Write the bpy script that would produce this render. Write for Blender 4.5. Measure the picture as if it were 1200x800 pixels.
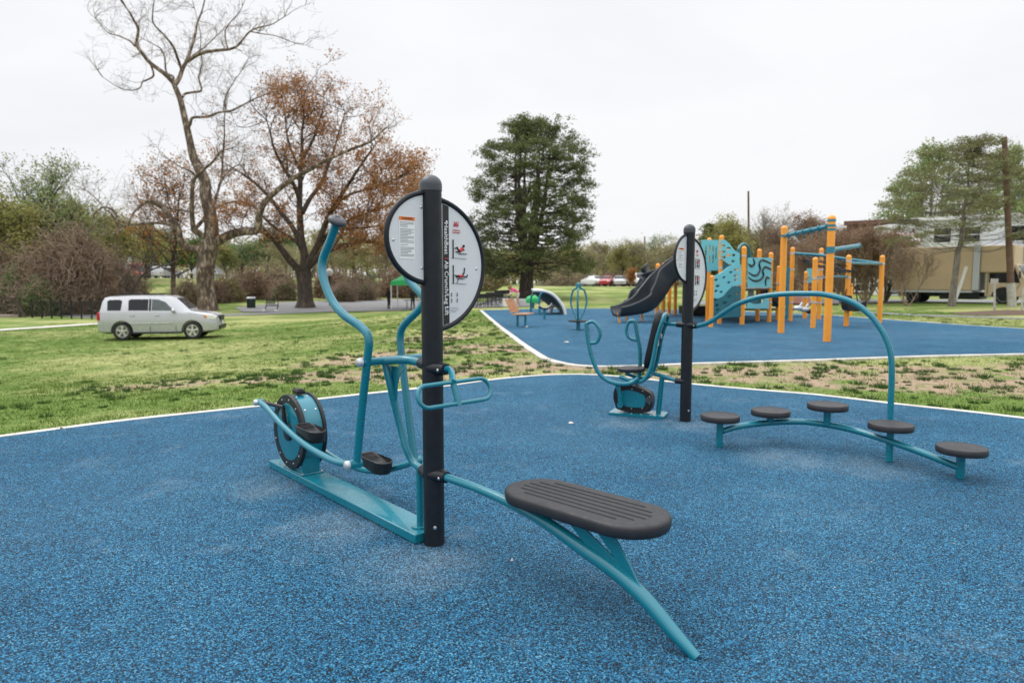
import bpy, bmesh, math, random
import numpy as np
from mathutils import Vector, Matrix, Euler
R = math.radians
rng = np.random.default_rng(11)
random.seed(5)
for o in list(bpy.data.objects): bpy.data.objects.remove(o)
SKYZ = 22.0
SC = bpy.context.scene
COL = SC.collection

# ---------------------------------------------------------------- camera model
CAMH, PITCH, F = 1.6, R(5.0), 800.0
FW = Vector((0, math.cos(PITCH), -math.sin(PITCH))); UP = Vector((0, math.sin(PITCH), math.cos(PITCH)))
CAM = Vector((0, 0, CAMH))
def ray(px, py): return Vector((1, 0, 0))*((px-600)/F) + FW - UP*((py-400)/F)
def G(px, py, z=0.0):
    r = ray(px, py); t = (z-CAMH)/r.z; return CAM + r*t
def PD(px, py, D):
    r = ray(px, py); return CAM + r*(D/r.y)
def PW(px, py, o, u, w=0.0):
    """point seen at px,py on the upright plane through o along u, shifted w sideways"""
    n = Vector((-u.y, u.x, 0)); r = ray(px, py); q = Vector((o.x, o.y, 0)) + n*w
    t = (q-CAM).dot(n)/r.dot(n); return CAM + r*t

# ---------------------------------------------------------------- terrain
def sm(t):
    t = min(1.0, max(0.0, t)); return t*t*(3-2*t)
EDGE = [(-40, -3), (-16, 1.2), (-5.3, 6.9), (-0.8, 11.5), (0.8, 14.0), (-1.7, 39.5), (-1.7, 43)]
def left_of_pads(x, y):
    best = 1e9
    for (ax, ay), (bx, by) in zip(EDGE, EDGE[1:]):
        dx, dy = bx-ax, by-ay; t = min(1, max(0, ((x-ax)*dx+(y-ay)*dy)/(dx*dx+dy*dy)))
        qx, qy = ax+dx*t, ay+dy*t; d = math.hypot(x-qx, y-qy)
        if d < best: best = d; s = dx*(y-ay)-dy*(x-ax); side = s
    if y > 43 and x > -1.7: return 0.0
    return best if side > 0 else 0.0
def H(x, y):
    d = left_of_pads(x, y)
    h = -0.75*sm(d/13.0)
    h += 1.0*sm((y-43)/50.0)
    h += 0.30*sm((x-16)/12)*sm((y-24)/14)*(1-sm((y-43)/50.0))
    if x < -4: h += 1.9*sm((y-66)/34.0)*sm((-x-10)/12)
    return h - 0.035
def T(px, py):
    """where the line of sight through px,py meets the ground"""
    r = ray(px, py); t = 3.0; last = t
    while t < 400:
        p = CAM + r*t
        if p.z < H(p.x, p.y):
            a, b = last, t
            for _ in range(25):
                m = (a+b)/2; p = CAM+r*m
                if p.z < H(p.x, p.y): b = m
                else: a = m
            p = CAM+r*b; p.z = H(p.x, p.y); return p
        last = t; t += 0.25 if t < 60 else 1.0
    p = CAM+r*150; p.z = H(p.x, p.y); return p
def TD(px, D):
    """ground point at forward distance D under picture column px"""
    x = (px-600)/F*D*1.0; return Vector((x, D, H(x, D)))

# ---------------------------------------------------------------- materials
def newmat(name):
    m = bpy.data.materials.new(name); m.use_nodes = True
    nt = m.node_tree; b = nt.nodes['Principled BSDF']; return m, nt, b
def L(nt, a, b): nt.links.new(a, b)
def node(nt, t, **kw):
    n = nt.nodes.new(t)
    for k, v in kw.items():
        if k in n.inputs: n.inputs[k].default_value = v
        else: setattr(n, k, v)
    return n
def ramp(nt, fac, stops, interp='LINEAR'):
    r = nt.nodes.new('ShaderNodeValToRGB'); r.color_ramp.interpolation = interp
    e = r.color_ramp.elements
    while len(e) < len(stops): e.new(0.5)
    for i, (p, c) in enumerate(stops):
        e[i].position = p; e[i].color = (c[0], c[1], c[2], 1) if hasattr(c, '__len__') else (c, c, c, 1)
    L(nt, fac, r.inputs[0]); return r
def coords(nt, kind='Object'):
    return nt.nodes.new('ShaderNodeTexCoord').outputs[kind]
def mixc(nt, fac, a, b, mode='MIX'):
    m = nt.nodes.new('ShaderNodeMix'); m.data_type = 'RGBA'; m.blend_type = mode
    for sock, v in ((m.inputs[0], fac), (m.inputs[6], a), (m.inputs[7], b)):
        if hasattr(v, 'is_output') or hasattr(v, 'links'): L(nt, v, sock)
        elif hasattr(v, '__len__'): sock.default_value = (*v[:3], 1)
        else: sock.default_value = v
    return m.outputs[2]
def bump(nt, b, h, strength=0.3, dist=0.01):
    n = node(nt, 'ShaderNodeBump'); n.inputs['Strength'].default_value = strength; n.inputs['Distance'].default_value = dist
    L(nt, h, n.inputs['Height']); L(nt, n.outputs[0], b.inputs['Normal'])
def noise(nt, co, scale, detail=3, rough=0.55, dist=0.0):
    n = node(nt, 'ShaderNodeTexNoise', Scale=scale, Detail=detail, Roughness=rough, Distortion=dist); L(nt, co, n.inputs['Vector']); return n.outputs['Fac']
def solid(name, col, rough=0.5, metal=0.0, var=0.12, vscale=6.0, bmp=0.0, bscale=200.0, coat=0.0, spec=0.5):
    m, nt, b = newmat(name); co = coords(nt)
    f = noise(nt, co, vscale, 5, 0.65)
    lo = tuple(c*(1-var) for c in col); hi = tuple(min(1, c*(1+var)+0.004) for c in col)
    r = ramp(nt, f, [(0.3, lo), (0.7, hi)]); L(nt, r.outputs[0], b.inputs['Base Color'])
    rr = ramp(nt, noise(nt, co, vscale*3.1, 4), [(0.3, max(0.02, rough-0.07)), (0.7, min(1, rough+0.08))]); L(nt, rr.outputs[0], b.inputs['Roughness'])
    b.inputs['Metallic'].default_value = metal; b.inputs['Coat Weight'].default_value = coat
    b.inputs['Specular IOR Level'].default_value = spec
    if bmp: bump(nt, b, noise(nt, co, bscale, 3), bmp, 0.002)
    return m
def leafmat(name, cols, trans=0.3):
    m, nt, b = newmat(name)
    g = nt.nodes.new('ShaderNodeNewGeometry')
    r = ramp(nt, g.outputs['Random Per Island'], [(i/(len(cols)-1), c) for i, c in enumerate(cols)])
    f = noise(nt, coords(nt), 0.5, 2)
    c = mixc(nt, f, r.outputs[0], cols[0]); L(nt, c, b.inputs['Base Color']); b.inputs['Roughness'].default_value = 0.6
    b.inputs['Specular IOR Level'].default_value = 0.25
    t = nt.nodes.new('ShaderNodeBsdfTranslucent'); L(nt, c, t.inputs['Color'])
    mx = nt.nodes.new('ShaderNodeMixShader'); mx.inputs[0].default_value = trans
    L(nt, b.outputs[0], mx.inputs[1]); L(nt, t.outputs[0], mx.inputs[2]); L(nt, mx.outputs[0], nt.nodes['Material Output'].inputs[0])
    return m
def barkmat(name, a, b_, c, scale=1.5, zs=0.35):
    m, nt, b = newmat(name); co = coords(nt)
    mp = node(nt, 'ShaderNodeMapping'); mp.inputs['Scale'].default_value = (1, 1, zs); L(nt, co, mp.inputs[0])
    f = noise(nt, mp.outputs[0], scale*4, 6, 0.7, 0.6); r = ramp(nt, f, [(0.32, a), (0.5, b_), (0.66, c)]); L(nt, r.outputs[0], b.inputs['Base Color'])
    b.inputs['Roughness'].default_value = 0.9; bump(nt, b, f, 0.9, 0.06); return m

M = {}
def build_materials():
    M['teal'] = solid('teal powder coat', (0.004, 0.180, 0.245), 0.27, 0.0, 0.03, 3, 0.0, 300, coat=0.4)
    M['teal_dark'] = solid('deep teal plastic', (0.008, 0.13, 0.17), 0.42, 0, 0.08, 3)
    M['aqua'] = solid('light aqua plastic', (0.16, 0.54, 0.61), 0.45, 0, 0.05, 2)
    M['orange'] = solid('orange powder coat', (0.95, 0.35, 0.030), 0.38, 0, 0.07, 2, coat=0.2)
    M['post'] = solid('charcoal powder coat', (0.008, 0.010, 0.015), 0.42, 0, 0.15, 14, 0.10, 500, spec=0.35)
    M['cap'] = solid('dark grey cast cap', (0.05, 0.055, 0.065), 0.42, 0, 0.12, 20, 0.12, 260)
    M['black'] = solid('black plastic', (0.010, 0.011, 0.013), 0.42, 0, 0.2, 12, 0.08, 300, spec=0.4)
    M['pad'] = solid('charcoal moulded rubber', (0.018, 0.018, 0.022), 0.50, 0, 0.16, 9, 0.18, 380)
    M['steel'] = solid('brushed steel', (0.62, 0.63, 0.64), 0.3, 0.9, 0.05, 30)
    M['zinc'] = solid('galvanised steel', (0.55, 0.57, 0.60), 0.4, 0.5, 0.08, 30)
    M['sign'] = solid('brushed aluminium sign face', (0.68, 0.69, 0.71), 0.42, 0.1, 0.03, 60)
    M['signblack'] = solid('black print', (0.012, 0.013, 0.015), 0.5)
    M['signwhite'] = solid('white print', (0.85, 0.85, 0.84), 0.5, 0, 0.01)
    M['signred'] = solid('red print', (0.62, 0.03, 0.05), 0.5)
    M['signorange'] = solid('orange print', (0.80, 0.20, 0.03), 0.5)
    M['signgrey'] = solid('grey print', (0.30, 0.31, 0.33), 0.5)
    M['slide'] = solid('dark grey moulded slide plastic', (0.030, 0.036, 0.043), 0.42, 0, 0.12, 1.5)
    M['white'] = solid('white paint', (0.78, 0.78, 0.76), 0.5, 0, 0.05, 3)
    M['concrete'] = solid('pale concrete', (0.58, 0.55, 0.49), 0.85, 0, 0.24, 3.5, 0.3, 60)
    M['wood'] = solid('tan slat timber', (0.56, 0.29, 0.155), 0.6, 0, 0.2, 4)
    M['darkwood'] = solid('weathered dark timber', (0.055, 0.040, 0.030), 0.8, 0, 0.3, 2)
    M['polewood'] = solid('utility pole timber', (0.13, 0.075, 0.050), 0.85, 0, 0.3, 3)
    M['palewrap'] = solid('pale sleeve', (0.42, 0.40, 0.37), 0.8, 0, 0.35, 9)
    M['tyre'] = solid('tyre rubber', (0.018, 0.018, 0.018), 0.8)
    M['rim'] = solid('alloy wheel', (0.60, 0.60, 0.60), 0.3, 0.7)
    M['suvpaint'] = solid('silver car paint', (0.47, 0.48, 0.505), 0.26, 0.35, 0.02, 2, coat=0.8)
    M['redpaint'] = solid('red car paint', (0.42, 0.02, 0.025), 0.3, 0.1, 0.02, 2, coat=0.8)
    M['whitepaint'] = solid('white car paint', (0.72, 0.72, 0.72), 0.3, 0.0, 0.02, 2, coat=0.8)
    M['darkpaint'] = solid('dark car paint', (0.03, 0.035, 0.045), 0.3, 0.1, 0.02, 2, coat=0.8)
    M['glass'] = solid('tinted car glass', (0.012, 0.015, 0.018), 0.10, 0.0, 0.05, 2, spec=0.3)
    M['glassclear'] = solid('car glass', (0.05, 0.07, 0.07), 0.06, 0.0, 0.3, 2, spec=0.8)
    M['lamp'] = solid('headlamp glass', (0.75, 0.75, 0.72), 0.12)
    M['redlamp'] = solid('tail lamp', (0.45, 0.01, 0.015), 0.2)
    M['amber'] = solid('amber marker', (0.75, 0.20, 0.03), 0.25)
    M['tan'] = solid('tan truck paint', (0.56, 0.42, 0.27), 0.45, 0, 0.05, 1)
    M['cream'] = solid('cream cab paint', (0.60, 0.47, 0.32), 0.35, 0, 0.04, 1, coat=0.4)
    M['siding'] = solid('white siding', (0.68, 0.70, 0.70), 0.7, 0, 0.05, 1)
    M['skin'] = solid('skin', (0.48, 0.27, 0.19), 0.55)
    M['skindark'] = solid('dark skin', (0.12, 0.06, 0.04), 0.55)
    M['pink'] = solid('pink cloth', (0.80, 0.08, 0.30), 0.8)
    M['paleCloth'] = solid('pale cloth', (0.60, 0.55, 0.52), 0.85)
    M['blackcloth'] = solid('black cloth', (0.012, 0.012, 0.014), 0.85)
    M['hair'] = solid('light brown hair', (0.20, 0.09, 0.04), 0.7)
    M['green'] = solid('green canopy cloth', (0.02, 0.42, 0.12), 0.6, 0, 0.08, 2)
    M['bingreen'] = solid('dark green bin', (0.010, 0.028, 0.018), 0.5)
    M['shellgrey'] = solid('blue grey shell lining', (0.10, 0.135, 0.15), 0.6)
    M['yellow'] = solid('yellow road sign', (0.75, 0.50, 0.03), 0.5)
    M['litter'] = solid('scrap paper', (0.70, 0.66, 0.60), 0.8)
    # tree stuff
    M['sycbark'] = barkmat('sycamore bark', (0.045, 0.032, 0.024), (0.12, 0.085, 0.062), (0.50, 0.41, 0.32), 0.9, 0.4)
    M['oakbark'] = barkmat('oak bark', (0.028, 0.021, 0.017), (0.065, 0.048, 0.038), (0.13, 0.10, 0.08), 1.2)
    M['darkbark'] = barkmat('dark bark', (0.020, 0.016, 0.013), (0.05, 0.038, 0.03), (0.10, 0.08, 0.065), 1.5)
    M['greybark'] = barkmat('grey bark', (0.10, 0.085, 0.072), (0.19, 0.165, 0.14), (0.30, 0.26, 0.23), 1.5)
    M['vine'] = barkmat('dry vine stems', (0.12, 0.085, 0.06), (0.28, 0.20, 0.145), (0.50, 0.38, 0.28), 2.0, 1.0)
    M['l_brown'] = leafmat('dry oak leaves', [(0.28, 0.125, 0.045), (0.50, 0.245, 0.09), (0.68, 0.39, 0.16)], 0.45)
    M['l_cedar'] = leafmat('cedar needles', [(0.085, 0.11, 0.04), (0.165, 0.195, 0.07), (0.27, 0.29, 0.115)], 0.3)
    M['l_pine'] = leafmat('pine needles', [(0.15, 0.155, 0.065), (0.25, 0.25, 0.11), (0.36, 0.35, 0.17)], 0.25)
    M['l_fresh'] = leafmat('fresh spring leaves', [(0.20, 0.26, 0.10), (0.32, 0.39, 0.17), (0.43, 0.50, 0.25)], 0.4)
    M['l_yellow'] = leafmat('yellow green buds', [(0.24, 0.235, 0.075), (0.38, 0.36, 0.12), (0.50, 0.47, 0.20)], 0.4)
    M['l_dull'] = leafmat('dull olive buds', [(0.26, 0.235, 0.12), (0.39, 0.355, 0.19), (0.50, 0.46, 0.28)], 0.3)
    M['l_red'] = leafmat('reddish brown buds', [(0.20, 0.125, 0.075), (0.34, 0.215, 0.13), (0.47, 0.32, 0.20)], 0.3)
    M['l_green'] = leafmat('mid green leaves', [(0.075, 0.135, 0.038), (0.13, 0.22, 0.06), (0.20, 0.31, 0.10)], 0.3)
    M['l_pinkb'] = leafmat('pink blossom', [(0.45, 0.16, 0.18), (0.55, 0.25, 0.27)], 0.3)
    M['blade'] = leafmat('grass blades', [(0.055, 0.115, 0.014), (0.14, 0.225, 0.035), (0.34, 0.38, 0.11)], 0.35)
    M['tuft'] = leafmat('dark weed blades', [(0.025, 0.065, 0.012), (0.05, 0.12, 0.024), (0.11, 0.19, 0.045)], 0.3)
    # rubber surfacing
    m, nt, b = newmat('blue rubber granule surface'); co = coords(nt)
    nz = node(nt, 'ShaderNodeTexNoise', Scale=140.0, Detail=2.0); L(nt, co, nz.inputs['Vector'])
    ad = nt.nodes.new('ShaderNodeMix'); ad.data_type = 'VECTOR'; ad.inputs[0].default_value = 0.004
    L(nt, co, ad.inputs[4]); L(nt, nz.outputs['Color'], ad.inputs[5])
    v = node(nt, 'ShaderNodeTexVoronoi', Scale=175.0); L(nt, ad.outputs[1], v.inputs['Vector'])
    sep = nt.nodes.new('ShaderNodeSeparateColor'); L(nt, v.outputs['Color'], sep.inputs[0])
    patch = noise(nt, co, 0.7, 6, 0.62)
    th = nt.nodes.new('ShaderNodeMath'); th.operation = 'MULTIPLY_ADD'; th.inputs[1].default_value = 0.30; th.inputs[2].default_value = -0.15; L(nt, patch, th.inputs[0])
    sub = nt.nodes.new('ShaderNodeMath'); sub.operation = 'ADD'; L(nt, sep.outputs[0], sub.inputs[0]); L(nt, th.outputs[0], sub.inputs[1])
    r = ramp(nt, sub.outputs[0], [(0.0, (0.003, 0.006, 0.010)), (0.36, (0.003, 0.010, 0.018)), (0.44, (0.003, 0.058, 0.130)), (0.66, (0.006, 0.104, 0.222)), (0.88, (0.028, 0.205, 0.375)), (1.0, (0.13, 0.36, 0.50))])
    # dusty wear: a pale film with shapes of its own
    dust = ramp(nt, noise(nt, co, 1.6, 7, 0.7, 0.3), [(0.56, 0.0), (0.78, 0.30)])
    far = ramp(nt, noise(nt, co, 0.22, 4, 0.6), [(0.40, 0.0), (0.72, 0.14)])
    c1 = mixc(nt, dust.outputs[0], r.outputs[0], (0.27, 0.36, 0.42)); c2 = mixc(nt, far.outputs[0], c1, (0.16, 0.28, 0.37))
    # trodden, dusty spots at the foot of the machines
    acc = None
    for sx, sy, sr in ((-1.15, 4.35, .55), (-0.55, 3.75, .50), (2.5, 6.1, .55), (3.1, 5.8, .5), (2.0, 7.5, .45), (1.3, 7.6, .5), (-1.9, 5.2, .4)):
        dn = nt.nodes.new('ShaderNodeVectorMath'); dn.operation = 'DISTANCE'; L(nt, co, dn.inputs[0]); dn.inputs[1].default_value = (sx, sy, 0)
        mr = nt.nodes.new('ShaderNodeMapRange'); mr.inputs['From Min'].default_value = sr*1.5; mr.inputs['From Max'].default_value = sr*0.2; L(nt, dn.outputs['Value'], mr.inputs['Value'])
        if acc is None: acc = mr.outputs[0]
        else:
            mx_ = nt.nodes.new('ShaderNodeMath'); mx_.operation = 'MAXIMUM'; L(nt, acc, mx_.inputs[0]); L(nt, mr.outputs[0], mx_.inputs[1]); acc = mx_.outputs[0]
    ml = nt.nodes.new('ShaderNodeMath'); ml.operation = 'MULTIPLY'; L(nt, acc, ml.inputs[0]); L(nt, noise(nt, co, 3.5, 6, 0.7, 0.4), ml.inputs[1])
    dr = ramp(nt, ml.outputs[0], [(0.20, 0.0), (0.62, 0.28)]); gr = nt.nodes.new('ShaderNodeMath'); gr.operation = 'MULTIPLY'; L(nt, dr.outputs[0], gr.inputs[0]); L(nt, ramp(nt, sub.outputs[0], [(0.3, 0.35), (0.8, 1.0)]).outputs[0], gr.inputs[1])
    c2 = mixc(nt, gr.outputs[0], c2, (0.40, 0.47, 0.50))
    L(nt, c2, b.inputs['Base Color']); b.inputs['Roughness'].default_value = 0.78; b.inputs['Specular IOR Level'].default_value = 0.22
    bump(nt, b, v.outputs['Distance'], 0.8, 0.006); M['rubber'] = m
    # ground: grass, dry patches and bare earth
    m, nt, b = newmat('park lawn'); co = coords(nt)
    big = noise(nt, co, 0.16, 5, 0.6); mid = noise(nt, co, 1.5, 6, 0.7); fine = noise(nt, co, 26, 4, 0.7); vf = noise(nt, co, 90, 2, 0.6)
    g1 = ramp(nt, fine, [(0.28, (0.035, 0.085, 0.010)), (0.5, (0.095, 0.175, 0.028)), (0.72, (0.24, 0.31, 0.075))])
    g2 = ramp(nt, fine, [(0.28, (0.20, 0.22, 0.07)), (0.5, (0.36, 0.37, 0.145)), (0.72, (0.54, 0.50, 0.26))])
    dry = ramp(nt, big, [(0.43, 0.08), (0.57, 0.85)])
    gg = mixc(nt, dry.outputs[0], g1.outputs[0], g2.outputs[0])
    dirt = ramp(nt, vf, [(0.3, (0.24, 0.165, 0.11)), (0.7, (0.47, 0.355, 0.255))])
    at = nt.nodes.new('ShaderNodeAttribute'); at.attribute_name = 'bare'
    s1 = nt.nodes.new('ShaderNodeMath'); s1.operation = 'MULTIPLY_ADD'; L(nt, at.outputs['Fac'], s1.inputs[0]); s1.inputs[1].default_value = 0.30; L(nt, mid, s1.inputs[2])
    s2 = nt.nodes.new('ShaderNodeMath'); s2.operation = 'MULTIPLY_ADD'; L(nt, fine, s2.inputs[0]); s2.inputs[1].default_value = 0.22; L(nt, s1.outputs[0], s2.inputs[2])
    dm = ramp(nt, s2.outputs[0], [(0.78, 0.0), (0.93, 1.0)])
    gc = mixc(nt, dm.outputs[0], gg, dirt.outputs[0]); L(nt, gc, b.inputs['Base Color']); b.inputs['Roughness'].default_value = 0.95
    b.inputs['Specular IOR Level'].default_value = 0.15
    bump(nt, b, fine, 0.7, 0.03); M['lawn'] = m
    # asphalt, brick
    m, nt, b = newmat('grey asphalt'); co = coords(nt)
    a1 = ramp(nt, noise(nt, co, 60, 3, 0.7), [(0.3, (0.12, 0.12, 0.125)), (0.7, (0.24, 0.24, 0.245))]); a2 = noise(nt, co, 0.5, 5, 0.6)
    L(nt, mixc(nt, a2, a1.outputs[0], (0.25, 0.25, 0.25)), b.inputs['Base Color']); b.inputs['Roughness'].default_value = 0.85; M['asphalt'] = m
    m, nt, b = newmat('red brown brick'); co = coords(nt)
    br = node(nt, 'ShaderNodeTexBrick', Scale=4.0); br.inputs['Color1'].default_value = (0.115, 0.043, 0.032, 1); br.inputs['Color2'].default_value = (0.15, 0.06, 0.045, 1); br.inputs['Mortar'].default_value = (0.22, 0.17, 0.15, 1)
    mp = node(nt, 'ShaderNodeMapping'); mp.inputs['Rotation'].default_value = (R(90), 0, 0); L(nt, co, mp.inputs[0]); L(nt, mp.outputs[0], br.inputs['Vector'])
    L(nt, br.outputs[0], b.inputs['Base Color']); b.inputs['Roughness'].default_value = 0.9; M['brick'] = m
    m, nt, b = newmat('striped awning'); co = coords(nt)
    w = node(nt, 'ShaderNodeTexWave', Scale=1.2); w.wave_type = 'BANDS'; w.bands_direction = 'X'; L(nt, co, w.inputs['Vector'])
    r = ramp(nt, w.outputs['Fac'], [(0.45, (0.75, 0.74, 0.72)), (0.55, (0.42, 0.24, 0.26))]); L(nt, r.outputs[0], b.inputs['Base Color']); M['awning'] = m
    m, nt, b = newmat('mulch'); co = coords(nt)
    r = ramp(nt, noise(nt, co, 25, 5, 0.8), [(0.3, (0.05, 0.03, 0.02)), (0.7, (0.17, 0.11, 0.075))]); L(nt, r.outputs[0], b.inputs['Base Color']); b.inputs['Roughness'].default_value = 1; M['mulch'] = m
build_materials()

# ---------------------------------------------------------------- mesh helpers
def frame(d):
    d = d.normalized(); a = Vector((0, 0, 1)) if abs(d.z) < 0.9 else Vector((1, 0, 0))
    x = d.cross(a).normalized(); return x, x.cross(d).normalized()
def smooth_path(pts, k=6):
    pts = [Vector(p) for p in pts]
    if len(pts) < 3: return pts
    out = []
    P = [pts[0]*2-pts[1]] + pts + [pts[-1]*2-pts[-2]]
    for i in range(1, len(P)-2):
        p0, p1, p2, p3 = P[i-1:i+3]
        for j in range(k):
            t = j/k
            out.append(0.5*((2*p1)+(p2-p0)*t+(2*p0-5*p1+4*p2-p3)*t*t+(3*p1-p0-3*p2+p3)*t**3))
    out.append(pts[-1]); return out
class MB:
    def __init__(s): s.v = []; s.f = []; s.m = []; s.cur = 0
    def add(s, vs, fs):
        b = len(s.v); s.v.extend(Vector(x) for x in vs)
        for f in fs: s.f.append(tuple(i+b for i in f)); s.m.append(s.cur)
        return s
    def box(s, c, size, rz=0.0, mat=None):
        c = Vector(c); hx, hy, hz = [q/2 for q in size]
        m = mat if mat is not None else Matrix.Rotation(rz, 3, 'Z')
        vs = [c + m @ Vector((x*hx, y*hy, z*hz)) for z in (-1, 1) for y in (-1, 1) for x in (-1, 1)]
        return s.add(vs, [(0, 2, 3, 1), (4, 5, 7, 6), (0, 1, 5, 4), (2, 6, 7, 3), (0, 4, 6, 2), (1, 3, 7, 5)])
    def bar(s, a, b, w, h, up=Vector((0, 0, 1))):
        """square bar from a to b"""
        a, b = Vector(a), Vector(b); d = (b-a).normalized()
        if abs(d.dot(up)) > 0.98: up = Vector((0, 1, 0))
        x = d.cross(up).normalized(); z = x.cross(d).normalized()
        vs = [p + x*(i*w/2) + z*(j*h/2) for p in (a, b) for i, j in ((-1, -1), (1, -1), (1, 1), (-1, 1))]
        return s.add(vs, [(0, 1, 2, 3), (7, 6, 5, 4), (0, 4, 5, 1), (1, 5, 6, 2), (2, 6, 7, 3), (3, 7, 4, 0)])
    def tube(s, pts, r, seg=16, smooth=0, closed=False, cap=True):
        pts = smooth_path(pts, smooth) if smooth else [Vector(p) for p in pts]
        n = len(pts); rs = r if hasattr(r, '__len__') else [r]*n
        if len(rs) != n:
            rs = [float(np.interp(i/(n-1), np.linspace(0, 1, len(rs)), rs)) for i in range(n)]
        tan = []
        for i in range(n):
            if closed: t = pts[(i+1) % n]-pts[i-1]
            else: t = pts[min(i+1, n-1)]-pts[max(i-1, 0)]
            tan.append(t.normalized() if t.length > 1e-9 else Vector((0, 0, 1)))
        x, y = frame(tan[0]); vs = []
        for i in range(n):
            if i:
                x = (x - tan[i]*x.dot(tan[i]));
                x = x.normalized() if x.length > 1e-6 else frame(tan[i])[0]
            y = tan[i].cross(x)
            for k in range(seg):
                a = 2*math.pi*k/seg; vs.append(pts[i]+(x*math.cos(a)+y*math.sin(a))*rs[i])
        fs = []
        for i in range(n if closed else n-1):
            j = (i+1) % n
            for k in range(seg):
                fs.append((i*seg+k, i*seg+(k+1) % seg, j*seg+(k+1) % seg, j*seg+k))
        if cap and not closed:
            fs.append(tuple(range(seg))[::-1]); fs.append(tuple((n-1)*seg+k for k in range(seg)))
        return s.add(vs, fs)
    def lathe(s, prof, o, axis=Vector((0, 0, 1)), seg=24):
        """prof: (radius, height) pairs along axis from o"""
        o = Vector(o); axis = Vector(axis).normalized(); x, y = frame(axis); vs = []; n = len(prof)
        for r, h in prof:
            for k in range(seg):
                a = 2*math.pi*k/seg; vs.append(o+axis*h+(x*math.cos(a)+y*math.sin(a))*max(r, 1e-5))
        fs = [(i*seg+k, i*seg+(k+1) % seg, (i+1)*seg+(k+1) % seg, (i+1)*seg+k) for i in range(n-1) for k in range(seg)]
        fs.append(tuple(range(seg))[::-1]); fs.append(tuple((n-1)*seg+k for k in range(seg)))
        return s.add(vs, fs)
    def prism(s, poly, o, ax, ay, t, both=True):
        """poly of 2-D points in plane (o; ax, ay), thickness t along ax x ay"""
        o = Vector(o); n = Vector(ax).cross(Vector(ay)).normalized(); k = len(poly)
        vs = [o+Vector(ax)*p[0]+Vector(ay)*p[1]+n*z for z in (-t/2, t/2) for p in poly]
        fs = [tuple(range(k))[::-1], tuple(k+i for i in range(k))]
        fs += [(i, (i+1) % k, k+(i+1) % k, k+i) for i in range(k)]
        return s.add(vs, fs)
    def ball(s, c, r, seg=12, sc=(1, 1, 1)):
        c = Vector(c); prof = []; vs = []; n = seg//2
        for i in range(n+1):
            th = math.pi*i/n
            for k in range(seg):
                a = 2*math.pi*k/seg
                vs.append(c+Vector((math.sin(th)*math.cos(a)*r*sc[0]+1e-6*math.cos(a), math.sin(th)*math.sin(a)*r*sc[1]+1e-6*math.sin(a), -math.cos(th)*r*sc[2])))
        fs = [(i*seg+k, i*seg+(k+1) % seg, (i+1)*seg+(k+1) % seg, (i+1)*seg+k) for i in range(n) for k in range(seg)]
        fs.append(tuple(range(seg))[::-1]); fs.append(tuple(n*seg+k for k in range(seg)))
        return s.add(vs, fs)
    def text(s, string, o, ax, ay, size, align='LEFT', bold=0.0):
        cu = bpy.data.curves.new('t', 'FONT'); cu.body = string; cu.size = size; cu.align_x = align; cu.align_y = 'CENTER'; cu.offset = bold; cu.resolution_u = 3
        ob = bpy.data.objects.new('t', cu); COL.objects.link(ob); bpy.context.view_layer.update()
        me = ob.evaluated_get(bpy.context.evaluated_depsgraph_get()).to_mesh()
        vs = [Vector(o)+Vector(ax)*v.co.x+Vector(ay)*v.co.y for v in me.vertices]; fs = [tuple(p.vertices) for p in me.polygons]
        s.add(vs, fs); bpy.data.objects.remove(ob); bpy.data.curves.remove(cu); return s
    def build(s, name, mats, parent=None, origin=None, smooth=35, bevel=0.0, local=False, bseg=2):
        if not isinstance(mats, (list, tuple)): mats = [mats]
        if parent is not None and not local:
            origin = parent.get('_o'); 
            r = parent
            origin = Vector(r['_o'])
        elif parent is None and origin is None and not local:
            xs = [v.x for v in s.v]; ys = [v.y for v in s.v]; zs = [v.z for v in s.v]
            origin = Vector(((min(xs)+max(xs))/2, (min(ys)+max(ys))/2, min(zs)))
        if local or origin is None: origin = Vector((0, 0, 0))
        me = bpy.data.meshes.new(name); me.from_pydata([tuple(v-origin) for v in s.v], [], s.f)
        for m in mats: me.materials.append(m)
        if len(mats) > 1: me.polygons.foreach_set('material_index', s.m)
        bm = bmesh.new(); bm.from_mesh(me); bmesh.ops.recalc_face_normals(bm, faces=bm.faces); bm.to_mesh(me); bm.free()
        me.update()
        if smooth:
            me.shade_smooth(); me.set_sharp_from_angle(angle=R(smooth))
        ob = bpy.data.objects.new(name, me); COL.objects.link(ob)
        if parent is not None: ob.parent = parent; ob['_o'] = tuple(parent['_o'])
        else: ob.location = origin; ob['_o'] = tuple(origin)
        if bevel:
            md = ob.modifiers.new('b', 'BEVEL'); md.width = bevel; md.segments = bseg; md.limit_method = 'ANGLE'; md.angle_limit = R(40); md.harden_normals = False
        return ob
def tag(o, label=None, cat=None, group=None, kind=None):
    if label: o['label'] = label
    if cat: o['category'] = cat
    if group: o['group'] = group
    if kind: o['kind'] = kind
    return o
def thing(name, label, cat, loc=(0, 0, 0), rz=0.0, group=None, scale=1.0):
    o = bpy.data.objects.new(name, None); COL.objects.link(o); o.empty_display_size = 0.2
    o.location = loc; o.rotation_euler = (0, 0, rz); o.scale = (scale,)*3; o['_o'] = tuple(loc)
    return tag(o, label, cat, group)
def copy_tree(o, loc=None, rz=None, scale=None, label=None, group=None, parent=None):
    c = o.copy(); COL.objects.link(c)
    if parent is not None: c.parent = parent
    if loc is not None: c.location = loc
    if rz is not None: c.rotation_euler = (0, 0, rz)
    if scale is not None: c.scale = scale if hasattr(scale, '__len__') else (scale,)*3
    if label: c['label'] = label
    if group: c['group'] = group
    for ch in list(o.children): copy_tree(ch, parent=c)
    return c
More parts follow.
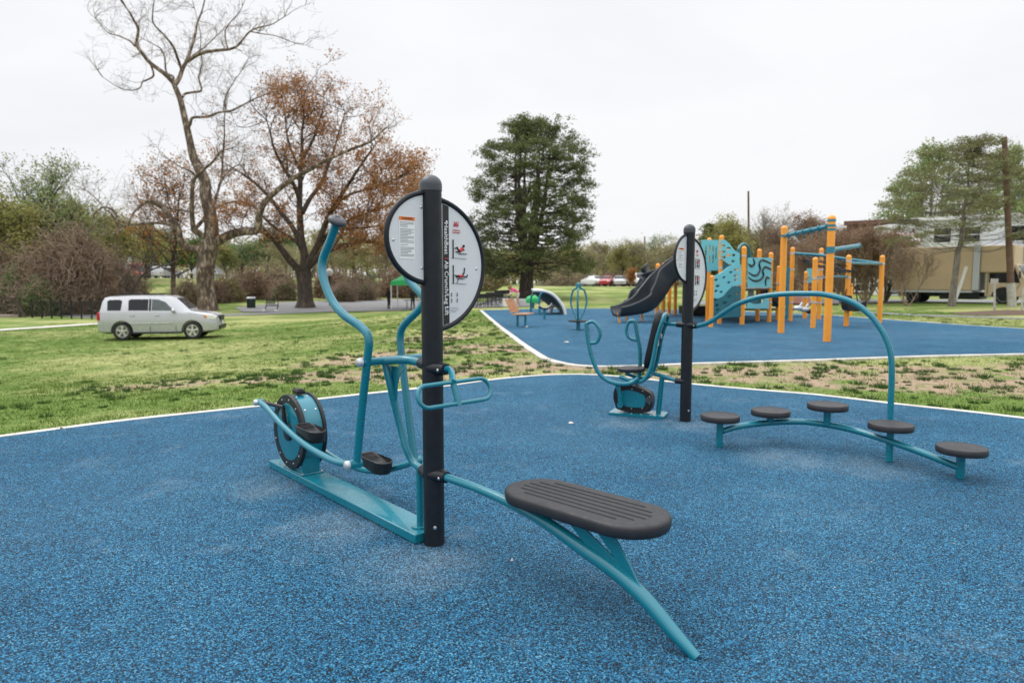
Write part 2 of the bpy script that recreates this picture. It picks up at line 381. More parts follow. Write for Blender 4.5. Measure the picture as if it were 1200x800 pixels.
def np_mesh(name, V, Fc, mat, smooth=False):
    """V (n,3), Fc (m,k)"""
    me = bpy.data.meshes.new(name); k = Fc.shape[1]
    me.vertices.add(len(V)); me.vertices.foreach_set('co', np.ascontiguousarray(V, dtype=np.float32).ravel())
    me.loops.add(Fc.size); me.loops.foreach_set('vertex_index', np.ascontiguousarray(Fc, dtype=np.int32).ravel())
    me.polygons.add(len(Fc)); me.polygons.foreach_set('loop_start', np.arange(0, Fc.size, k, dtype=np.int32))
    me.update(calc_edges=True); me.validate()
    if mat: me.materials.append(mat)
    if smooth: me.shade_smooth()
    return me
def link(name, me, parent=None, loc=(0, 0, 0)):
    o = bpy.data.objects.new(name, me); COL.objects.link(o)
    if parent is not None: o.parent = parent
    else: o.location = loc
    return o
def boolean_cut(ob, cutter):
    md = ob.modifiers.new('c', 'BOOLEAN'); md.object = cutter; md.operation = 'DIFFERENCE'; md.solver = 'EXACT'
    dg = bpy.context.evaluated_depsgraph_get(); dg.update()
    me = bpy.data.meshes.new_from_object(ob.evaluated_get(dg)); ob.modifiers.clear(); ob.data = me; bpy.data.objects.remove(cutter)
    me.shade_smooth(); me.set_sharp_from_angle(angle=R(32))

def merge_small(names):
    """screws, bolts and small print belong to the surface they sit on"""
    for o in [q for q in bpy.data.objects if q.type == 'MESH' and q.parent is not None and q.parent.type == 'MESH' and q.name.split('.')[0] in names]:
        p = o.parent
        if p.data.users > 1 or o.modifiers: continue
        base = len(p.data.materials); 
        for m in o.data.materials: p.data.materials.append(m)
        bm = bmesh.new(); bm.from_mesh(p.data); n = len(bm.faces); bm.from_mesh(o.data); bm.faces.ensure_lookup_table()
        for f in bm.faces[n:]: f.material_index += base
        bm.to_mesh(p.data); bm.free(); bpy.data.objects.remove(o)

# ================================================================ GROUND
def extend(pts): return [Vector((p[0], p[1], 0)) for p in pts]
near_px = [(0, 512), (75, 502), (150, 492.5), (230, 484), (310, 475.5), (400, 465), (480, 456.5), (524, 452.5), (570, 446), (620, 441), (660, 439), (700, 439.5), (750, 444), (813, 450.5), (880, 456.5), (958, 463), (1053, 474), (1120, 481), (1180, 488), (1240, 495)]
near_w = [G(*p) for p in near_px]
a0 = near_w[0]+(near_w[0]-near_w[1])*9.0; a1 = near_w[-1]+(near_w[-1]-near_w[-2])*4
near_poly = [a0]+near_w+[a1]
near_poly = smooth_path(near_poly, 4)
near_closed = near_poly+[Vector((14, -6, 0)), Vector((-16, -6, 0))]
far_near_px = [(565, 363.5), (585, 380), (600, 391), (615, 402), (632, 413), (645, 420), (667, 425.5), (690, 428), (720, 428.3), (760, 427.2), (812, 425), (880, 423), (950, 421), (1020, 418.5), (1100, 416), (1200, 414)]
fn = [G(*p) for p in far_near_px]; fn = smooth_path(fn, 3)
fr = [G(*p) for p in [(1200, 385), (1120, 380), (1036, 374), (962, 368.5), (880, 365), (800, 362.6), (720, 361.3), (640, 361.4)]]
p1 = fn[-1]+(fn[-1]-fn[-2]).normalized()*7; p2 = fr[0]+(fr[0]-fr[1]).normalized()*6
far_closed = fn+[p1, p2]+fr
def poly_area(poly, z, name, mat, kind='structure', cell=None):
    bm = bmesh.new(); vs = [bm.verts.new((p.x, p.y, z)) for p in poly]; f = bm.faces.new(vs); bmesh.ops.triangulate(bm, faces=[f])
    bmesh.ops.recalc_face_normals(bm, faces=bm.faces)
    for f in bm.faces:
        if f.normal.z < 0: f.normal_flip()
    me = bpy.data.meshes.new(name); bm.to_mesh(me); bm.free(); me.materials.append(mat)
    o = link(name, me); o['_o'] = (0, 0, 0); o['kind'] = kind; return o
def strip(poly, w, z0, z1, name, mat, closed=False):
    """a low concrete border running outside a line of points"""
    n = len(poly); vs = []
    for i, p in enumerate(poly):
        a = poly[(i-1) % n] if closed or i else poly[0]; b = poly[(i+1) % n] if closed or i < n-1 else poly[-1]
        t = (b-a).normalized(); nn = Vector((-t.y, t.x, 0))
        vs.append((p, p+nn*w))
    mb = MB(); vv = []
    for p, q in vs: vv += [(p.x, p.y, z0), (p.x, p.y, z1), (q.x, q.y, z1), (q.x, q.y, z0)]
    fs = []
    for i in range(n if closed else n-1):
        j = (i+1) % n
        for k in range(3): fs.append((i*4+k, i*4+k+1, j*4+k+1, j*4+k))
    mb.add(vv, fs); o = mb.build(name, mat, smooth=0); o['kind'] = 'structure'; return o
poly_area(near_closed, 0.0, 'rubber_surface', M['rubber'])
poly_area(far_closed, 0.0, 'rubber_surface', M['rubber'])
strip(near_poly, 0.11, -0.2, 0.004, 'kerb', M['concrete'])
strip(fn, -0.15 if False else 0.0001, -0.2, 0.0, 'kerb', M['concrete']) if False else None
def outward(poly):
    a = sum((poly[i].x*poly[(i+1) % len(poly)].y-poly[(i+1) % len(poly)].x*poly[i].y) for i in range(len(poly)))
    return -1 if a > 0 else 1
strip(far_closed, 0.15*outward(far_closed), -0.2, 0.004, 'kerb', M['concrete'], closed=True)

def inside(poly, X, Y):
    ins = np.zeros(X.shape, bool); n = len(poly)
    for i in range(n):
        x1, y1 = poly[i].x, poly[i].y; x2, y2 = poly[(i+1) % n].x, poly[(i+1) % n].y
        c = ((y1 > Y) != (y2 > Y)) & (X < (x2-x1)*(Y-y1)/((y2-y1) if y2 != y1 else 1e-9)+x1)
        ins ^= c
    return ins
# bare earth shows most between the two blue areas and left of them
def bare_amount(x, y):
    d = 9.0
    for a, b, rr in ((-2.6, 12.3, 3.0), (0.5, 13.2, 2.6), (3.5, 12.4, 2.8), (7.0, 12.3, 3.0), (9.5, 11.3, 3.2), (12, 12.6, 3.5), (-1.0, 16.5, 2.4), (-2.4, 21, 2.0), (-6, 12, 2.0), (-3.5, 15.5, 2.2), (15, 13, 4), (6.3, 10.6, 1.9), (8.3, 10.0, 2.0), (4.2, 11.2, 1.6), (10.5, 9.6, 2.2)):
        d = min(d, math.hypot((x-a)/1.0, (y-b)/0.55)/rr if y < 16 else math.hypot(x-a, y-b)/rr)
    return 1-sm((d-0.55)/0.7)
xs = np.unique(np.concatenate([np.linspace(-420, -60, 19), np.arange(-60, 60, 1.25), np.linspace(60, 420, 19)]))
ys = np.unique(np.concatenate([np.linspace(-60, 0, 7), np.arange(0, 40, 0.8), np.arange(40, 130, 2.0), np.linspace(130, 520, 16)]))
V = np.array([(x, y, H(x, y)) for y in ys for x in xs]); nx = len(xs)
I = np.arange(len(ys)-1)[:, None]*nx+np.arange(nx-1)[None, :]; I = I.ravel()
Fq = np.stack([I, I+1, I+nx+1, I+nx], 1)
me = np_mesh('ground', V, Fq, M['lawn'], True)
at = me.attributes.new('bare', 'FLOAT', 'POINT'); at.data.foreach_set('value', np.array([bare_amount(x, y) for y in ys for x in xs], dtype=np.float32))
g = link('ground', me); g['kind'] = 'structure'

def drape(name, line, w, mat, lift=0.012, kind='structure', n=40):
    """a path laid on the ground along image-free world points"""
    pts = smooth_path([Vector((p[0], p[1], 0)) for p in line], 10); mb = MB(); vs = []; fs = []; m = 5
    for i, p in enumerate(pts):
        a = pts[max(i-1, 0)]; b = pts[min(i+1, len(pts)-1)]; t = (b-a).normalized(); nn = Vector((-t.y, t.x, 0))
        ww = w[0]+(w[1]-w[0])*i/(len(pts)-1) if hasattr(w, '__len__') else w
        for k in range(m):
            q = p+nn*ww*(k/(m-1)-0.5); vs.append((q.x, q.y, H(q.x, q.y)+lift))
    for i in range(len(pts)-1):
        for k in range(m-1): fs.append((i*m+k, i*m+k+1, (i+1)*m+k+1, (i+1)*m+k))
    mb.add(vs, fs); o = mb.build(name, mat, smooth=60); o['kind'] = kind; return o
wp = [T(*p) for p in ((-260, 404), (-60, 391.5), (0, 387), (60, 383.2), (118, 379.5), (200, 375.5))]
drape('footpath', wp, 1.15, M['concrete'], 0.03)
wp = [T(*p) for p in ((40, 365.5), (80, 369), (120, 371.5), (200, 371.5), (300, 368), (420, 363.5), (520, 361))]
drape('asphalt_path', wp, 2.2, M['asphalt'], 0.03)
mb = MB()
pl = [T(*p) for p in ((285, 366), (275, 361), (330, 354.5), (430, 351.5), (520, 350), (600, 349), (640, 351), (620, 359.5), (560, 361), (480, 364), (380, 366))]
def drape_poly(name, poly, mat, lift, step=2.0):
    xs_ = np.arange(min(p.x for p in poly), max(p.x for p in poly)+step, step); ys_ = np.arange(min(p.y for p in poly), max(p.y for p in poly)+step, step)
    bm = bmesh.new(); f = bm.faces.new([bm.verts.new((p.x, p.y, 0)) for p in poly])
    for x in xs_: bmesh.ops.bisect_plane(bm, geom=bm.verts[:]+bm.edges[:]+bm.faces[:], plane_co=(x, 0, 0), plane_no=(1, 0, 0))
    for y in ys_: bmesh.ops.bisect_plane(bm, geom=bm.verts[:]+bm.edges[:]+bm.faces[:], plane_co=(0, y, 0), plane_no=(0, 1, 0))
    for v in bm.verts: v.co.z = H(v.co.x, v.co.y)+lift
    bmesh.ops.recalc_face_normals(bm, faces=bm.faces)
    me = bpy.data.meshes.new(name); bm.to_mesh(me); bm.free(); me.materials.append(mat); o = link(name, me); o['kind'] = 'structure'; return o
drape_poly('pavement', pl, M['asphalt'], 0.045)
drape('asphalt_path', [T(*p) for p in ((1010, 366), (1080, 369.5), (1200, 373.5), (1300, 377))], 0.9, M['asphalt'], 0.02)
# streets far off
drape('street', [(-120, 112), (-60, 108), (-25, 112), (5, 120)], 9, M['asphalt'], 0.03)
drape('street', [(14, 51), (27, 47), (40, 44.5), (70, 38)], 6.0, M['asphalt'], 0.03)
drape('car_park', [(2, 100), (30, 96), (60, 92)], 8, M['asphalt'], 0.03)

# ---- grass blades as one countless mass, thinner where earth shows
def blades(name, pts, per, hmin, hmax, wid, spread, mat, lean=0.5):
    n = len(pts)*per; base = np.repeat(pts, per, axis=0)
    off = rng.normal(0, spread, (n, 2)); x = base[:, 0]+off[:, 0]; y = base[:, 1]+off[:, 1]; z = base[:, 2]-0.005
    a = rng.uniform(0, 2*math.pi, n); h = rng.uniform(hmin, hmax, n); w = wid*rng.uniform(0.6, 1.3, n)
    la = rng.uniform(0, 2*math.pi, n); ll = h*lean*rng.uniform(0.2, 1.0, n)
    V = np.empty((n, 3, 3)); V[:, 0] = np.stack([x-np.cos(a)*w, y-np.sin(a)*w, z], 1); V[:, 1] = np.stack([x+np.cos(a)*w, y+np.sin(a)*w, z], 1)
    V[:, 2] = np.stack([x+np.cos(la)*ll, y+np.sin(la)*ll, z+h], 1)
    me = np_mesh(name, V.reshape(-1, 3), np.arange(n*3).reshape(-1, 3), mat); o = link(name, me); o['kind'] = 'stuff'; return o
def ground_samples(n, x0, x1, y0, y1, power=1.0):
    X = rng.uniform(x0, x1, n); Y = y0+(y1-y0)*rng.uniform(0, 1, n)**power
    ok = ~(inside(near_closed, X, Y) | inside(far_closed, X, Y)) & (np.abs(X) < Y*0.80+1.0)
    # keep clear of the kerbs
    for dx, dy in ((0.10, 0), (-0.10, 0), (0, 0.10), (0, -0.10)): ok &= ~(inside(near_closed, X+dx, Y+dy) | inside(far_closed, X+dx, Y+dy))
    return X[ok], Y[ok]
X, Y = ground_samples(150000, -24, 22, 6.5, 34, 1.6)
keep = np.array([rng.uniform() > 0.85*bare_amount(x, y) for x, y in zip(X, Y)]); X, Y = X[keep], Y[keep]
P = np.array([(x, y, H(x, y)) for x, y in zip(X, Y)])
blades('grass', P, 6, 0.010, 0.038, 0.0035, 0.06, M['blade'], 0.9)
def clumps(n, x0, x1, y0, y1, pw, f, per, hmin, hmax, spread, nm='grass_tufts', mat='tuft'):
    X, Y = ground_samples(n, x0, x1, y0, y1, pw); keep = np.array([rng.uniform() < f(x, y) for x, y in zip(X, Y)]); X, Y = X[keep], Y[keep]
    P = np.array([(x, y, H(x, y)) for x, y in zip(X, Y)]); sz = rng.uniform(0.3, 1.5, len(P))*np.where(rng.uniform(size=len(P)) < .3, .6, 1); n = len(P)*per; idx = np.repeat(np.arange(len(P)), per)
    th = rng.uniform(0, 2*np.pi, n); rr = np.sqrt(rng.uniform(0, 1, n))*spread*sz[idx]; x = P[idx, 0]+np.cos(th)*rr; y = P[idx, 1]+np.sin(th)*rr; z = P[idx, 2]-.005
    a = rng.uniform(0, 2*np.pi, n); h = rng.uniform(hmin, hmax, n)*sz[idx]*(1.15-0.6*rr/(spread*sz[idx])); w = 0.006; ll = h*rng.uniform(.3, .9, n)
    V = np.empty((n, 3, 3)); V[:, 0] = np.stack([x-np.cos(a)*w, y-np.sin(a)*w, z], 1); V[:, 1] = np.stack([x+np.cos(a)*w, y+np.sin(a)*w, z], 1); V[:, 2] = np.stack([x+np.cos(th)*ll, y+np.sin(th)*ll, z+h], 1)
    o = link(nm, np_mesh(nm, V.reshape(-1, 3), np.arange(n*3).reshape(-1, 3), M[mat])); o['kind'] = 'stuff'
def band(x, y):
    b_ = bare_amount(x, y); l = left_of_pads(x, y)
    return 0.03+0.62*b_+0.30*(1-sm(abs(l-2.5)/3.5))*(y > 9)
clumps(34000, -26, 22, 7, 40, 1.4, lambda x, y: 0.9-0.5*bare_amount(x, y), 16, 0.03, 0.075, 0.11, 'grass', 'blade')
clumps(9000, -16, 22, 7.5, 34, 1.15, band, 80, 0.045, 0.095, 0.088)
# ================================================================ FITNESS STATION A (elliptical, crunch bench, sign)
def stadium(hl, r, n=10):
    """outline of half length hl (to the centre of the round ends) and radius r"""
    return [(hl+r*math.cos(a), r*math.sin(a)) for a in np.linspace(-math.pi/2, math.pi/2, n)]+[(-hl-r*math.cos(a), -r*math.sin(a)) for a in np.linspace(-math.pi/2, math.pi/2, n)]
def dish(mb, c, ax, ay, prof, hl, n=12):
    """a rounded stadium solid; prof = (radius, height) rings"""
    az = ax.cross(ay); vs = []; k = 2*n
    for r, h in prof:
        for x, y in stadium(hl, r, n): vs.append(Vector(c)+ax*x+ay*y+az*h)
    m = len(prof); fs = [(i*k+j, i*k+(j+1) % k, (i+1)*k+(j+1) % k, (i+1)*k+j) for i in range(m-1) for j in range(k)]
    fs += [tuple(range(k))[::-1], tuple((m-1)*k+j for j in range(k))]
    mb.add(vs, fs)
def post_meshes(st, c, h, r=0.0635):
    MB().tube([c+Vector((0, 0, 0.002)), c+Vector((0, 0, h-r*0.9))], r, 40).build('post', M['post'], st)
    b = MB(); prof = [(r*0.98, -0.03), (r*1.05, -0.028), (r*1.05, 0.004)]
    prof += [(r*1.05*math.cos(t), 0.004+r*0.98*math.sin(t)) for t in np.linspace(0.12, math.pi/2, 9)]
    b.lathe(prof, c+Vector((0, 0, h-r*0.98)), seg=36).build('cap', M['cap'], st, smooth=50)
def collar(mb, c, z, d, r=0.0635, rr=0.034, dz=0.0):
    """a black clamp growing out of the post towards d; returns its mouth"""
    d = Vector(d).normalized(); a = c+Vector((0, 0, z)); b = a+d*(r+0.055)
    x = Vector((-d.y, d.x, 0))
    n = 18; vs = []
    for k, (t, rx, rz) in enumerate(((0.02, r*1.02, rr*1.25), (r*0.9, r*0.86, rr*1.2), (r+0.03, rr*1.3, rr*1.12), (r+0.062, rr*1.02, rr*1.0))):
        for i in range(n):
            an = 2*math.pi*i/n; vs.append(a+d*t+x*(rx*math.cos(an))+Vector((0, 0, rz*math.sin(an))))
    fs = [(i*n+j, i*n+(j+1) % n, (i+1)*n+(j+1) % n, (i+1)*n+j) for i in range(3) for j in range(n)]+[tuple(range(n))[::-1], tuple(3*n+j for j in range(n))]
    mb.add(vs, fs); return a+d*(r+0.06)
def d_sign(st, c, zc, d, wid, hh, nx_, title, grams, warn, x0=0.045):
    """half-oval sign hung on the side of a post. d: outward, nx_: face normal towards the reader"""
    d = d.normalized(); up = Vector((0, 0, 1)); o = c+Vector((0, 0, zc)); fr_ = nx_
    arc = [(math.cos(t)*wid, math.sin(t)*hh) for t in np.linspace(-math.pi/2, math.pi/2, 33)]
    MB().tube([o+d*max(x, x0-0.02)+up*z for x, z in arc], 0.0155, 12).build('sign_frame', M['post'], st)
    face = [(max(x-0.006, x0), z*0.985) for x, z in arc]; face = [(x0, -hh*0.97)]+[(x, z) for x, z in face if x > x0+0.002]+[(x0, hh*0.97)]
    p = MB(); p.prism(face, o, d, up, 0.006); panel = p.build('sign_panel', M['sign'], st, smooth=20)
    f = o+fr_*0.0045; tx = d if (d.cross(up)).dot(fr_) > 0 else -d
    sc = MB()
    for (x, z) in ((x0+0.03, hh*0.66), (x0+0.03, -hh*0.66), (wid*0.86, -0.02)): sc.lathe([(0.0085, 0), (0.0085, 0.002), (0.005, 0.005), (0.0005, 0.006)], o+fr_*0.003+d*x+up*z, fr_, 12)
    sc.build('screw_heads', M['steel'], panel)
    if title:
        t = MB(); t.prism([(x0, -hh*0.93), (x0+0.046, -hh*0.90), (x0+0.046, hh*0.90), (x0, hh*0.93)], f, d, up, 0.0015); t.build('title_band', M['signblack'], panel, smooth=0)
        t = MB(); g2 = f+fr_*0.0022
        t.text(title[0], g2+d*(x0+0.023)+up*title[4], -up, tx if False else Vector(-up).cross(fr_)*-1, title[3], 'LEFT', 0.0003)
        t.text(title[2], g2+d*(x0+0.023)+up*title[6], -up, Vector(-up).cross(fr_)*-1, title[3], 'LEFT', 0.0003)
        t.build('lettering', M['signwhite'], panel, smooth=0)
        t = MB(); t.text(title[1], g2+d*(x0+0.023)+up*title[5], -up, Vector(-up).cross(fr_)*-1, title[3], 'LEFT', 0.0006); t.build('lettering', M['signred'], panel, smooth=0)
    if warn:
        x1, x2, z1, z2 = warn
        def rect(a, b, c_, d_, m, e, nm):
            MB().prism([(a, c_), (b, c_), (b, d_), (a, d_)], f+fr_*e, d, up, 0.001).build(nm, m, panel, smooth=0)
        rect(x1, x2, z1, z2, M['signwhite'], 0.0, 'label'); rect(x1, x2, z2-0.022, z2-0.001, M['signorange'], 0.0012, 'label_header')
        t = MB(); t.text('WARNING', f+fr_*0.0021+d*((x1+x2)/2)+up*(z2-0.0115), tx, up, 0.016, 'CENTER', 0.0006); t.build('lettering', M['signblack'], panel, smooth=0)
        t = MB(); rr_ = random.Random(3)
        z = z2-0.034
        while z > z1+0.012:
            n = rr_.choice([1, 1, 1, 0.8, 0.55]); a = min(x1, x2)+0.006 if x1 < x2 else x1
            w = (x2-x1-0.012)*n
            xa = x2-0.006 if tx.dot(d) < 0 else x1+0.006
            s_ = -1 if tx.dot(d) < 0 else 1
            t.prism([(xa, z), (xa+s_*w, z), (xa+s_*w, z+0.0032), (xa, z+0.0032)], f+fr_*0.0014, d, up, 0.0006)
            z -= 0.0083 if rr_.random() > 0.18 else 0.014
        t.build('small_print', M['signgrey'], panel, smooth=0)
    for gi, (gx, gz, fig) in enumerate(grams or ()):
        b = MB(); e = f+fr_*0.0025
        def ln(a, c_, r_, m=b): m.tube([e+tx*a[0]*1.0+up*a[1], e+tx*c_[0]+up*c_[1]], r_, 6)
        bx = gx if tx.dot(d) > 0 else -gx
        ln((bx, gz-0.055), (bx, gz+0.055), 0.0035); ln((bx-0.015, gz-0.055), (bx+0.105, gz-0.06), 0.0012)
        r2 = MB()
        if fig == 'crunch':
            ln((bx+0.012, gz+0.0), (bx+0.03, gz+0.01), .003); ln((bx+0.03, gz+0.01), (bx+0.045, gz-0.012), .0042); ln((bx+0.02, gz-0.018), (bx+0.05, gz-0.02), .0035)
            r2.tube([e+tx*(bx+.05)+up*(gz-.014), e+tx*(bx+.066)+up*(gz-.004), e+tx*(bx+.075)+up*(gz+.004)], 0.010, 8)
            ln((bx+0.045, gz-0.03), (bx+0.11, gz-0.03), .0025); ln((bx+.075, gz+.012), (bx+.088, gz-.01), .003); b.ball(e+tx*(bx+.084)+up*(gz+.018), 0.0085, 8)
        elif fig == 'lift':
            b.ball(e+tx*(bx+.03)+up*(gz-.012), 0.0085, 8); r2.tube([e+tx*(bx+.042)+up*(gz-.012), e+tx*(bx+.07)+up*(gz-.012)], 0.009, 8)
            ln((bx+.07, gz-.012), (bx+.088, gz+.012), .0045); ln((bx+.088, gz+.012), (bx+.092, gz+.04), .0035); ln((bx+.07, gz-.012), (bx+.11, gz-.016), .004); ln((bx+.11, gz-.016), (bx+.115, gz-.002), .003)
            ln((bx+.012, gz-.005), (bx+.04, gz-.015), .003); ln((bx+.03, gz-.027), (bx+.09, gz-.027), .002); ln((bx+.04, gz-.027), (bx+.03, gz-.055), .0018)
        else:
            b.ball(e+tx*(bx+.045)+up*(gz+.042), 0.0085, 8); r2.tube([e+tx*(bx+.045)+up*(gz-.006), e+tx*(bx+.046)+up*(gz+.03)], 0.010, 8)
            ln((bx+.045, gz-.006), (bx+.034, gz-.045), .0045); ln((bx+.045, gz-.006), (bx+.06, gz-.045), .0045)
            ln((bx+.045, gz+.025), (bx+.022, gz+.01 if fig == 'a' else gz+.045), .003); ln((bx+.045, gz+.025), (bx+.07, gz+.03), .003); ln((bx+.085, gz-.05), (bx+.085, gz+.05), .003)
        b.build('pictogram', M['signblack'], panel, smooth=30); r2.build('pictogram_shirt', M['signred'], panel, smooth=30)
    if grams:   # heading mark and the small icons and notes below
        b = MB(); g0 = f+fr_*0.0018
        s_ = 1 if tx.dot(d) > 0 else -1
        hx = s_*(x0+0.085)
        for k in range(7): b.tube([g0+tx*(hx+k*0.006)+up*(hh*0.60), g0+tx*(hx+k*0.006)+up*(hh*0.60+0.012+0.020*abs(math.sin(k*1.9)))], 0.0018, 6)
        for k in range(2): b.tube([g0+tx*(hx-0.008)+up*(hh*0.545-k*0.014), g0+tx*(hx+0.05)+up*(hh*0.545-k*0.014)], 0.0024, 6)
        b.build('heading_mark', M['signred'], panel)
        b = MB()
        for k in range(4):
            cx_, cz_ = hx-0.02+0.045*(k % 2), -hh*0.46-0.035*(k//2)
            b.ball(g0+tx*cx_+up*(cz_+0.010), 0.004, 6); b.tube([g0+tx*cx_+up*(cz_-0.010), g0+tx*cx_+up*(cz_+0.006)], 0.0042, 6)
        for k in range(3): b.tube([g0+tx*(hx-0.03)+up*(-hh*0.66-k*0.012), g0+tx*(hx+0.035-0.02*(k == 2))+up*(-hh*0.66-k*0.012)], 0.0012, 5)
        b.build('small_icons', M['signgrey'], panel)

A = G(509, 636); HA = 2.22
uA = Vector((-0.655, 0.756, 0)).normalized(); nA = Vector((-uA.y, uA.x, 0))          # machine axis; nA points to the near side
u2 = (G(818, 772)-A).normalized(); n2 = Vector((-u2.y, u2.x, 0))                       # bench axis; n2 points away to the right
st = thing('fitness_station', 'elliptical walker and black crunch bench on one charcoal post with Ab Crunch/Leg Lift sign', 'exercise machine', A)
post_meshes(st, A, HA)
MB().lathe([(0.011, 0), (0.011, 0.003), (0.006, 0.005)], A+Vector((0.012, -0.062, 0.12)), Vector((0.1, -1, 0)), 12).build('bolt_plate', M['steel'], st)
# signs
dR = Vector((0.70, 0.714, 0)).normalized(); faceA = Vector((dR.y, -dR.x, 0))
d_sign(st, A, 1.70, dR, 0.415, 0.390, faceA, ('HealthBeat', 'I', 'Ab Crunch/Leg Lift', 0.0425, 0.255, 0.045, 0.026), [(0.165, 0.10, 'crunch'), (0.165, -0.055, 'lift')], None, 0.086)
d_sign(st, A, 1.855, -dR, 0.320, 0.266, faceA, None, None, (0.125, 0.235, -0.125, 0.115))
# --- elliptical
def E(px, py, w): return PW(px, py, A, uA, w)
rail = MB()
s0, s1 = 0.055, (G(322, 548)-A).dot(uA)+0.05
def EA(s, w, z): return A+uA*s+nA*w+Vector((0, 0, z))
rw = 0.105
rail.add([EA(s, w, z) for s in (s0, s1) for w in (-rw, rw) for z in (0.003, 0.062)], [(0, 1, 3, 2), (4, 6, 7, 5), (0, 4, 5, 1), (2, 3, 7, 6), (1, 5, 7, 3), (0, 2, 6, 4)])
rail.build('base_rail', M['teal'], st, bevel=0.006)
hc = PW(336, 503, A, uA, 0.11); sc_ = (hc-A).dot(uA); zc = 0.385; Rw = 0.305
hw = 0.088
fly = thing('x', None, None) if False else None
b = MB()   # drum
b.lathe([(Rw*0.80, -hw-0.009), (Rw*0.93, -hw), (Rw*0.95, -hw+0.004), (Rw*0.95, hw-0.004), (Rw*0.93, hw), (Rw*0.80, hw+0.009)], EA(sc_, 0, zc), nA, 48)
hous = b.build('flywheel_housing', M['teal'], st, smooth=40)
b = MB()
for sgn in (1, -1):
    b.lathe([(Rw*0.76, hw*sgn), (Rw*0.77, (hw+0.012)*sgn), (Rw*0.98, (hw+0.012)*sgn), (Rw*1.0, (hw+0.004)*sgn), (Rw*1.0, (hw-0.016)*sgn), (Rw*0.955, (hw-0.018)*sgn)], EA(sc_, 0, zc), nA, 48)
    b.lathe([(0.075, hw*sgn), (0.075, (hw+0.022)*sgn), (0.068, (hw+0.026)*sgn)], EA(sc_, 0, zc), nA, 24)
b.build('rim_ring', M['black'], hous, smooth=35)
b = MB()
for sgn in (1, -1):
    for k in range(12):
        a = 2*math.pi*k/12+0.15; b.lathe([(0.0085, 0), (0.0085, 0.004), (0.004, 0.007)], EA(sc_+math.cos(a)*Rw*0.87, (hw+0.012)*sgn, zc+math.sin(a)*Rw*0.87), nA*sgn, 10)
for a in (0.15, 0.75, 1.35, 1.95): 
    for w in (-0.045, 0.045): b.lathe([(0.008, 0), (0.008, 0.004), (0.004, 0.006)], EA(sc_-math.cos(a)*Rw*0.95, w, zc+math.sin(a)*Rw*0.95), (uA*-math.cos(a)+Vector((0, 0, math.sin(a)))), 10)
b.lathe([(0.009, 0), (0.009, 0.004)], EA(sc_, hw+0.026, zc), nA, 10)
b.build('bolt_heads', M['steel'], hous)
b = MB()   # pedestal under the drum
b.prism([(-0.20, 0.066), (-0.10, 0.066), (0.10, 0.066), (0.10, 0.30), (-0.24, 0.36)], EA(sc_, 0, 0), uA, Vector((0, 0, 1)), 0.145)
b.box(EA(sc_-0.05, 0, 0.068), (0.38, 0.19, 0.010), math.atan2(uA.y, uA.x))
b.build('pedestal', M['teal'], hous, smooth=30, bevel=0.004)
b = MB()
for s_ in (-0.16, -0.05): 
    for z_ in (0.12, 0.20): b.lathe([(0.008, 0), (0.008, 0.004), (0.004, 0.006)], EA(sc_+s_, 0.0735, z_), nA, 10)
for s_ in (-0.22, 0.12):
    for w in (-0.08, 0.08): b.lathe([(0.010, 0), (0.010, 0.006), (0.005, 0.009)], EA(sc_+s_, w, 0.073), Vector((0, 0, 1)), 10)
b.build('bolt_heads', M['steel'], hous)
b = MB(); b.box(EA(sc_, 0.0, zc+Rw+0.012), (0.10, 0.07, 0.035), math.atan2(uA.y, uA.x)); b.box(EA(sc_, 0.0, zc+Rw+0.034), (0.08, 0.05, 0.012), math.atan2(uA.y, uA.x)); b.build('top_block', M['black'], hous, bevel=0.006)
# axle and frame
wl, wr_ = 0.245, -0.235
axl = E(430, 424, wl); axs = (axl-A).dot(uA); axz = axl.z
TU = 0.0235
b = MB(); b.tube([EA(axs, wl+0.035, axz), EA(axs, wr_-0.035, axz)], TU*1.05, 18)
b.tube([EA(axs, 0.13, axz), EA(axs-0.10, 0.02, axz+0.003), EA(0.10, 0.0, axz-0.005)], TU*1.1, 18, 5)
low = E(488, 548, 0.0); lz = low.z
b.tube([E(451, 424, .1), E(457, 450, .08), E(464, 480, .05), E(470, 503, .03), E(476, 525, .02), E(484, 541, 0), EA(0.10, 0, lz)], TU*0.98, 16, 7)
b.tube([EA(0.155, 0, lz), EA(0.155, 0, 0.066)], TU*0.95, 16)
b.lathe([(0.055, 0), (0.055, 0.008)], EA(0.155, 0, 0.063), seg=20)
gp = [E(*p, 0.06) for p in ((456, 428), (476, 431), (469, 438), (466, 450), (465, 468), (463, 470))]
b.prism([((q-A).dot(uA), q.z) for q in gp], A+nA*0.06, uA, Vector((0, 0, 1)), 0.006)
b.build('frame_tube', M['teal'], st)
b = MB()
for w, sgn in ((wl+0.036, 1), (wr_-0.036, -1)): b = MB(); b.lathe([(0.027, 0), (0.027, 0.022*sgn), (0.020, 0.030*sgn), (0.001, 0.033*sgn)], EA(axs, w, axz), nA, 20); b.build('axle_cap', M['zinc'], st, smooth=50)
zh = E(516, 432, 0).z; zb = PW(520, 558, A, u2, 0.0).z
for z, d_ in ((axz-0.005, uA), (lz, uA), (zh, u2), (zb, u2)):
    b = MB(); collar(b, A, z, d_); b.build('clamp', M['post'], st, smooth=50)
for z, d_ in ((zh, u2), (zb, u2)):
    for sgn in (1, -1): b = MB(); b.lathe([(0.010, 0), (0.010, 0.006), (0.005, 0.010)], A+Vector((0, 0, z-0.004))+d_*(0.100)-n2*(0.036*1.0)*sgn, -n2*sgn, 12); b.build('clamp_bolt', M['steel'], st)
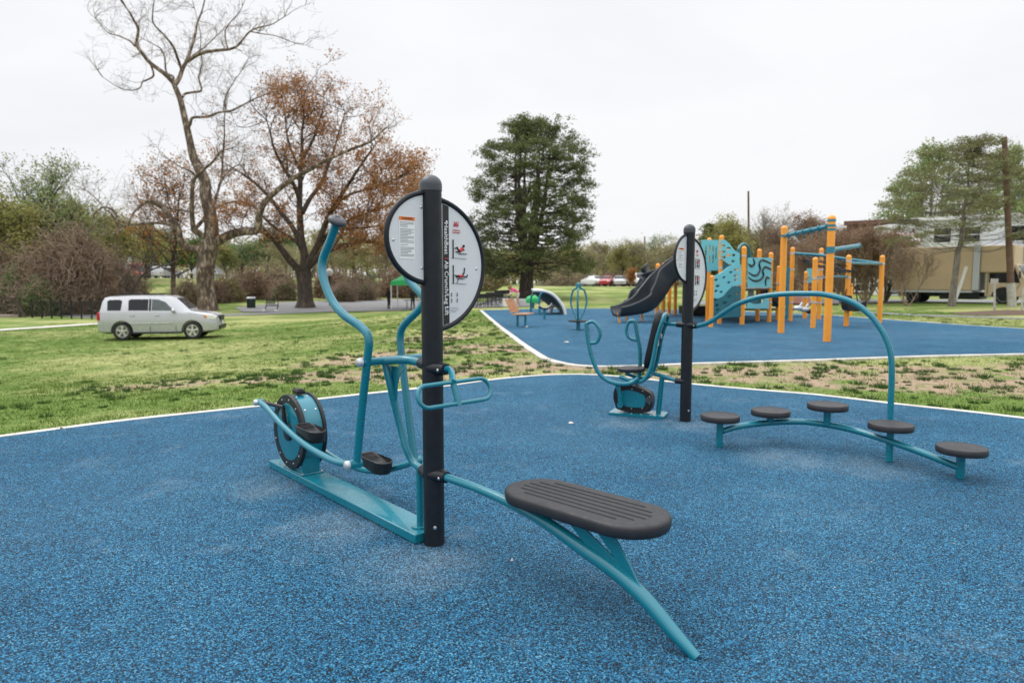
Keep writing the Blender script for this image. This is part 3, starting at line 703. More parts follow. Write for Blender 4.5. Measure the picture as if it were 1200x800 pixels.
# near arm
def path_px(f, lst): return [f(*p) for p in lst]
armL = path_px(E, [(394, 262, wl+0.02), (387, 282, wl+0.03), (378, 306, wl+0.05), (379, 326, wl+0.06), (388, 350, wl+0.06), (402, 368, wl+0.05), (423, 383, wl+0.01), (432, 397, wl), (430, 425, wl), (424, 480, wl), (418, 543, wl)])
s_arm = MB().tube(armL, [0.027, 0.028, 0.027, 0.026, 0.026], 20, 6).build('swing_arm', M['teal'], st)
kn = armL[0]; ax_ = (armL[0]-armL[1]).normalized()
MB().lathe([(0.030, -0.012), (0.052, 0.0), (0.060, 0.012), (0.058, 0.024), (0.048, 0.034), (0.022, 0.040), (0.016, 0.034), (0.001, 0.034)], kn+ax_*0.004, ax_, 28).build('grip_knob', M['cap'], s_arm, smooth=50)
MB().tube([armL[-1]-nA*0.03, armL[-1]+nA*0.055], 0.030, 18).build('pivot_sleeve', M['teal'], s_arm)
MB().lathe([(0.029, 0), (0.029, 0.02), (0.021, 0.029), (0.001, 0.032)], armL[-1]+nA*0.055, nA, 20).build('pivot_cap', M['zinc'], s_arm, smooth=50)
armR = path_px(E, [(464, 282, wr_-0.03), (470, 305, wr_-0.05), (479, 328, wr_-0.07), (494, 345, wr_-0.08), (497, 353, wr_-0.08), (489, 365, wr_-0.05), (474, 380, wr_-0.01), (469, 394, wr_), (471, 420, wr_), (478, 480, wr_), (486, 540, wr_)])
s_arm = MB().tube(armR, 0.026, 20, 6).build('swing_arm', M['teal'], st)
ax_ = (armR[0]-armR[1]).normalized()
MB().lathe([(0.030, -0.012), (0.052, 0.0), (0.060, 0.012), (0.058, 0.024), (0.048, 0.034), (0.022, 0.040), (0.001, 0.034)], armR[0]+ax_*0.004, ax_, 28).build('grip_knob', M['cap'], s_arm, smooth=50)
MB().tube([armR[-1]+nA*0.03, armR[-1]-nA*0.045], 0.029, 18).build('pivot_sleeve', M['teal'], s_arm)
# pedal bars
barL = path_px(E, [(304, 471, wl-0.06), (313, 478, wl-0.06), (330, 497, wl-0.05), (350, 515, wl-0.045), (372, 530, wl-0.03), (395, 541, wl-0.01), (418, 544, wl)])
pb = MB().tube(barL, 0.024, 18, 6).build('pedal_bar', M['teal'], st)
MB().lathe([(0.026, 0), (0.026, 0.02), (0.019, 0.028), (0.001, 0.031)], barL[0]+nA*0.02, nA, 18).build('pivot_cap', M['zinc'], pb, smooth=50)
b = MB(); b.tube([barL[0]-nA*0.03, barL[0]+nA*0.022], 0.027, 16); b.build('pivot_sleeve', M['teal'], pb)
b = MB(); b.tube([barL[0]-nA*0.02-uA*0.0, EA(sc_+0.03, hw+0.035, zc+0.20), EA(sc_, hw+0.03, zc)], 0.017, 10); b.build('crank', M['black'], st)
barR = path_px(E, [(372, 520, wr_+0.06), (384, 531, wr_+0.05), (405, 543, wr_+0.03), (430, 551, wr_+0.01), (455, 550, wr_), (486, 541, wr_)])
pb2 = MB().tube(barR, 0.023, 18, 6).build('pedal_bar', M['teal'], st)
MB().tube([barR[0], EA(sc_+0.0, -hw-0.03, zc-0.02)], 0.017, 10).build('crank', M['black'], st)
def pedal(c, fw, side, name='pedal', parent=st):
    """foot tray: flat heel plate rising into a toe cup"""
    fw = (fw-Vector((0, 0, 0.13))).normalized(); sd = side; up = sd.cross(fw); up = up if up.z > 0 else -up; b = MB()
    L_, W_, n = 0.32, 0.145, 14
    out = []
    for x, y in stadium(L_/2-W_*0.42, W_*0.5, 8): out.append((x, y))
    def wave(x): return 0.030*sm((x+0.02)/-0.14) if x < 0 else 0.0
    k = len(out); vs = []
    for h0, sc in ((-0.050, 0.80), (-0.042, 0.93), (0.0, 1.0), (0.010, 0.985), (0.012, 0.95), (-0.012, 0.90)):
        for x, y in out:
            hz = h0 + (0.035*sm((x-0.0)/0.10) if h0 > -0.001 and h0 != -0.012 else 0)
            if h0 == -0.012: hz = 0.022 if x < 0.02 else 0.004
            vs.append(c+fw*x*sc+sd*y*sc+up*(hz+(0.012 if x < 0 and h0 > -0.001 else 0)))
    fs = [(i*k+j, i*k+(j+1) % k, (i+1)*k+(j+1) % k, (i+1)*k+j) for i in range(5) for j in range(k)]+[tuple(range(k))[::-1], tuple(5*k+j for j in range(k))]
    b.add(vs, fs)
    for i in range(6): b.bar(c+fw*(0.04+i*0.016)-sd*0.045+up*0.002, c+fw*(0.04+i*0.016)+sd*0.045+up*0.002, 0.005, 0.008)
    for i in range(7): b.bar(c+fw*(-0.13+i*0.02)-sd*0.05+up*0.025, c+fw*(-0.13+i*0.02)+sd*0.05+up*0.025, 0.005, 0.004)
    return b.build(name, M['black'], parent, smooth=40)
pcL = E(364, 508, wl-0.14); pedal(pcL+Vector((0, 0, 0.015)), -uA, nA)
pcR = E(440, 541, wr_+0.10); pedal(pcR, -uA, nA)
# --- looped push handle on the bench side
hb = A+Vector((0, 0, zh))+u2*0.12
loopc = PW(534, 461, A, u2, 0.0); loopc = PD(534, 460, 3.79)
b = MB(); tilt = (Vector((0, 0, 1))*0.93-u2*0.36).normalized(); lat = n2
ring = [loopc+lat*x+tilt*y for x, y in stadium(0.20, 0.062, 10)]
b.tube(ring, 0.0125, 14, closed=True)
b.tube([hb-u2*0.02, hb+u2*0.05, PD(531, 447, 3.80), loopc+tilt*0.05, loopc-tilt*0.075], 0.0185, 16, 6)
b.build('push_handle', M['teal'], st)
# --- crunch bench
def Bn(px, py, w=0.0): return PW(px, py, A, u2, w)
pa = A+Vector((0, 0, zb))
b = MB()
foot = G(815, 768)
z0 = zb
ptsb = [pa+u2*0.11, Bn(560, 572), Bn(600, 590), Bn(640, 612), Bn(680, 640), Bn(720, 668), Bn(755, 700), Bn(790, 741), Bn(817, 771)]
ptsb[-1].z = 0.004
b.tube(ptsb, [0.024, 0.025, 0.027, 0.031, 0.036, 0.038, 0.036, 0.031, 0.022], 20, 5)
b.build('bench_rail', M['teal'], st)
cs = ((G(690, 600, 0.47)-A).dot(u2)); cw = 0.0
padc = PD(683, 585, 3.38)
sl = Vector((0, 0, 0.012))
axp = (u2+sl).normalized(); ayp = Vector((-axp.y, axp.x, 0)).normalized()
padc = A+u2*((padc-A).dot(u2))+n2*((padc-A).dot(n2))+Vector((0, 0, padc.z))
b = MB(); dish(b, padc, axp, ayp, [(0.172, -0.068), (0.192, -0.063), (0.199, -0.048), (0.200, -0.016), (0.194, -0.004), (0.180, 0.0), (0.165, 0.0005)], 0.285, 14)
pad = b.build('bench_pad', M['pad'], st, smooth=60)
b = MB()
for i, (y, e) in enumerate(((-0.118, 0.30), (-0.072, 0.37), (-0.024, 0.40), (0.024, 0.40), (0.072, 0.37), (0.118, 0.30))):
    b.tube([padc+axp*x+ayp*y+Vector((0, 0, 0.0002)) for x in (-e, -e*0.98, e*0.98, e)], [0.001, 0.005, 0.005, 0.001], 8)
b.build('pad_ribs', M['black'], pad)
b = MB(); up = Vector((0, 0, 1))
q0 = Bn(690, 632); q1 = Bn(748, 640)
br = [padc+axp*0.05+up*-0.066, padc+axp*0.30+up*-0.066]
def onrail(px, py): return Bn(px, py)
poly3 = [(padc+axp*-0.02-up*0.067), padc+axp*0.06-up*0.067, Bn(722, 655), padc+axp*0.16-up*0.067, padc+axp*0.27-up*0.067, Bn(738, 660), Bn(752, 690), Bn(722, 668), Bn(690, 642)]
o_ = padc; pl2 = []
for q in poly3: pl2.append(((q-o_).dot(u2), (q-o_).dot(up)))
w_ = (Bn(720, 660)-A).dot(n2)
oo = o_-n2*((o_-A).dot(n2)-w_)
b.prism(pl2, oo, u2, up, 0.012); b.build('bench_bracket', M['teal'], st, smooth=0, bevel=0.002)

# ================================================================ FITNESS STATION B (seated press, arched rail with stepping pods)
Bp = G(803, 493); HB = 2.24
sb = thing('fitness_station', 'seated press machine, arched teal rail and five round black stepping pods on one charcoal post', 'exercise machine', Bp)
post_meshes(sb, Bp, HB)
MB().lathe([(0.011, 0), (0.011, 0.003), (0.006, 0.005)], Bp+Vector((0.02, -0.062, 0.13)), Vector((0.1, -1, 0)), 12).build('bolt_plate', M['steel'], sb)
dB = Vector((0.69, 0.724, 0)).normalized(); faceB = Vector((dB.y, -dB.x, 0))
d_sign(sb, Bp, 1.68, dB, 0.40, 0.42, faceB, None, [(0.15, 0.13, 'a'), (0.15, -0.06, 'b')], None, 0.075)
d_sign(sb, Bp, 1.86, -dB, 0.31, 0.27, faceB, None, None, (0.125, 0.235, -0.125, 0.115))
u3 = (G(714, 484)-G(781, 489)).normalized(); n3 = Vector((-u3.y, u3.x, 0))  # n3 points at the viewer
if n3.y > 0: n3 = -n3
O3 = Bp+u3*0.30
def S(px, py, w=0.0):
    n = n3; r = ray(px, py); q = Bp+n*w
    t = (q-CAM).dot(n)/r.dot(n); return CAM+r*t
c3 = (G(748, 486)); pw = (c3-Bp).dot(n3)
b = MB(); b.box(c3+Vector((0, 0, 0.018)), (0.66, 0.30, 0.03), math.atan2(u3.y, u3.x)); bpl = b.build('base_plate', M['teal'], sb)
b = MB()
for i in range(6):
    for sgn in (-1, 1): b.lathe([(0.010, 0), (0.010, 0.006), (0.005, 0.009)], c3+u3*(-0.28+0.112*i)+n3*0.12*sgn+Vector((0, 0, 0.033)), seg=10)
b.build('bolt_heads', M['steel'], bpl)
wz = pw
hcn = S(739, 472, wz+0.06)
b = MB(); up = Vector((0, 0, 1))
hp = [(0.22, -0.13), (0.26, 0.0), (0.24, 0.12), (0.16, 0.165), (0.0, 0.15), (-0.17, 0.09), (-0.21, 0.0), (-0.20, -0.10), (-0.15, -0.15), (0.10, -0.16)]
def sp(poly, k=3): 
    p = [Vector((x, y, 0)) for x, y in poly]; q = smooth_path(p+[p[0]], k)[:-1]; return [(v.x, v.y) for v in q]
hcn.z = 0.205
hcn = c3+u3*0.03+Vector((0, 0, 0.205))
b.prism(sp(hp), hcn, u3, up, 0.17); hh_ = b.build('gear_housing', M['black'], sb, smooth=35, bevel=0.006)
b = MB(); b.prism(sp([(x*0.62, y*0.62) for x, y in hp]), hcn, u3, up, 0.182); b.build('housing_cover', M['teal'], hh_, smooth=35)
b = MB(); b.lathe([(0.04, -0.098), (0.04, 0.098)], hcn-u3*0.17, n3, 18); b.build('hub', M['cap'], hh_)
b = MB()
for a in range(9): b.lathe([(0.008, 0), (0.008, 0.004), (0.004, 0.006)], hcn+n3*0.085+u3*0.19*math.cos(a*0.7)+up*0.12*math.sin(a*0.7), n3, 8)
b.build('housing_bolts', M['steel'], hh_)
r0 = 0.026
wN, wF = pw+0.24, pw-0.20
b = MB(); b.tube([S(722, 447, wN-0.03), S(726, 460, wN-0.05), S(727, 474, wN-0.08)], [0.030, 0.024, 0.026], 14, 4); b.lathe([(0.035, -0.02), (0.035, 0.03)], S(727, 474, wN-0.09), n3, 16); b.build('crank_arm', M['teal'], sb)
nb = [S(687, 379, wN), S(690, 404, wN), S(698, 430, wN), S(708, 443, wN), S(722, 449, wN), S(738, 449, wN-0.03), S(748, 443, wN-0.05)]
b = MB(); b.tube(nb, r0, 18, 6)
b.tube([S(687, 379, wN), S(695, 377, wN), S(702, 385, wN), S(703, 393, wN), S(699, 401, wN), S(692, 402, wN)], 0.021, 14, 6); b.build('press_arm', M['teal'], sb)
b = MB(); b.tube([S(750, 433, wF), S(750, 410, wF), S(747, 393, wF), S(744, 376, wF)], r0, 18, 6)
b.tube([S(744, 376, wF), S(737, 377, wF), S(734, 388, wF), S(738, 396, wF), S(748, 399, wF)], 0.021, 14, 6)
b.tube([S(750, 433, wF), S(748, 446, wF), S(738, 452, wF+0.1)], r0, 14, 5); b.build('press_arm', M['teal'], sb)
sct = S(740, 430, pw); b = MB(); b.lathe([(0.130, -0.055), (0.158, -0.050), (0.170, -0.030), (0.168, -0.010), (0.150, 0.0), (0.06, 0.003), (0.001, 0.003)], sct, Vector((-0.03, 0, 1)), 36); b.build('seat', M['pad'], sb, smooth=50)
# support loop under the seat and behind the backrest
def loop(w): return [S(726, 441, w), S(740, 446, w), (S(753, 446, w)), S(763, 430, w), S(770, 396, w), S(777, 374, w)]
b = MB(); wa, wb = pw+0.15, pw-0.17
topm = [S(781, 366, wa*0.6+wb*0.4), S(785, 367, wa*0.3+wb*0.7)]
ln_ = loop(wa); lf_ = [p + n3*(wb-wa) for p in ln_]; tm_ = [ln_[-1]*0.75+lf_[-1]*0.25+Vector((0, 0, .045)), ln_[-1]*0.25+lf_[-1]*0.75+Vector((0, 0, .045))]
b.tube(ln_+tm_+lf_[::-1], 0.024, 16, 5)
b.tube([S(738, 444, pw), S(738, 461, pw)], 0.04, 16)
b.tube([S(764, 437, pw), S(778, 441, pw*0.5), Bp+Vector((0, 0, S(792, 446, 0).z))+u3*0.10], 0.024, 14, 5)
b.tube([ln_[-1]*0.6+lf_[-1]*0.4-Vector((0, 0, .06)), Bp+Vector((0, 0, S(794, 380, 0).z))+u3*0.10], 0.022, 14)
b.tube([S(763, 440, wa), S(763, 440, wb)], 0.020, 12)
b.tube([S(776, 441, pw*0.6), c3-u3*0.24+Vector((0, 0, 0.03))], 0.030, 16)
b.build('seat_frame', M['teal'], sb)
bk0 = (ln_[3]+lf_[3])/2+Vector((0, 0, 0.0)); bk1 = (ln_[-1]+lf_[-1])/2+Vector((0, 0, 0.05)); axb = (bk1-bk0).normalized(); ayb = n3
b = MB(); cc = (bk0+bk1)/2+u3*0.065; dish(b, cc, axb, ayb, [(0.13, -0.04), (0.150, -0.032), (0.155, 0.0), (0.142, 0.032), (0.11, 0.04)], (bk1-bk0).length/2-0.11, 12)
bk = b.build('backrest', M['black'], sb, smooth=50)
b = MB(); b.box(cc-u3*0.045-axb*0.02, (0.02, 0.10, 0.10), math.atan2(u3.y, u3.x)); b.lathe([(0.03, -0.02), (0.03, 0.03)], cc-u3*0.05+axb*0.05, -u3, 12); b.build('back_bracket', M['zinc'], bk)
b = MB(); dA_ = (G(1041, 531)-Bp).normalized()

zA_ = PW(812, 381, Bp, dA_, 0).z; 
for z, d_, q_ in ((S(794, 380, 0).z, u3, .03), (S(792, 446, 0).z, u3, .03), (zA_, dA_, .034)):
    b = MB(); collar(b, Bp, z, d_, rr=q_); b.build('clamp', M['post'], sb, smooth=50)
b = MB(); b.lathe([(0.010, 0), (0.010, 0.006)], Bp+Vector((0, 0, zA_))+dA_*0.10-Vector((-dA_.y, dA_.x, 0))*0.036, Vector((dA_.y, -dA_.x, 0)), 12); b.build('clamp_bolts', M['steel'], sb)
def Ar(px, py): return PW(px, py, Bp, dA_, 0)
arch = [Bp+Vector((0, 0, zA_))+dA_*0.11, Ar(820, 381), Ar(832, 377), Ar(847, 367), Ar(863, 357), Ar(879, 351), Ar(895, 347), Ar(918, 344.5), Ar(942, 344), Ar(962, 344.5), Ar(980, 348), Ar(994, 352), Ar(1006, 358), Ar(1016, 366), Ar(1025, 375), Ar(1037, 394), Ar(1044, 415), Ar(1045, 441), Ar(1044, 470), Ar(1043, 500), Ar(1042, 531)]
arch[-1].z = 0.003
MB().tube(arch, 0.027, 20, 4).build('arched_rail', M['teal'], sb)
# pods on a bowed beam
pods = [((844, 486), (2.01, 6.54)), ((903, 480), (2.57, 6.66)), ((970, 473), (3.07, 6.50)), ((1044, 496), (3.35, 5.98)), ((1127, 523), (3.67, 5.47))]
beam_px = [(846, 505), (868, 499), (903, 495), (940, 494), (972, 498), (1005, 505), (1040, 516), (1080, 530), (1125, 548)]
plan = [Vector((x, y, 0)) for _, (x, y) in pods]; plan = smooth_path(plan, 8)
bm_ = []
for px, py in beam_px:
    X_ = (px-600)/F
    q = min(plan, key=lambda p: abs(p.x/(p.y)*1.0-X_*(1/ (math.cos(PITCH)+0.0)) + 0.0*X_) if False else abs((CAM+ray(px, py)*((p.y)/ray(px, py).y)).x-p.x))
    bm_.append(PD(px, py, q.y))
MB().tube(bm_, 0.030, 18, 5).build('pod_beam', M['teal'], sb)
for i, ((px, py), (x, y)) in enumerate(pods):
    c = PD(px, py, y); c.x = x if abs(c.x-x) < 0.0 else c.x
    b = MB(); b.lathe([(0.160, -0.056), (0.180, -0.054), (0.184, -0.048), (0.184, -0.007), (0.179, 0.0), (0.168, 0.0025), (0.163, -0.001), (0.02, 0.001), (0.001, 0.001)], c, seg=40); b.build('stepping_pod', M['pad'], sb, smooth=40)
    zb_ = 0.003 if i in (0, 4) else min(bm_, key=lambda p: (p-c).length).z
    if i == 3: zb_ = 0.003
    stx = MB(); stx.tube([Vector((c.x, c.y, c.z-0.05)), Vector((c.x, c.y, zb_))], 0.033 if i != 3 else 0.030, 18); stx.build('pod_stem', M['teal'], sb)

# scraps on the rubber
for i, (px, py, s_, lb) in enumerate(((669, 496, 0.035, 'pale flat scrap beside the seated press machine'), (664, 401, 0.09, 'white scrap on the blue surface behind the seated press machine'), (617, 383, 0.07, 'small white ball of litter at the foot of the slatted seat'), (600, 657, 0.012, 'tiny pale chip on the blue surface near the crunch bench'))):
    c = G(px, py); b = MB(); rr_ = random.Random(i)
    poly = [(math.cos(a)*s_*rr_.uniform(0.6, 1.1), math.sin(a)*s_*rr_.uniform(0.5, 0.9)) for a in np.linspace(0, 5.6, 8)]
    n_ = len(poly); vs = [c+Vector((x, y, 0.003+0.1*s_*rr_.random())) for x, y in poly]+[c+Vector((x*0.5, y*0.5, 0.012+s_*0.35*rr_.random())) for x, y in poly]
    b.add(vs, [(j, (j+1) % n_, n_+(j+1) % n_, n_+j) for j in range(n_)]+[tuple(n_+j for j in range(n_))]); o = b.build('paper_scrap', M['litter'], smooth=0); tag(o, lb, 'litter')

# small leaf bits and crumbs blown onto the rubber
n_ = 420; X = rng.uniform(-7, 8, n_); Y = rng.uniform(2.2, 12, n_); ok = inside(near_closed, X, Y); X, Y = X[ok], Y[ok]; n_ = len(X)
V = np.empty((n_, 4, 3)); a = rng.uniform(0, 6.28, n_); s_ = rng.uniform(.003, .010, n_)
for k, (u_, v_) in enumerate(((-1, 0), (0, .5), (1, 0), (0, -.5))):
    V[:, k, 0] = X+(u_*np.cos(a)-v_*np.sin(a))*s_; V[:, k, 1] = Y+(u_*np.sin(a)+v_*np.cos(a))*s_; V[:, k, 2] = 0.004+s_*.3*(k % 2)
M['crumb'] = leafmat('leaf crumbs', [(0.50, 0.42, 0.30), (0.35, 0.10, 0.05), (0.60, 0.50, 0.36)], 0.0)
o = link('debris', np_mesh('debris', V.reshape(-1, 3), np.arange(n_*4).reshape(-1, 4), M['crumb'])); o['kind'] = 'stuff'

# ================================================================ PLAYGROUND
UPV = Vector((0, 0, 1))
def vpost(parent, base, top_z, r=0.088, cap=True, z0=0.002):
    b = MB(); b.tube([Vector((base.x, base.y, z0)), Vector((base.x, base.y, top_z-r*0.9))], r, 24)
    p = b.build('post', M['orange'], parent)
    b = MB(); prof = [(r*1.05, -0.01), (r*1.05, 0.02)]+[(r*1.05*math.cos(t), 0.02+r*0.95*math.sin(t)) for t in np.linspace(0.15, math.pi/2, 6)]
    b.lathe(prof, Vector((base.x, base.y, top_z-r)), seg=24); b.build('post_cap', M['orange'], p, smooth=50); return p
def band(parent, base, z, r=0.088, m='zinc'):
    MB().lathe([(r*1.0, -0.03), (r*1.12, -0.03), (r*1.12, 0.03), (r*1.0, 0.03)], Vector((base.x, base.y, z)), seg=20).build('clamp_band', M[m], parent, smooth=30)
def zat(p, py):
    """height above ground seen at picture row py over ground point p"""
    c = (p.x)/1.0; e = math.atan(-(py-400)/F)-PITCH; return CAMH+p.y*math.tan(e)
def holes_poly(poly, o, ax, ay, th, holes, name, mat, parent):
    """a panel with real openings cut through it"""
    b = MB(); b.prism(poly, o, ax, ay, th); ob = b.build(name, mat, parent, smooth=0)
    if holes:
        c = MB(); n = ax.cross(ay).normalized()
        for h in holes:
            c.prism(h, o, ax, ay, th*6)
        cu = c.build('cutter', mat, None, origin=Vector(parent['_o']), smooth=0)
        cu.location = parent['_o']; bpy.context.view_layer.update(); 
        boolean_cut(ob, cu)
    return ob
def oval(cx, cy, rx, ry, a=0.0, n=14):
    return [(cx+rx*math.cos(t)*math.cos(a)-ry*math.sin(t)*math.sin(a), cy+rx*math.cos(t)*math.sin(a)+ry*math.sin(t)*math.cos(a)) for t in np.linspace(0, 2*math.pi, n, endpoint=False)]
pm = {}
for k, (bx, by, ty) in dict(f=(887.5, 376, 292), g=(869.5, 380, 289), h=(843, 379, 276), i=(829, 377, 279), b=(901, 377, 296), c=(910.5, 375, 312)).items():
    p = G(bx, by); pm[k] = (p, zat(p, ty))
ps = thing('play_structure', 'orange, aqua and dark grey climbing structure with two moulded slides', 'playground structure', G(865, 378))
for k, (p, zt) in pm.items(): vpost(ps, p, zt, 0.088 if k != 'c' else 0.07)
back = {}
for k, (bx, by, ty) in dict(s1=(770, 368.5, 309), s2=(777, 369, 308), s3=(784, 367.5, 313), e1=(791, 368.5, 330), e2=(818, 368, 300), e3=(851, 370, 292), e4=(862, 369, 296)).items():
    p = G(bx, by); back[k] = (p, zat(p, ty)); vpost(ps, p, zat(p, ty), 0.10 if k[0] == 's' else 0.088)
pj = G(833, 383); vpost(ps, pj, zat(pj, 323), 0.075)
# decks
def deck(pts, z, nm='deck'):
    b = MB(); c = sum((Vector(p) for p in pts), Vector())/len(pts)
    b.prism([((p-c).x, (p-c).y) for p in pts], Vector((c.x, c.y, z)), Vector((1, 0, 0)), Vector((0, 1, 0)), 0.07); b.build(nm, M['black'], ps, smooth=0)
dz = zat(pm['g'][0], 337)
deck([pm['i'][0], pm['h'][0]+Vector((0.2, -0.1, 0)), pm['g'][0], pm['b'][0], pm['c'][0]+Vector((0.3, 1.0, 0)), back['e4'][0], back['e2'][0]], 1.30)
deck([back['s1'][0], back['e1'][0], back['e2'][0]+Vector((0, 0, 0)), pm['i'][0]], 1.75)
# panel frame of reference: the row of posts i-h-g-b faces the viewer
def pan(px, py, o, u): return ((PW(px, py, o, u, 0)-Vector((o.x, o.y, 0))).dot(u), PW(px, py, o, u, 0).z)
def panel_px(name, mat, o, u, poly, holes=(), th=0.03, parent=ps, lift=0.0, smooth_k=0):
    n = Vector((-u.y, u.x, 0)); n = n if n.y < 0 else -n
    q = [pan(x, y, o, u) for x, y in poly]
    if smooth_k:
        v = smooth_path([Vector((a, b, 0)) for a, b in q]+[Vector((q[0][0], q[0][1], 0))], smooth_k)[:-1]; q = [(a.x, a.y) for a in v]
    hs = []
    for (x, y, rx, ry, a) in holes:
        c = pan(x, y, o, u); s_ = (pan(x+rx, y, o, u)[0]-c[0]); t_ = abs(pan(x, y+ry, o, u)[1]-c[1]); hs.append(oval(c[0], c[1], s_, t_, a))
    return holes_poly(q, Vector((o.x, o.y, 0))+n*lift, u, UPV, th, hs, name, mat, parent)
uih = (pm['h'][0]-pm['i'][0]).normalized(); ihg = (pm['g'][0]-pm['h'][0]).normalized(); igb = (pm['b'][0]-pm['g'][0]).normalized()
panel_px('slotted_panel', M['aqua'], pm['i'][0], Vector((1, 0.06, 0)).normalized(), [(821, 281), (841.5, 281.5), (841.5, 317), (827, 317), (821, 316)],
         [(826, 297, 0.9, 10, 0), (830.5, 292, 0.8, 5.5, 0), (830.5, 304, 0.8, 5, 0), (834.5, 292, 0.8, 4, 0), (834.5, 303, 0.8, 6, 0), (838, 297, 0.8, 9, 0)], lift=0.1)
cr = random.Random(4)
def wallholes(poly, lst): return [(x, y, 2.6 if k % 2 else 2.1, 1.5, 0.0) for k, (x, y) in enumerate(lst)]
panel_px('wave_panel', M['aqua'], pm['h'][0], ihg, [(846, 281), (851, 281.5), (856, 286), (861, 293), (868, 297), (868, 313), (860, 311), (853, 308), (846, 303)],
         wallholes(0, [(849, 288), (855, 291), (849, 295), (855, 299), (861, 299), (849.5, 301.5), (860, 306)]), lift=0.1)
uf = (G(868, 381.5)-G(834.5, 383)).normalized(); of = G(834.5, 383)
panel_px('climbing_wall', M['aqua'], of, uf, [(835, 324), (841, 322), (847, 318), (853, 313), (860, 310), (868, 309.5), (868.5, 334), (862, 334.5), (857, 336), (852, 341), (847, 347), (841, 350), (835, 349)],
         wallholes(0, [(848.5, 325), (856.5, 319), (854, 331), (862, 323), (862, 328), (841, 335), (839, 341), (862.5, 316), (845, 342), (839, 328)]), smooth_k=0)
panel_px('climbing_wall', M['teal_dark'], of, uf, [(835, 352.5), (840, 352), (846, 348), (852, 341.5), (858, 336.8), (864, 335), (868, 335.5), (868, 371), (852, 372), (835, 373.5)],
         wallholes(0, [(854, 347), (862, 344), (862, 351), (840, 357.5), (841, 363), (849, 354.5), (839, 369), (855, 359)]))
b = MB(); q_ = [pan(x, y, of, uf) for x, y in ((837, 326), (848, 320), (860, 313), (867, 313), (867, 370), (837, 372))]; b.prism(q_, Vector((of.x, of.y+0.5, 0)), uf, UPV, 0.04); b.build('backing_panel', M['teal_dark'], ps, smooth=0)
panel_px('round_window_panel', M['teal_dark'], pm['h'][0], ihg, [(846, 306), (852, 308), (857, 312), (850, 320), (845, 323)], lift=0.02)
# swirl panel with dark wavy bands standing proud of it
sw = panel_px('swirl_panel', M['aqua'], pm['g'][0], igb, [(873, 302), (900.5, 302), (900.5, 337), (873, 337)], lift=0.10)
n_ = Vector((-igb.y, igb.x, 0)); n_ = n_ if n_.y < 0 else -n_
def onp(px, py, e=0.118): a, z = pan(px, py, pm['g'][0], igb); return Vector((pm['g'][0].x, pm['g'][0].y, 0))+igb*a+UPV*z+n_*e
for w in ([(873.5, 309), (877, 312), (880.5, 309), (879, 303)], [(873.5, 319), (879, 322.5), (884, 322), (887, 316), (886, 309), (889, 305), (894, 306), (900, 309)], [(873.5, 325), (880, 329), (887, 328), (891, 323), (890, 317), (893, 313), (897, 314), (900, 316)], [(894, 335), (893.5, 329), (895, 325), (898, 326)]):
    b = MB(); b.tube([onp(*p) for p in w], [0.02, 0.045, 0.05, 0.045, 0.03], 8, 5); b.build('wave_band', M['signblack'], sw)
panel_px('counter_panel', M['aqua'], pm['g'][0], igb, [(873.5, 347), (899, 347), (899, 361.5), (873.5, 361.5)], [(885, 352.5, 8.5, 3.6, 0)], lift=0.06)
panel_px('lower_panel', M['teal_dark'], pm['g'][0], igb, [(876, 348.5), (893, 348.5), (893, 360), (876, 360)], lift=-0.05)
panel_px('red_panel', M['signred'], pm['f'][0], Vector((1, 0, 0)), [(889, 340), (893, 340), (893, 347), (889, 347)], lift=0.05)
panel_px('white_panel', M['white'], pm['f'][0], Vector((1, 0, 0)), [(876, 337.5), (883, 337.5), (883, 348), (876, 348)], lift=0.05)
b = MB(); hoop = [(866, 299), (865.5, 292), (869, 286.5), (873, 286), (877, 289.5), (878.5, 296), (879, 302)]
b.tube([PW(x, y, pm['g'][0]+Vector((0, 0.3, 0)), igb) for x, y in hoop], 0.045, 12, 5); b.build('grab_hoop', M['teal'], ps)
for k, zz in (('h', (283, 293, 303, 314)), ('g', (300,)), ('b', (304, 320, 336, 354)), ('i', (318,)), ('f', (345,)), ('c', (332, 343))):
    for y in zz: band(ps, pm[k][0], zat(pm[k][0], y))
b = MB(); pa_ = G(884, 370.5); b.box(Vector((pa_.x+0.4, pa_.y, 0.33)), (3.4, 0.9, 0.08)); b.build('transfer_step', M['black'], ps, smooth=0)
b = MB(); b.box(Vector((G(830, 369).x, G(830, 369).y, 0.25)), (2.6, 1.2, 0.4)); b.build('lower_deck', M['black'], ps, smooth=0, bevel=0.03)
# small dark roof scoop between posts b and the ladder
b = MB(); p0 = pm['c'][0]; b.prism([(-0.55, 0), (0.6, -0.25), (0.5, -0.6), (0.1, -0.75), (-0.5, -0.3)], Vector((p0.x-0.1, p0.y+0.1, zat(p0, 339))), Vector((1, 0, 0)), UPV, 0.9); b.build('bubble_panel', M['black'], ps, smooth=0, bevel=0.05)
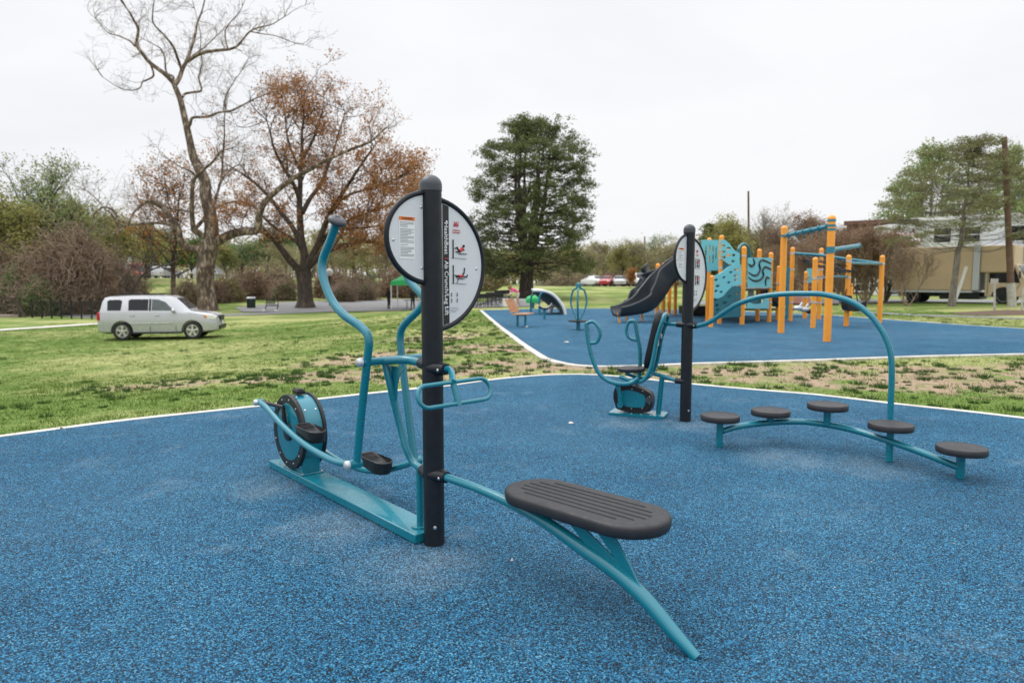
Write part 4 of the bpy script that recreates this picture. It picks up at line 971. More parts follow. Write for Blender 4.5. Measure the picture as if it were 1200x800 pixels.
# --- slides
def slide(parent, cl, w, hside, name='slide'):
    """moulded chute: cl centreline points (world), side walls of height hside"""
    pts = smooth_path(cl, 8); b = MB(); n = len(pts); prof = []
    k = 0; rings = []
    for i, p in enumerate(pts):
        t = (pts[min(i+1, n-1)]-pts[max(i-1, 0)]); t.normalize(); s = Vector((-t.y, t.x, 0)).normalized(); nn = s.cross(t) if s.cross(t).z > 0 else t.cross(s)
        f = i/(n-1); hs = hside*(0.35+0.65*sm(f*2.2)); ww = w/2
        sec = [(-ww-0.05, hs), (-ww-0.09, hs-0.04), (-ww-0.02, -0.02), (-ww*0.75, -0.16), (0, -0.20), (ww*0.75, -0.16), (ww+0.02, -0.02), (ww+0.09, hs-0.04), (ww+0.05, hs), (ww, hs-0.02), (ww*0.92, 0.06), (ww*0.5, -0.06), (0, -0.09), (-ww*0.5, -0.06), (-ww*0.92, 0.06), (-ww, hs-0.02)]
        rings.append([p+s*a+nn*c for a, c in sec])
    m = len(rings[0]); vs = [v for r in rings for v in r]
    fs = [(i*m+j, i*m+(j+1) % m, (i+1)*m+(j+1) % m, (i+1)*m+j) for i in range(n-1) for j in range(m)]+[tuple(range(m))[::-1], tuple((n-1)*m+j for j in range(m))]
    b.add(vs, fs); return b.build(name, M['slide'], parent, smooth=50)
sb0 = G(722, 377.5)
e = sb0
topd = pm['i'][0].y+1.6
cl = [PD(722, 365.5, e.y-0.2), PD(735, 364.5, e.y), PD(750, 362, e.y+0.3), PD(761, 357, e.y+0.6), PD(771, 346, e.y+0.8), PD(780, 334, e.y+0.9), PD(790, 324, e.y+0.9), PD(801, 316.5, e.y+0.9), PD(815, 315, e.y+0.9)]
slide(ps, cl, 0.70, 0.66)
for bx, by, ty in ((726, 378, 367), (735, 376, 366), (753, 376, 366), (771.5, 369.5, 354), (784, 368.5, 354)):
    p = G(bx, by); b = MB(); b.tube([Vector((p.x, p.y, 0.002)), Vector((p.x-0.05, p.y, zat(p, ty)))], 0.045, 12); b.build('slide_leg', M['orange'], ps)
ye = G(745, 364).y*0.84
cl = [PD(741, 356, 31.5), PD(747, 354, 31.8), PD(752, 346, 32), PD(757, 339, 32), PD(762, 330, 32), PD(766, 322, 32), PD(770, 319, 32.4)]
slide(ps, cl, 0.8, 0.45)
b = MB(); q = back['s1'][0]
for z_, x_ in ((319, 768.5), (325, 768.5), (329, 768), (335, 767)): b.ball(PD(x_, z_, q.y-0.3), 0.14, 8, (1, 0.7, 0.9))
b.build('climbing_grips', M['litter'], ps, smooth=60)
b = MB()
for x_ in (773.6, 780.5): b.box(PD(x_, 326, q.y-0.1), (0.16, 0.1, 1.1))
b.build('rail_panel', M['aqua'], ps, smooth=0)

# --- overhead ladder on two tall posts
pa = G(915, 390); za = zat(pa, 265); pmn = G(969, 400); zm = zat(pmn, 252.5)
ol = thing('overhead_ladder', 'tall pair of orange posts joined by a ringed teal overhead bar', 'climbing frame', pa)
vpost(ol, pa, za, 0.098); vpost(ol, pmn, zm, 0.098)
za2, zm2 = zat(pa, 276.5), zat(pmn, 264.5)
a3, m3 = Vector((pa.x, pa.y, za2)), Vector((pmn.x, pmn.y, zm2)); dd = (m3-a3).normalized()
b = MB(); b.tube([a3+dd*0.1, m3-dd*0.1], 0.062, 16); b.build('overhead_bar', M['teal'], ol)
for t in (0.12, 0.3, 0.46, 0.62, 0.78, 0.93):
    c = a3.lerp(m3, t); b = MB(); b.lathe([(0.065, -0.035), (0.085, -0.03), (0.085, 0.03), (0.065, 0.035)], c, dd, 16); b.tube([c-UPV*0.06, c-UPV*0.13], 0.025, 8); b.build('ring_grip', M['teal'], ol)
band(ol, pa, za2, 0.098, 'teal'); band(ol, pmn, zm2, 0.098, 'teal'); band(ol, pmn, zat(pmn, 258.5), 0.098, 'teal'); band(ol, pmn, zat(pmn, 269), 0.098, 'teal')
z3 = zat(pmn, 293); q0 = Vector((pmn.x, pmn.y, z3)); q1 = PD(1006, 288, pmn.y+1.2)
b = MB(); b.tube([q0, q1], 0.062, 16); b.lathe([(0.07, -0.02), (0.075, 0.02), (0.05, 0.04)], q1, (q1-q0).normalized(), 16); b.build('side_arm', M['teal'], ol)
b = MB(); b.lathe([(0.10, -0.09), (0.115, -0.085), (0.115, 0.085), (0.10, 0.09)], q0, seg=20); b.build('arm_sleeve', M['teal'], ol)

# --- net climber frame
nc = {}
cfr = thing('net_climber', 'orange posts carrying a teal beam and black rope net with hanging black bucket seat', 'climbing frame', G(960, 376))
for k, (bx, by, ty) in dict(d=(926, 376, 290), e=(943, 373, 318), n=(952.5, 384, 302), o=(959.5, 374, 291), p=(991.5, 382, 299), q=(1030.5, 378.5, 299.5), s=(997, 370, 333)).items():
    p = G(bx, by); nc[k] = (p, zat(p, ty)); vpost(cfr, p, zat(p, ty), 0.088 if k not in 's' else 0.05)
def at(k, py): p = nc[k][0]; return Vector((p.x, p.y, zat(p, py)))
d0, q0 = at('d', 297), at('q', 309)
b = MB(); b.tube([d0, d0.lerp(q0, 0.3)+UPV*0.05, d0.lerp(q0, 0.6)+UPV*0.02, q0], 0.058, 12, 5); b.build('beam', M['teal'], cfr)
b = MB(); b.tube([at('p', 308), at('q', 309)], 0.05, 10); b.build('beam', M['teal'], cfr)
b = MB(); b.tube([at('e', 326), at('n', 324.5), at('p', 324)], 0.04, 10, 3); b.build('cross_bar', M['teal'], cfr)
b = MB(); c = at('e', 323)+Vector((0.25, -0.05, 0)); b.box(c, (0.5, 0.06, 0.62)); b.build('small_panel', M['aqua'], cfr, smooth=0)
for k, ys_ in (('d', (297, 316, 354)), ('o', (297, 316, 326, 355)), ('n', (326, 354)), ('p', (306, 325)), ('e', (330, 348)), ('q', (309,))):
    for y in ys_: band(cfr, nc[k][0], zat(nc[k][0], y))
b = MB(); c0 = PD(941, 305, 24.6); rr_ = random.Random(2); anc = [d0.lerp(q0, 0.12), d0.lerp(q0, 0.30), d0.lerp(q0, 0.5), d0.lerp(q0, 0.62), at('o', 312), at('n', 310), at('p', 312)]
hubp = [PD(952, 308, 25), PD(967, 312, 24.6), PD(980, 311, 25.4), PD(1003, 318, 24.5), PD(940, 304, 24)]
for i, h_ in enumerate(hubp):
    for j in range(len(hubp)):
        if j > i: b.tube([h_, (h_+hubp[j])/2-UPV*0.12, hubp[j]], 0.016, 6, 3)
    for k in (i % 7, (i+2) % 7, (i*3+1) % 7): b.tube([h_, anc[k]], 0.016, 6)
b.build('rope_net', M['black'], cfr)
# bucket seat on post p
c = at('p', 356)+Vector((0.12, -0.05, 0)); b = MB()
b.prism(sp([(-0.26, 0.3), (-0.30, 0.0), (-0.24, -0.22), (0.1, -0.26), (0.36, -0.20), (0.40, 0.0), (0.38, 0.12), (0.1, 0.02), (-0.08, 0.06), (-0.14, 0.3)]), c-Vector((0, 0.1, 0)), Vector((1, 0, 0)), UPV, 0.45)
b.build('bucket_seat', M['black'], cfr, smooth=40, bevel=0.03)
b = MB(); b.tube([c+Vector((-0.22, 0, 0.28)), c+Vector((-0.14, 0, 0.6)), c+Vector((0.1, 0, 0.62)), c+Vector((0.24, 0, 0.05))], 0.02, 8, 5); b.build('seat_hoop', M['black'], cfr)
for i, (px, py) in enumerate(((935.5, 361), (942.5, 362.5), (950, 365))):
    c = PD(px, py, 24.5); b = MB(); b.ball(c, 0.17, 12, (1.1, 0.8, 0.55)); b.tube([c-UPV*0.02, c+Vector((0.15, 0, 0.2))], 0.05, 8); b.build('leaf_step', M['zinc'] if i < 2 else M['black'], cfr, smooth=60)
b = MB(); c = G(938, 371); b.box(Vector((c.x-0.2, c.y, zat(c, 351.5))), (1.2, 0.05, 0.34)); b.build('peach_panel', solid('peach plastic panel', (0.55, 0.26, 0.19), 0.5), cfr, smooth=0)
b = MB(); b.box(Vector((c.x+0.2, c.y+0.2, zat(c, 356.5))), (2.9, 0.7, 0.07)); b.build('low_deck', M['black'], cfr, smooth=0)
b = MB(); b.tube([PD(922, 374, 26) for _ in range(1)]+[Vector((PD(922, 374, 26).x, 26, zat(Vector((0, 26, 0)), 313)))], 0.06, 10); b.build('teal_pole', M['teal'], cfr)

# ================================================================ OTHER PLAY EQUIPMENT
def box_on(b, c, s, rz=0): b.box(c, s, rz)
# slatted seat
c = G(607, 382.5); t = thing('slatted_seat', 'tan slatted timber seat on two short teal posts near the white kerb', 'bench', c)
fx = Vector((0.93, -0.35, 0)).normalized(); fy = Vector((-fx.y, fx.x, 0))
def LS(x, y, z): return c+fx*x+fy*y+UPV*z
b = MB()
for i in range(6): b.bar(LS(-0.05+i*0.095, -0.42, 0.45+0.003*i), LS(-0.05+i*0.095, 0.42, 0.45+0.003*i), 0.075, 0.04)
b.build('seat', M['wood'], t, smooth=0)
b = MB()
for i in range(5): b.bar(LS(-0.13-i*0.045, -0.42, 0.56+i*0.095), LS(-0.13-i*0.045, 0.42, 0.56+i*0.095), 0.04, 0.092, up=Vector((0, 0, 1)))
b.build('backrest', M['wood'], t, smooth=0)
for s_ in (-0.02, 0.28):
    b = MB(); b.tube([LS(s_, 0, 0.002), LS(s_, 0, 0.44)], 0.045, 14); b.build('leg', M['teal'], t)
b = MB(); b.tube([LS(0.3, 0, 0.41), LS(-0.08, 0, 0.42), LS(-0.2, 0, 0.56), LS(-0.36, 0, 0.96)], 0.025, 8, 4); b.build('bracket', M['teal'], t)
# pole spinner
c = G(677.5, 386.5); t = thing('pole_spinner', 'teal lyre-shaped pole spinner on a round black standing disc', 'playground equipment', c)
MB().lathe([(0.30, -0.03), (0.33, -0.02), (0.33, 0.015), (0.30, 0.025), (0.001, 0.025)], c+UPV*0.30, seg=28).build('standing_disc', M['black'], t)
MB().tube([c, c+UPV*0.30], 0.07, 14).build('stem', M['teal'], t)
zt = zat(c, 333)
for k in range(3):
    a = k*2*math.pi/3+0.35; d_ = Vector((math.cos(a), math.sin(a), 0))
    prof = [(0.05, 0.33), (0.12, 0.45), (0.27, 0.75), (0.30, 1.0), (0.22, 1.3), (0.07, zt-0.12), (0.03, zt)]
    b = MB(); b.tube([c+d_*r_+UPV*z_ for r_, z_ in prof], 0.032, 12, 6); b.build('grip_bar', M['teal'], t)
MB().lathe([(0.07, -0.10), (0.09, -0.04), (0.07, 0.03), (0.02, 0.06)], c+UPV*zt, seg=14).build('top_cap', M['teal'], t)
# saddle rocker
c = G(638, 374); t = thing('saddle_seat', 'small curved dark saddle seat with white rim on one teal post', 'playground equipment', c)
MB().tube([c, c+UPV*0.42], 0.055, 12).build('stem', M['teal'], t)
b = MB(); pr = [(-0.28, 0.56), (-0.22, 0.60), (-0.1, 0.52), (0.08, 0.50), (0.22, 0.58), (0.30, 0.70), (0.33, 0.66), (0.26, 0.52), (0.12, 0.42), (-0.08, 0.42), (-0.22, 0.47)]
b.prism(pr, c, Vector((1, 0, 0)), UPV, 0.32); b.build('seat', M['black'], t, smooth=40, bevel=0.02)
b = MB(); b.tube([c+Vector((x, -0.17, z)) for x, z in pr[:6]], 0.016, 8, 3); b.build('rim', M['litter'], t)
# crawl shell
c = G(650, 368.5); t = thing('climbing_shell', 'curved climbing shell with white edge and blue grey lining on teal posts', 'playground equipment', c)
y0 = c.y; prof = [(663.2, 369), (661.5, 362), (657.5, 354.5), (651, 347), (643, 342.3), (634, 340.5), (625, 340.3)]
P0 = [PD(x, y, y0-0.1) for x, y in prof]; P0[0].z = 0.0; P0 = smooth_path(P0, 4)
b = MB(); n = len(P0); vs = []
cen = Vector((P0[-1].x, 0, 0)); th = 0.12; dep = 2.3
for i, p in enumerate(P0):
    nn = Vector((p.x-cen.x+0.3, 0, p.z+0.4)).normalized()
    for (dy, k) in ((0, 0), (dep, 0), (dep, 1), (0, 1)): q = p-nn*th*k; vs.append(Vector((q.x, p.y+dy, max(q.z, 0.0))))
fs = []
for i in range(n-1):
    for k in range(4): fs.append((i*4+k, i*4+(k+1) % 4, (i+1)*4+(k+1) % 4, (i+1)*4+k))
fs += [(0, 1, 2, 3), tuple((n-1)*4+k for k in range(4))]
b.add(vs, fs); b.build('shell', M['shellgrey'], t, smooth=40)
lin = [(p.x, p.z) for p in P0]+[(PD(x, y, y0).x, max(0.0, PD(x, y, y0).z)) for x, y in ((627, 345), (634, 351), (640, 355), (644, 359))]+[(PD(x, y, y0).x, max(0.0, PD(x, y, y0).z)) for x, y in ((649, 357.5), (654, 359), (658, 364), (660, 369))]
b = MB(); b.prism(lin, Vector((0, y0+1.3, 0)), Vector((1, 0, 0)), UPV, 0.06); b.build('lining', M['shellgrey'], t, smooth=0)
b = MB(); b.tube([p-Vector((0.02, 0.05, 0)) for p in P0], 0.07, 10); b.build('edge_rim', M['white'], t)
b = MB(); b.tube([p+Vector((-0.02, dep+0.05, 0)) for p in P0], 0.07, 10); b.build('edge_rim', M['white'], t)
b = MB(); qa = [PD(645, 366, y0+dep), PD(646, 360, y0+dep), PD(650, 357.5, y0+dep), PD(655, 360, y0+dep), PD(658, 367, y0+dep)]; b.tube(qa, 0.12, 10, 4); b.build('arch_foot', M['litter'], t)
for (bx, by, pts_) in ((622, 366.5, [(622, 366.5), (622, 352), (623.5, 346), (629, 343)]), (632, 369, [(632, 369), (632, 352), (633, 346), (636, 342)])):
    yy = G(bx, by).y; b = MB(); b.tube([PD(x, y, yy) for x, y in pts_], 0.05, 12, 5); b.build('post', M['teal'], t)
# green dome behind it
p = T(624, 362); t = thing('green_dome', 'bright green mushroom dome behind the curved climbing shell', 'playground equipment', p)
zz = PD(624, 352, p.y).z; rad = 8.0/F*p.y
b = MB(); b.lathe([(rad*0.9, -0.15), (rad, -0.08), (rad*0.97, 0.05)]+[(rad*math.cos(a), 0.05+rad*0.62*math.sin(a)) for a in np.linspace(0.2, math.pi/2, 7)], Vector((p.x, p.y, zz)), seg=28); b.build('dome', M['green'], t, smooth=60)
b = MB(); b.tube([p, Vector((p.x, p.y, zz))], 0.12, 12); b.build('stem', M['teal'], t)

# ================================================================ PEOPLE, TENT, TABLES
def figure(name, label, joints, edges, radii, root, mats, loc, rz, scale=1.0, parts=()):
    """one continuous body grown over a jointed skeleton; clothing areas by height"""
    me = bpy.data.meshes.new(name); me.from_pydata([joints[k] for k in joints], [(list(joints).index(a), list(joints).index(b)) for a, b in edges], [])
    o = bpy.data.objects.new(name, me); COL.objects.link(o)
    md = o.modifiers.new('s', 'SKIN'); keys = list(joints)
    for i, k in enumerate(keys):
        r_ = radii[k]; me.skin_vertices[0].data[i].radius = (r_, r_) if not hasattr(r_, '__len__') else r_
        me.skin_vertices[0].data[i].use_root = (k == root)
    sd = o.modifiers.new('d', 'SUBSURF'); sd.levels = 1; sd.render_levels = 1
    dg = bpy.context.evaluated_depsgraph_get(); dg.update(); m2 = bpy.data.meshes.new_from_object(o.evaluated_get(dg)); bpy.data.objects.remove(o)
    for m in mats[0]: m2.materials.append(m)
    for p in m2.polygons: p.material_index = mats[1](p.center); p.use_smooth = True
    m2.name = name; o = bpy.data.objects.new('person', m2); COL.objects.link(o); o.location = loc; o.rotation_euler = (0, 0, rz); o.scale = (scale,)*3; o['_o'] = (0, 0, 0)
    tag(o, label, 'person'); return o
def standing_joints(lean=0.0):
    J = dict(pel=(0, 0, 0.95), bel=(0, 0, 1.10), che=(0, 0.0, 1.32), nec=(0, 0.0, 1.48), hea=(0, -0.02, 1.60), top=(0, -0.02, 1.72),
             shl=(0.17, 0, 1.42), ell=(0.23, 0.02, 1.14), wrl=(0.22, -0.08, 0.90), hal=(0.22, -0.10, 0.80), shr=(-0.17, 0, 1.42), elr=(-0.23, 0.04, 1.14), wrr=(-0.20, -0.10, 0.95), har=(-0.18, -0.14, 0.87),
             hil=(0.09, 0, 0.90), knl=(0.10, -0.03, 0.50), anl=(0.11, 0.04, 0.09), tol=(0.12, -0.12, 0.035), hir=(-0.09, 0, 0.90), knr=(-0.11, -0.06, 0.50), anr=(-0.14, -0.02, 0.09), tor=(-0.16, -0.18, 0.035))
    Ed = [('pel', 'bel'), ('bel', 'che'), ('che', 'nec'), ('nec', 'hea'), ('hea', 'top'), ('che', 'shl'), ('shl', 'ell'), ('ell', 'wrl'), ('wrl', 'hal'), ('che', 'shr'), ('shr', 'elr'), ('elr', 'wrr'), ('wrr', 'har'), ('pel', 'hil'), ('hil', 'knl'), ('knl', 'anl'), ('anl', 'tol'), ('pel', 'hir'), ('hir', 'knr'), ('knr', 'anr'), ('anr', 'tor')]
    Rr = dict(pel=(.15, .11), bel=(.14, .10), che=(.16, .11), nec=.055, hea=(.085, .10), top=(.06, .07), shl=.07, ell=.048, wrl=.034, hal=.038, shr=.07, elr=.048, wrr=.034, har=.038, hil=.095, knl=.062, anl=.045, tol=.035, hir=.095, knr=.062, anr=.045, tor=.035)
    return J, Ed, Rr
def dress(o, kind):
    """hair or cap as a small part on the head"""
    pass
J, Ed, Rr = standing_joints()
p = T(455.5, 362.3)
def mat_dark(c): return 1 if c.z > 1.50 else (1 if c.z < 0.88 and abs(c.x) > 0.19 and c.z > 0.78 else 0)
o = figure('person', 'person standing in black clothes beside the green canopy tent', J, Ed, Rr, 'pel', ([M['blackcloth'], M['skindark']], mat_dark), p, R(60), 1.0)
b = MB(); b.ball(Vector((0, 0.0, 1.68)), 0.115, 12, (0.9, 1.0, 0.75)); h_ = b.build('hair', M['hair'] if False else M['blackcloth'], o, local=False, smooth=60)
def face(o, c, sk):
    b = MB(); b.ball(Vector(c)+Vector((0, -0.105, -0.01)), 0.018, 8, (0.8, 1.1, 1.3)); b.build('nose', sk, o, smooth=60)
    b = MB(); b.ball(Vector(c)+Vector((0.036, -0.094, 0.03)), 0.011, 8); b.build('eye', M['signblack'], o, smooth=60)
    b = MB(); b.ball(Vector(c)+Vector((-0.036, -0.094, 0.03)), 0.011, 8); b.build('eye', M['signblack'], o, smooth=60)
face(o, (0, -0.02, 1.60), M['skindark'])
p = T(484, 363.0); J2, _, _ = standing_joints(); J2['ell'] = (0.26, -0.05, 1.16); J2['wrl'] = (0.12, -0.22, 1.12); J2['hal'] = (0.05, -0.26, 1.14)
o = figure('person', 'person in black under the canopy tent, mostly hidden by the near post and walker arm', J2, Ed, Rr, 'pel', ([M['blackcloth'], M['skindark']], mat_dark), p, R(-20), 1.0)
b = MB(); b.ball(Vector((0, 0.0, 1.68)), 0.115, 12, (0.9, 1.0, 0.75)); b.build('hair', M['blackcloth'], o, smooth=60)
face(o, (0, -0.02, 1.60), M['skindark'])
# bending person in pink, facing left over a white cooler
p = T(605.5, 359.3)
J3 = dict(pel=(0, 0.10, 0.92), bel=(0, -0.02, 1.02), che=(0, -0.20, 1.16), nec=(0, -0.34, 1.20), hea=(0, -0.46, 1.17), top=(0, -0.56, 1.13),
          shl=(0.17, -0.26, 1.17), ell=(0.20, -0.36, 0.92), wrl=(0.16, -0.52, 0.78), hal=(0.14, -0.60, 0.74), shr=(-0.17, -0.26, 1.17), elr=(-0.20, -0.34, 0.92), wrr=(-0.15, -0.50, 0.76), har=(-0.12, -0.58, 0.72),
          hil=(0.09, 0.10, 0.87), knl=(0.10, 0.02, 0.48), anl=(0.11, 0.14, 0.09), tol=(0.12, -0.02, 0.035), hir=(-0.09, 0.10, 0.87), knr=(-0.10, 0.10, 0.48), anr=(-0.13, 0.22, 0.09), tor=(-0.14, 0.06, 0.035))
def mat_pink(c):
    if c.y < -0.36 and c.z > 1.02: return 1
    if c.z < 0.80 and c.y < -0.40: return 1
    if c.z > 0.93: return 0
    if c.z > 0.62: return 2
    return 1 if c.z > 0.08 else 3
o = figure('person', 'person in a pink top bending over the white cooler by the tables', J3, Ed, Rr, 'pel', ([M['pink'], M['skin'], M['paleCloth'], M['white']], mat_pink), p, R(-78), 1.0)
b = MB(); b.ball(Vector((0, -0.47, 1.24)), 0.125, 12, (0.85, 1.1, 0.8)); b.ball(Vector((0, -0.40, 1.30)), 0.06, 8); b.build('hair', M['hair'], o, smooth=60)
b = MB(); b.ball(Vector((0.036, -0.54, 1.06)), 0.011, 8); b.build('eye', M['signblack'], o, smooth=60)
b = MB(); b.ball(Vector((-0.036, -0.54, 1.06)), 0.011, 8); b.build('eye', M['signblack'], o, smooth=60)
b = MB(); b.ball(Vector((0, -0.60, 1.09)), 0.018, 8); b.build('nose', M['skin'], o, smooth=60)
# cooler
p = T(597, 360.0); t = thing('cooler', 'white chest cooler on the paving in front of the bending person', 'cooler', p)
b = MB(); b.box(p+UPV*0.24, (0.86, 0.50, 0.44), 0.05); b.build('body', M['whitepaint'], t, smooth=0, bevel=0.04)
b = MB(); b.box(p+UPV*0.505, (0.90, 0.54, 0.09), 0.05); b.build('lid', M['whitepaint'], t, smooth=0, bevel=0.03)
p = T(612, 358.6); t = thing('crate', 'grey plastic crate on the paving behind the bending person', 'crate', p)
b = MB(); b.box(p+UPV*0.24, (0.9, 0.6, 0.45), 0.0); b.build('body', M['zinc'], t, smooth=0, bevel=0.03)
# canopy tent
p = T(475, 361.6); D = p.y; sc = D/F
t = thing('canopy_tent', 'bright green pop-up canopy tent with white legs over the dark table', 'tent', p)
hw_ = 12.5*sc; dp = 1.5; z1 = PD(0, 332.5, D).z; z2 = PD(0, 325, D).z
cs4 = [Vector((p.x+sx*hw_, p.y+sy*dp, 0)) for sx, sy in ((-1, -1), (1, -1), (1, 1), (-1, 1))]
for q in cs4: MB().tube([Vector((q.x, q.y, H(q.x, q.y))), Vector((q.x, q.y, z1))], 0.045, 8).build('leg', M['whitepaint'], t)
b = MB(); vs = [Vector((q.x+(q.x-p.x)*0.03, q.y+(q.y-p.y)*0.03, z)) for z in (z1-0.12, z1+0.18) for q in cs4]+[Vector((p.x, p.y, z2+0.30))]
mids = [Vector(((cs4[i].x+cs4[(i+1) % 4].x)/2, (cs4[i].y+cs4[(i+1) % 4].y)/2, z1+0.33)) for i in range(4)]
vs += mids
fs = [(i, (i+1) % 4, 4+(i+1) % 4, 4+i) for i in range(4)]
for i in range(4): fs += [(4+i, 9+i, 8), (9+i, 4+(i+1) % 4, 8), (4+i, 4+(i+1) % 4, 9+i)]
b.add(vs, fs); b.build('canopy', M['green'], t, smooth=0)
# folding tables and chairs
def folding_table(label, loc, rz):
    t = thing('folding_table', label, 'table', (0, 0, 0), 0, 'folding tables on the paving')
    MB().box((0, 0, 0.73), (1.83, 0.76, 0.045)).build('table_top', M['black'], t, local=False, smooth=0, bevel=0.01)
    for x in (-0.7, 0.7):
        b = MB(); b.tube([(x, -0.3, 0.0), (x, -0.3, 0.71)], 0.018, 6); b.tube([(x, 0.3, 0.0), (x, 0.3, 0.71)], 0.018, 6); b.tube([(x, -0.3, 0.12), (x, 0.3, 0.12)], 0.015, 6); b.build('leg_frame', M['black'], t)
    t.location = loc; t.rotation_euler = (0, 0, rz); return t
tabs = [(553, 359.6, 'black folding table nearest the big charcoal post'), (569, 359.0, 'black folding table in the middle of the row'), (584, 358.2, 'black folding table next to the white cooler')]
for x, y, lb in tabs: folding_table(lb, T(x, y), 0.06)
folding_table('dark folding table set up under the green canopy tent', T(487, 362.2), 0.0)
ch = thing('folding_chair', 'black folding chair', 'chair', (0, 0, 0), 0, 'black folding chairs around the tables')
b = MB(); b.box((0, 0, 0.45), (0.42, 0.40, 0.03)); b.build('seat', M['black'], ch, smooth=0, bevel=0.01)
b = MB(); b.box((0, 0.20, 0.76), (0.42, 0.03, 0.26)); b.build('backrest', M['black'], ch, smooth=0, bevel=0.01)
for s_ in (-1, 1):
    b = MB(); b.tube([(s_*0.2, -0.2, 0.0), (s_*0.2, 0.12, 0.5), (s_*0.2, 0.20, 0.86)], 0.014, 6); b.build('leg', M['black'], ch)
    b = MB(); b.tube([(s_*0.2, 0.24, 0.0), (s_*0.2, -0.12, 0.46)], 0.014, 6); b.build('leg', M['black'], ch)
first = True
row = [(x, y0_, 0.0 if y0_ < 359 else math.pi) for x, y0_ in ((545, 360.9), (549.5, 360.8), (554, 360.7), (558.5, 360.5), (563, 360.4), (567.5, 360.2), (572, 360.1), (576.5, 360.0), (581, 359.8), (586, 359.6), (548, 358.5), (553, 358.4), (558, 358.3), (563, 358.1), (568, 358.0), (573, 357.8), (578, 357.6))]
LBC = 'black folding chair pushed up to the row of black tables'
for x, y, a in row:
    q = T(x, y)
    if first: ch.location = q; ch.rotation_euler = (0, 0, a); ch['label'] = LBC; first = False
    else: copy_tree(ch, q, a, label=LBC)
for x, y, a, lb in ((584, 356.3, 0.3, None), (589, 356.0, -0.2, None), (594, 355.6, 0.1, None)):
    q = T(x, y); copy_tree(ch, q, a, 1.1, label='black folding chair standing behind the table row, near the cedar trunk')
# litter bin, park bench, globe lamp
p = T(294.5, 361.2); t = thing('litter_bin', 'dark green litter bin with pale lid standing on the lawn near the path', 'litter bin', p); s_ = p.y/F
b = MB(); b.lathe([(4.2*s_, 0.0), (4.8*s_, 0.08), (5.0*s_, 11.0*s_), (4.6*s_, 11.4*s_)], p, seg=20); b.build('body', M['bingreen'], t)
b = MB(); b.lathe([(5.3*s_, 11.2*s_), (5.4*s_, 12.2*s_), (4.4*s_, 13.2*s_), (0.01, 13.4*s_)], p, seg=20); b.build('lid', M['zinc'], t, smooth=40)
p = T(317.5, 364.5); s_ = p.y/F
t = thing('park_bench', 'black park bench on white feet beside the asphalt path', 'bench', p)
b = MB(); b.box(p+Vector((0.15, 0, 0.46)), (11*s_, 0.5, 0.07), -0.15); b.build('seat', M['black'], t, smooth=0)
b = MB()
for i in range(3): b.box(p+Vector((-0.1, 0.28, 0.62+0.14*i)), (11*s_, 0.05, 0.09), -0.15)
b.build('backrest', M['black'], t, smooth=0)
for x in (-0.42, 0.50):
    b = MB(); b.bar(p+Vector((x, -0.2, 0.0)), p+Vector((x, 0.25, 0.46)), 0.06, 0.06); b.bar(p+Vector((x, 0.2, 0.4)), p+Vector((x-0.05, 0.33, 0.95)), 0.05, 0.05); b.build('leg', M['black'], t, smooth=0)
    b = MB(); b.box(p+Vector((x, -0.1, 0.07)), (0.22, 0.5, 0.14)); b.build('foot', M['whitepaint'], t, smooth=0)
p = T(387, 358.5); t = thing('globe_lamp', 'park lamp with a white globe on a dark post behind the asphalt plaza', 'lamp post', p)
b = MB(); b.tube([p, Vector((p.x, p.y, PD(0, 323, p.y).z))], 0.09, 10); b.build('lamp_post', M['darkwood'], t)
b = MB(); b.ball(Vector((p.x, p.y, PD(0, 319, p.y).z)), 4.3*p.y/F, 16); b.build('globe', M['whitepaint'], t, smooth=80)

# ================================================================ FENCE AND FOOTBRIDGE AT THE CREEK
fa, fb = T(38, 372.5), T(132, 374.5)
t = thing('black_fence', 'black metal railing fence beside the path in front of the brush', 'fence', fa)
n = 9
for i in range(n):
    q = fa.lerp(fb, i/(n-1)); z = H(q.x, q.y); b = MB(); b.box(Vector((q.x, q.y, z+0.62)), (0.07, 0.07, 1.24)); b.build('fence_post', M['black'], t, smooth=0)
def rail_z(q, h_): return Vector((q.x, q.y, H(q.x, q.y)+h_))
for h_ in (0.18, 1.14):
    b = MB(); b.tube([rail_z(fa.lerp(fb, i/16), h_) for i in range(17)], 0.022, 6); b.build('rail', M['black'], t)
b = MB()
for i in range(90): q = fa.lerp(fb, i/89); b.bar(rail_z(q, 0.18), rail_z(q, 1.14), 0.010, 0.010)
b.build('pickets', M['black'], t, smooth=0)
ba = T(36, 370.5); bb = ba+Vector((-11.5, -1.5, 0)); dB_ = (bb-ba); dB_.z = 0; dB_.normalize(); nB = Vector((-dB_.y, dB_.x, 0)); z0_ = H(ba.x, ba.y)+0.05
t = thing('footbridge', 'dark timber footbridge with slatted railings over the creek', 'bridge', (ba.x, ba.y, z0_))
def BR(s, w, z): return Vector((ba.x, ba.y, z0_))+dB_*s+nB*w+UPV*z
b = MB(); b.add([BR(s, w, z) for s in (0, 11) for w in (-1.2, 1.2) for z in (-0.25, 0.06)], [(0, 1, 3, 2), (4, 6, 7, 5), (0, 4, 5, 1), (2, 3, 7, 6), (1, 5, 7, 3), (0, 2, 6, 4)]); b.build('deck', M['wood'] if False else solid('worn deck boards', (0.30, 0.24, 0.20), 0.8, 0, 0.2), t, smooth=0)
for w in (-1.25, 1.25):
    for i in range(6):
        s = i*2.2; b = MB(); b.bar(BR(s, w, -0.3), BR(s, w, 1.25), 0.13, 0.13); b.build('post', M['darkwood'], t, smooth=0)
    for z in (0.35, 0.6, 0.85, 1.2):
        b = MB(); b.bar(BR(0, w, z), BR(11, w, z), 0.06, 0.10 if z > 1 else 0.06); b.build('rail', M['darkwood'], t, smooth=0)
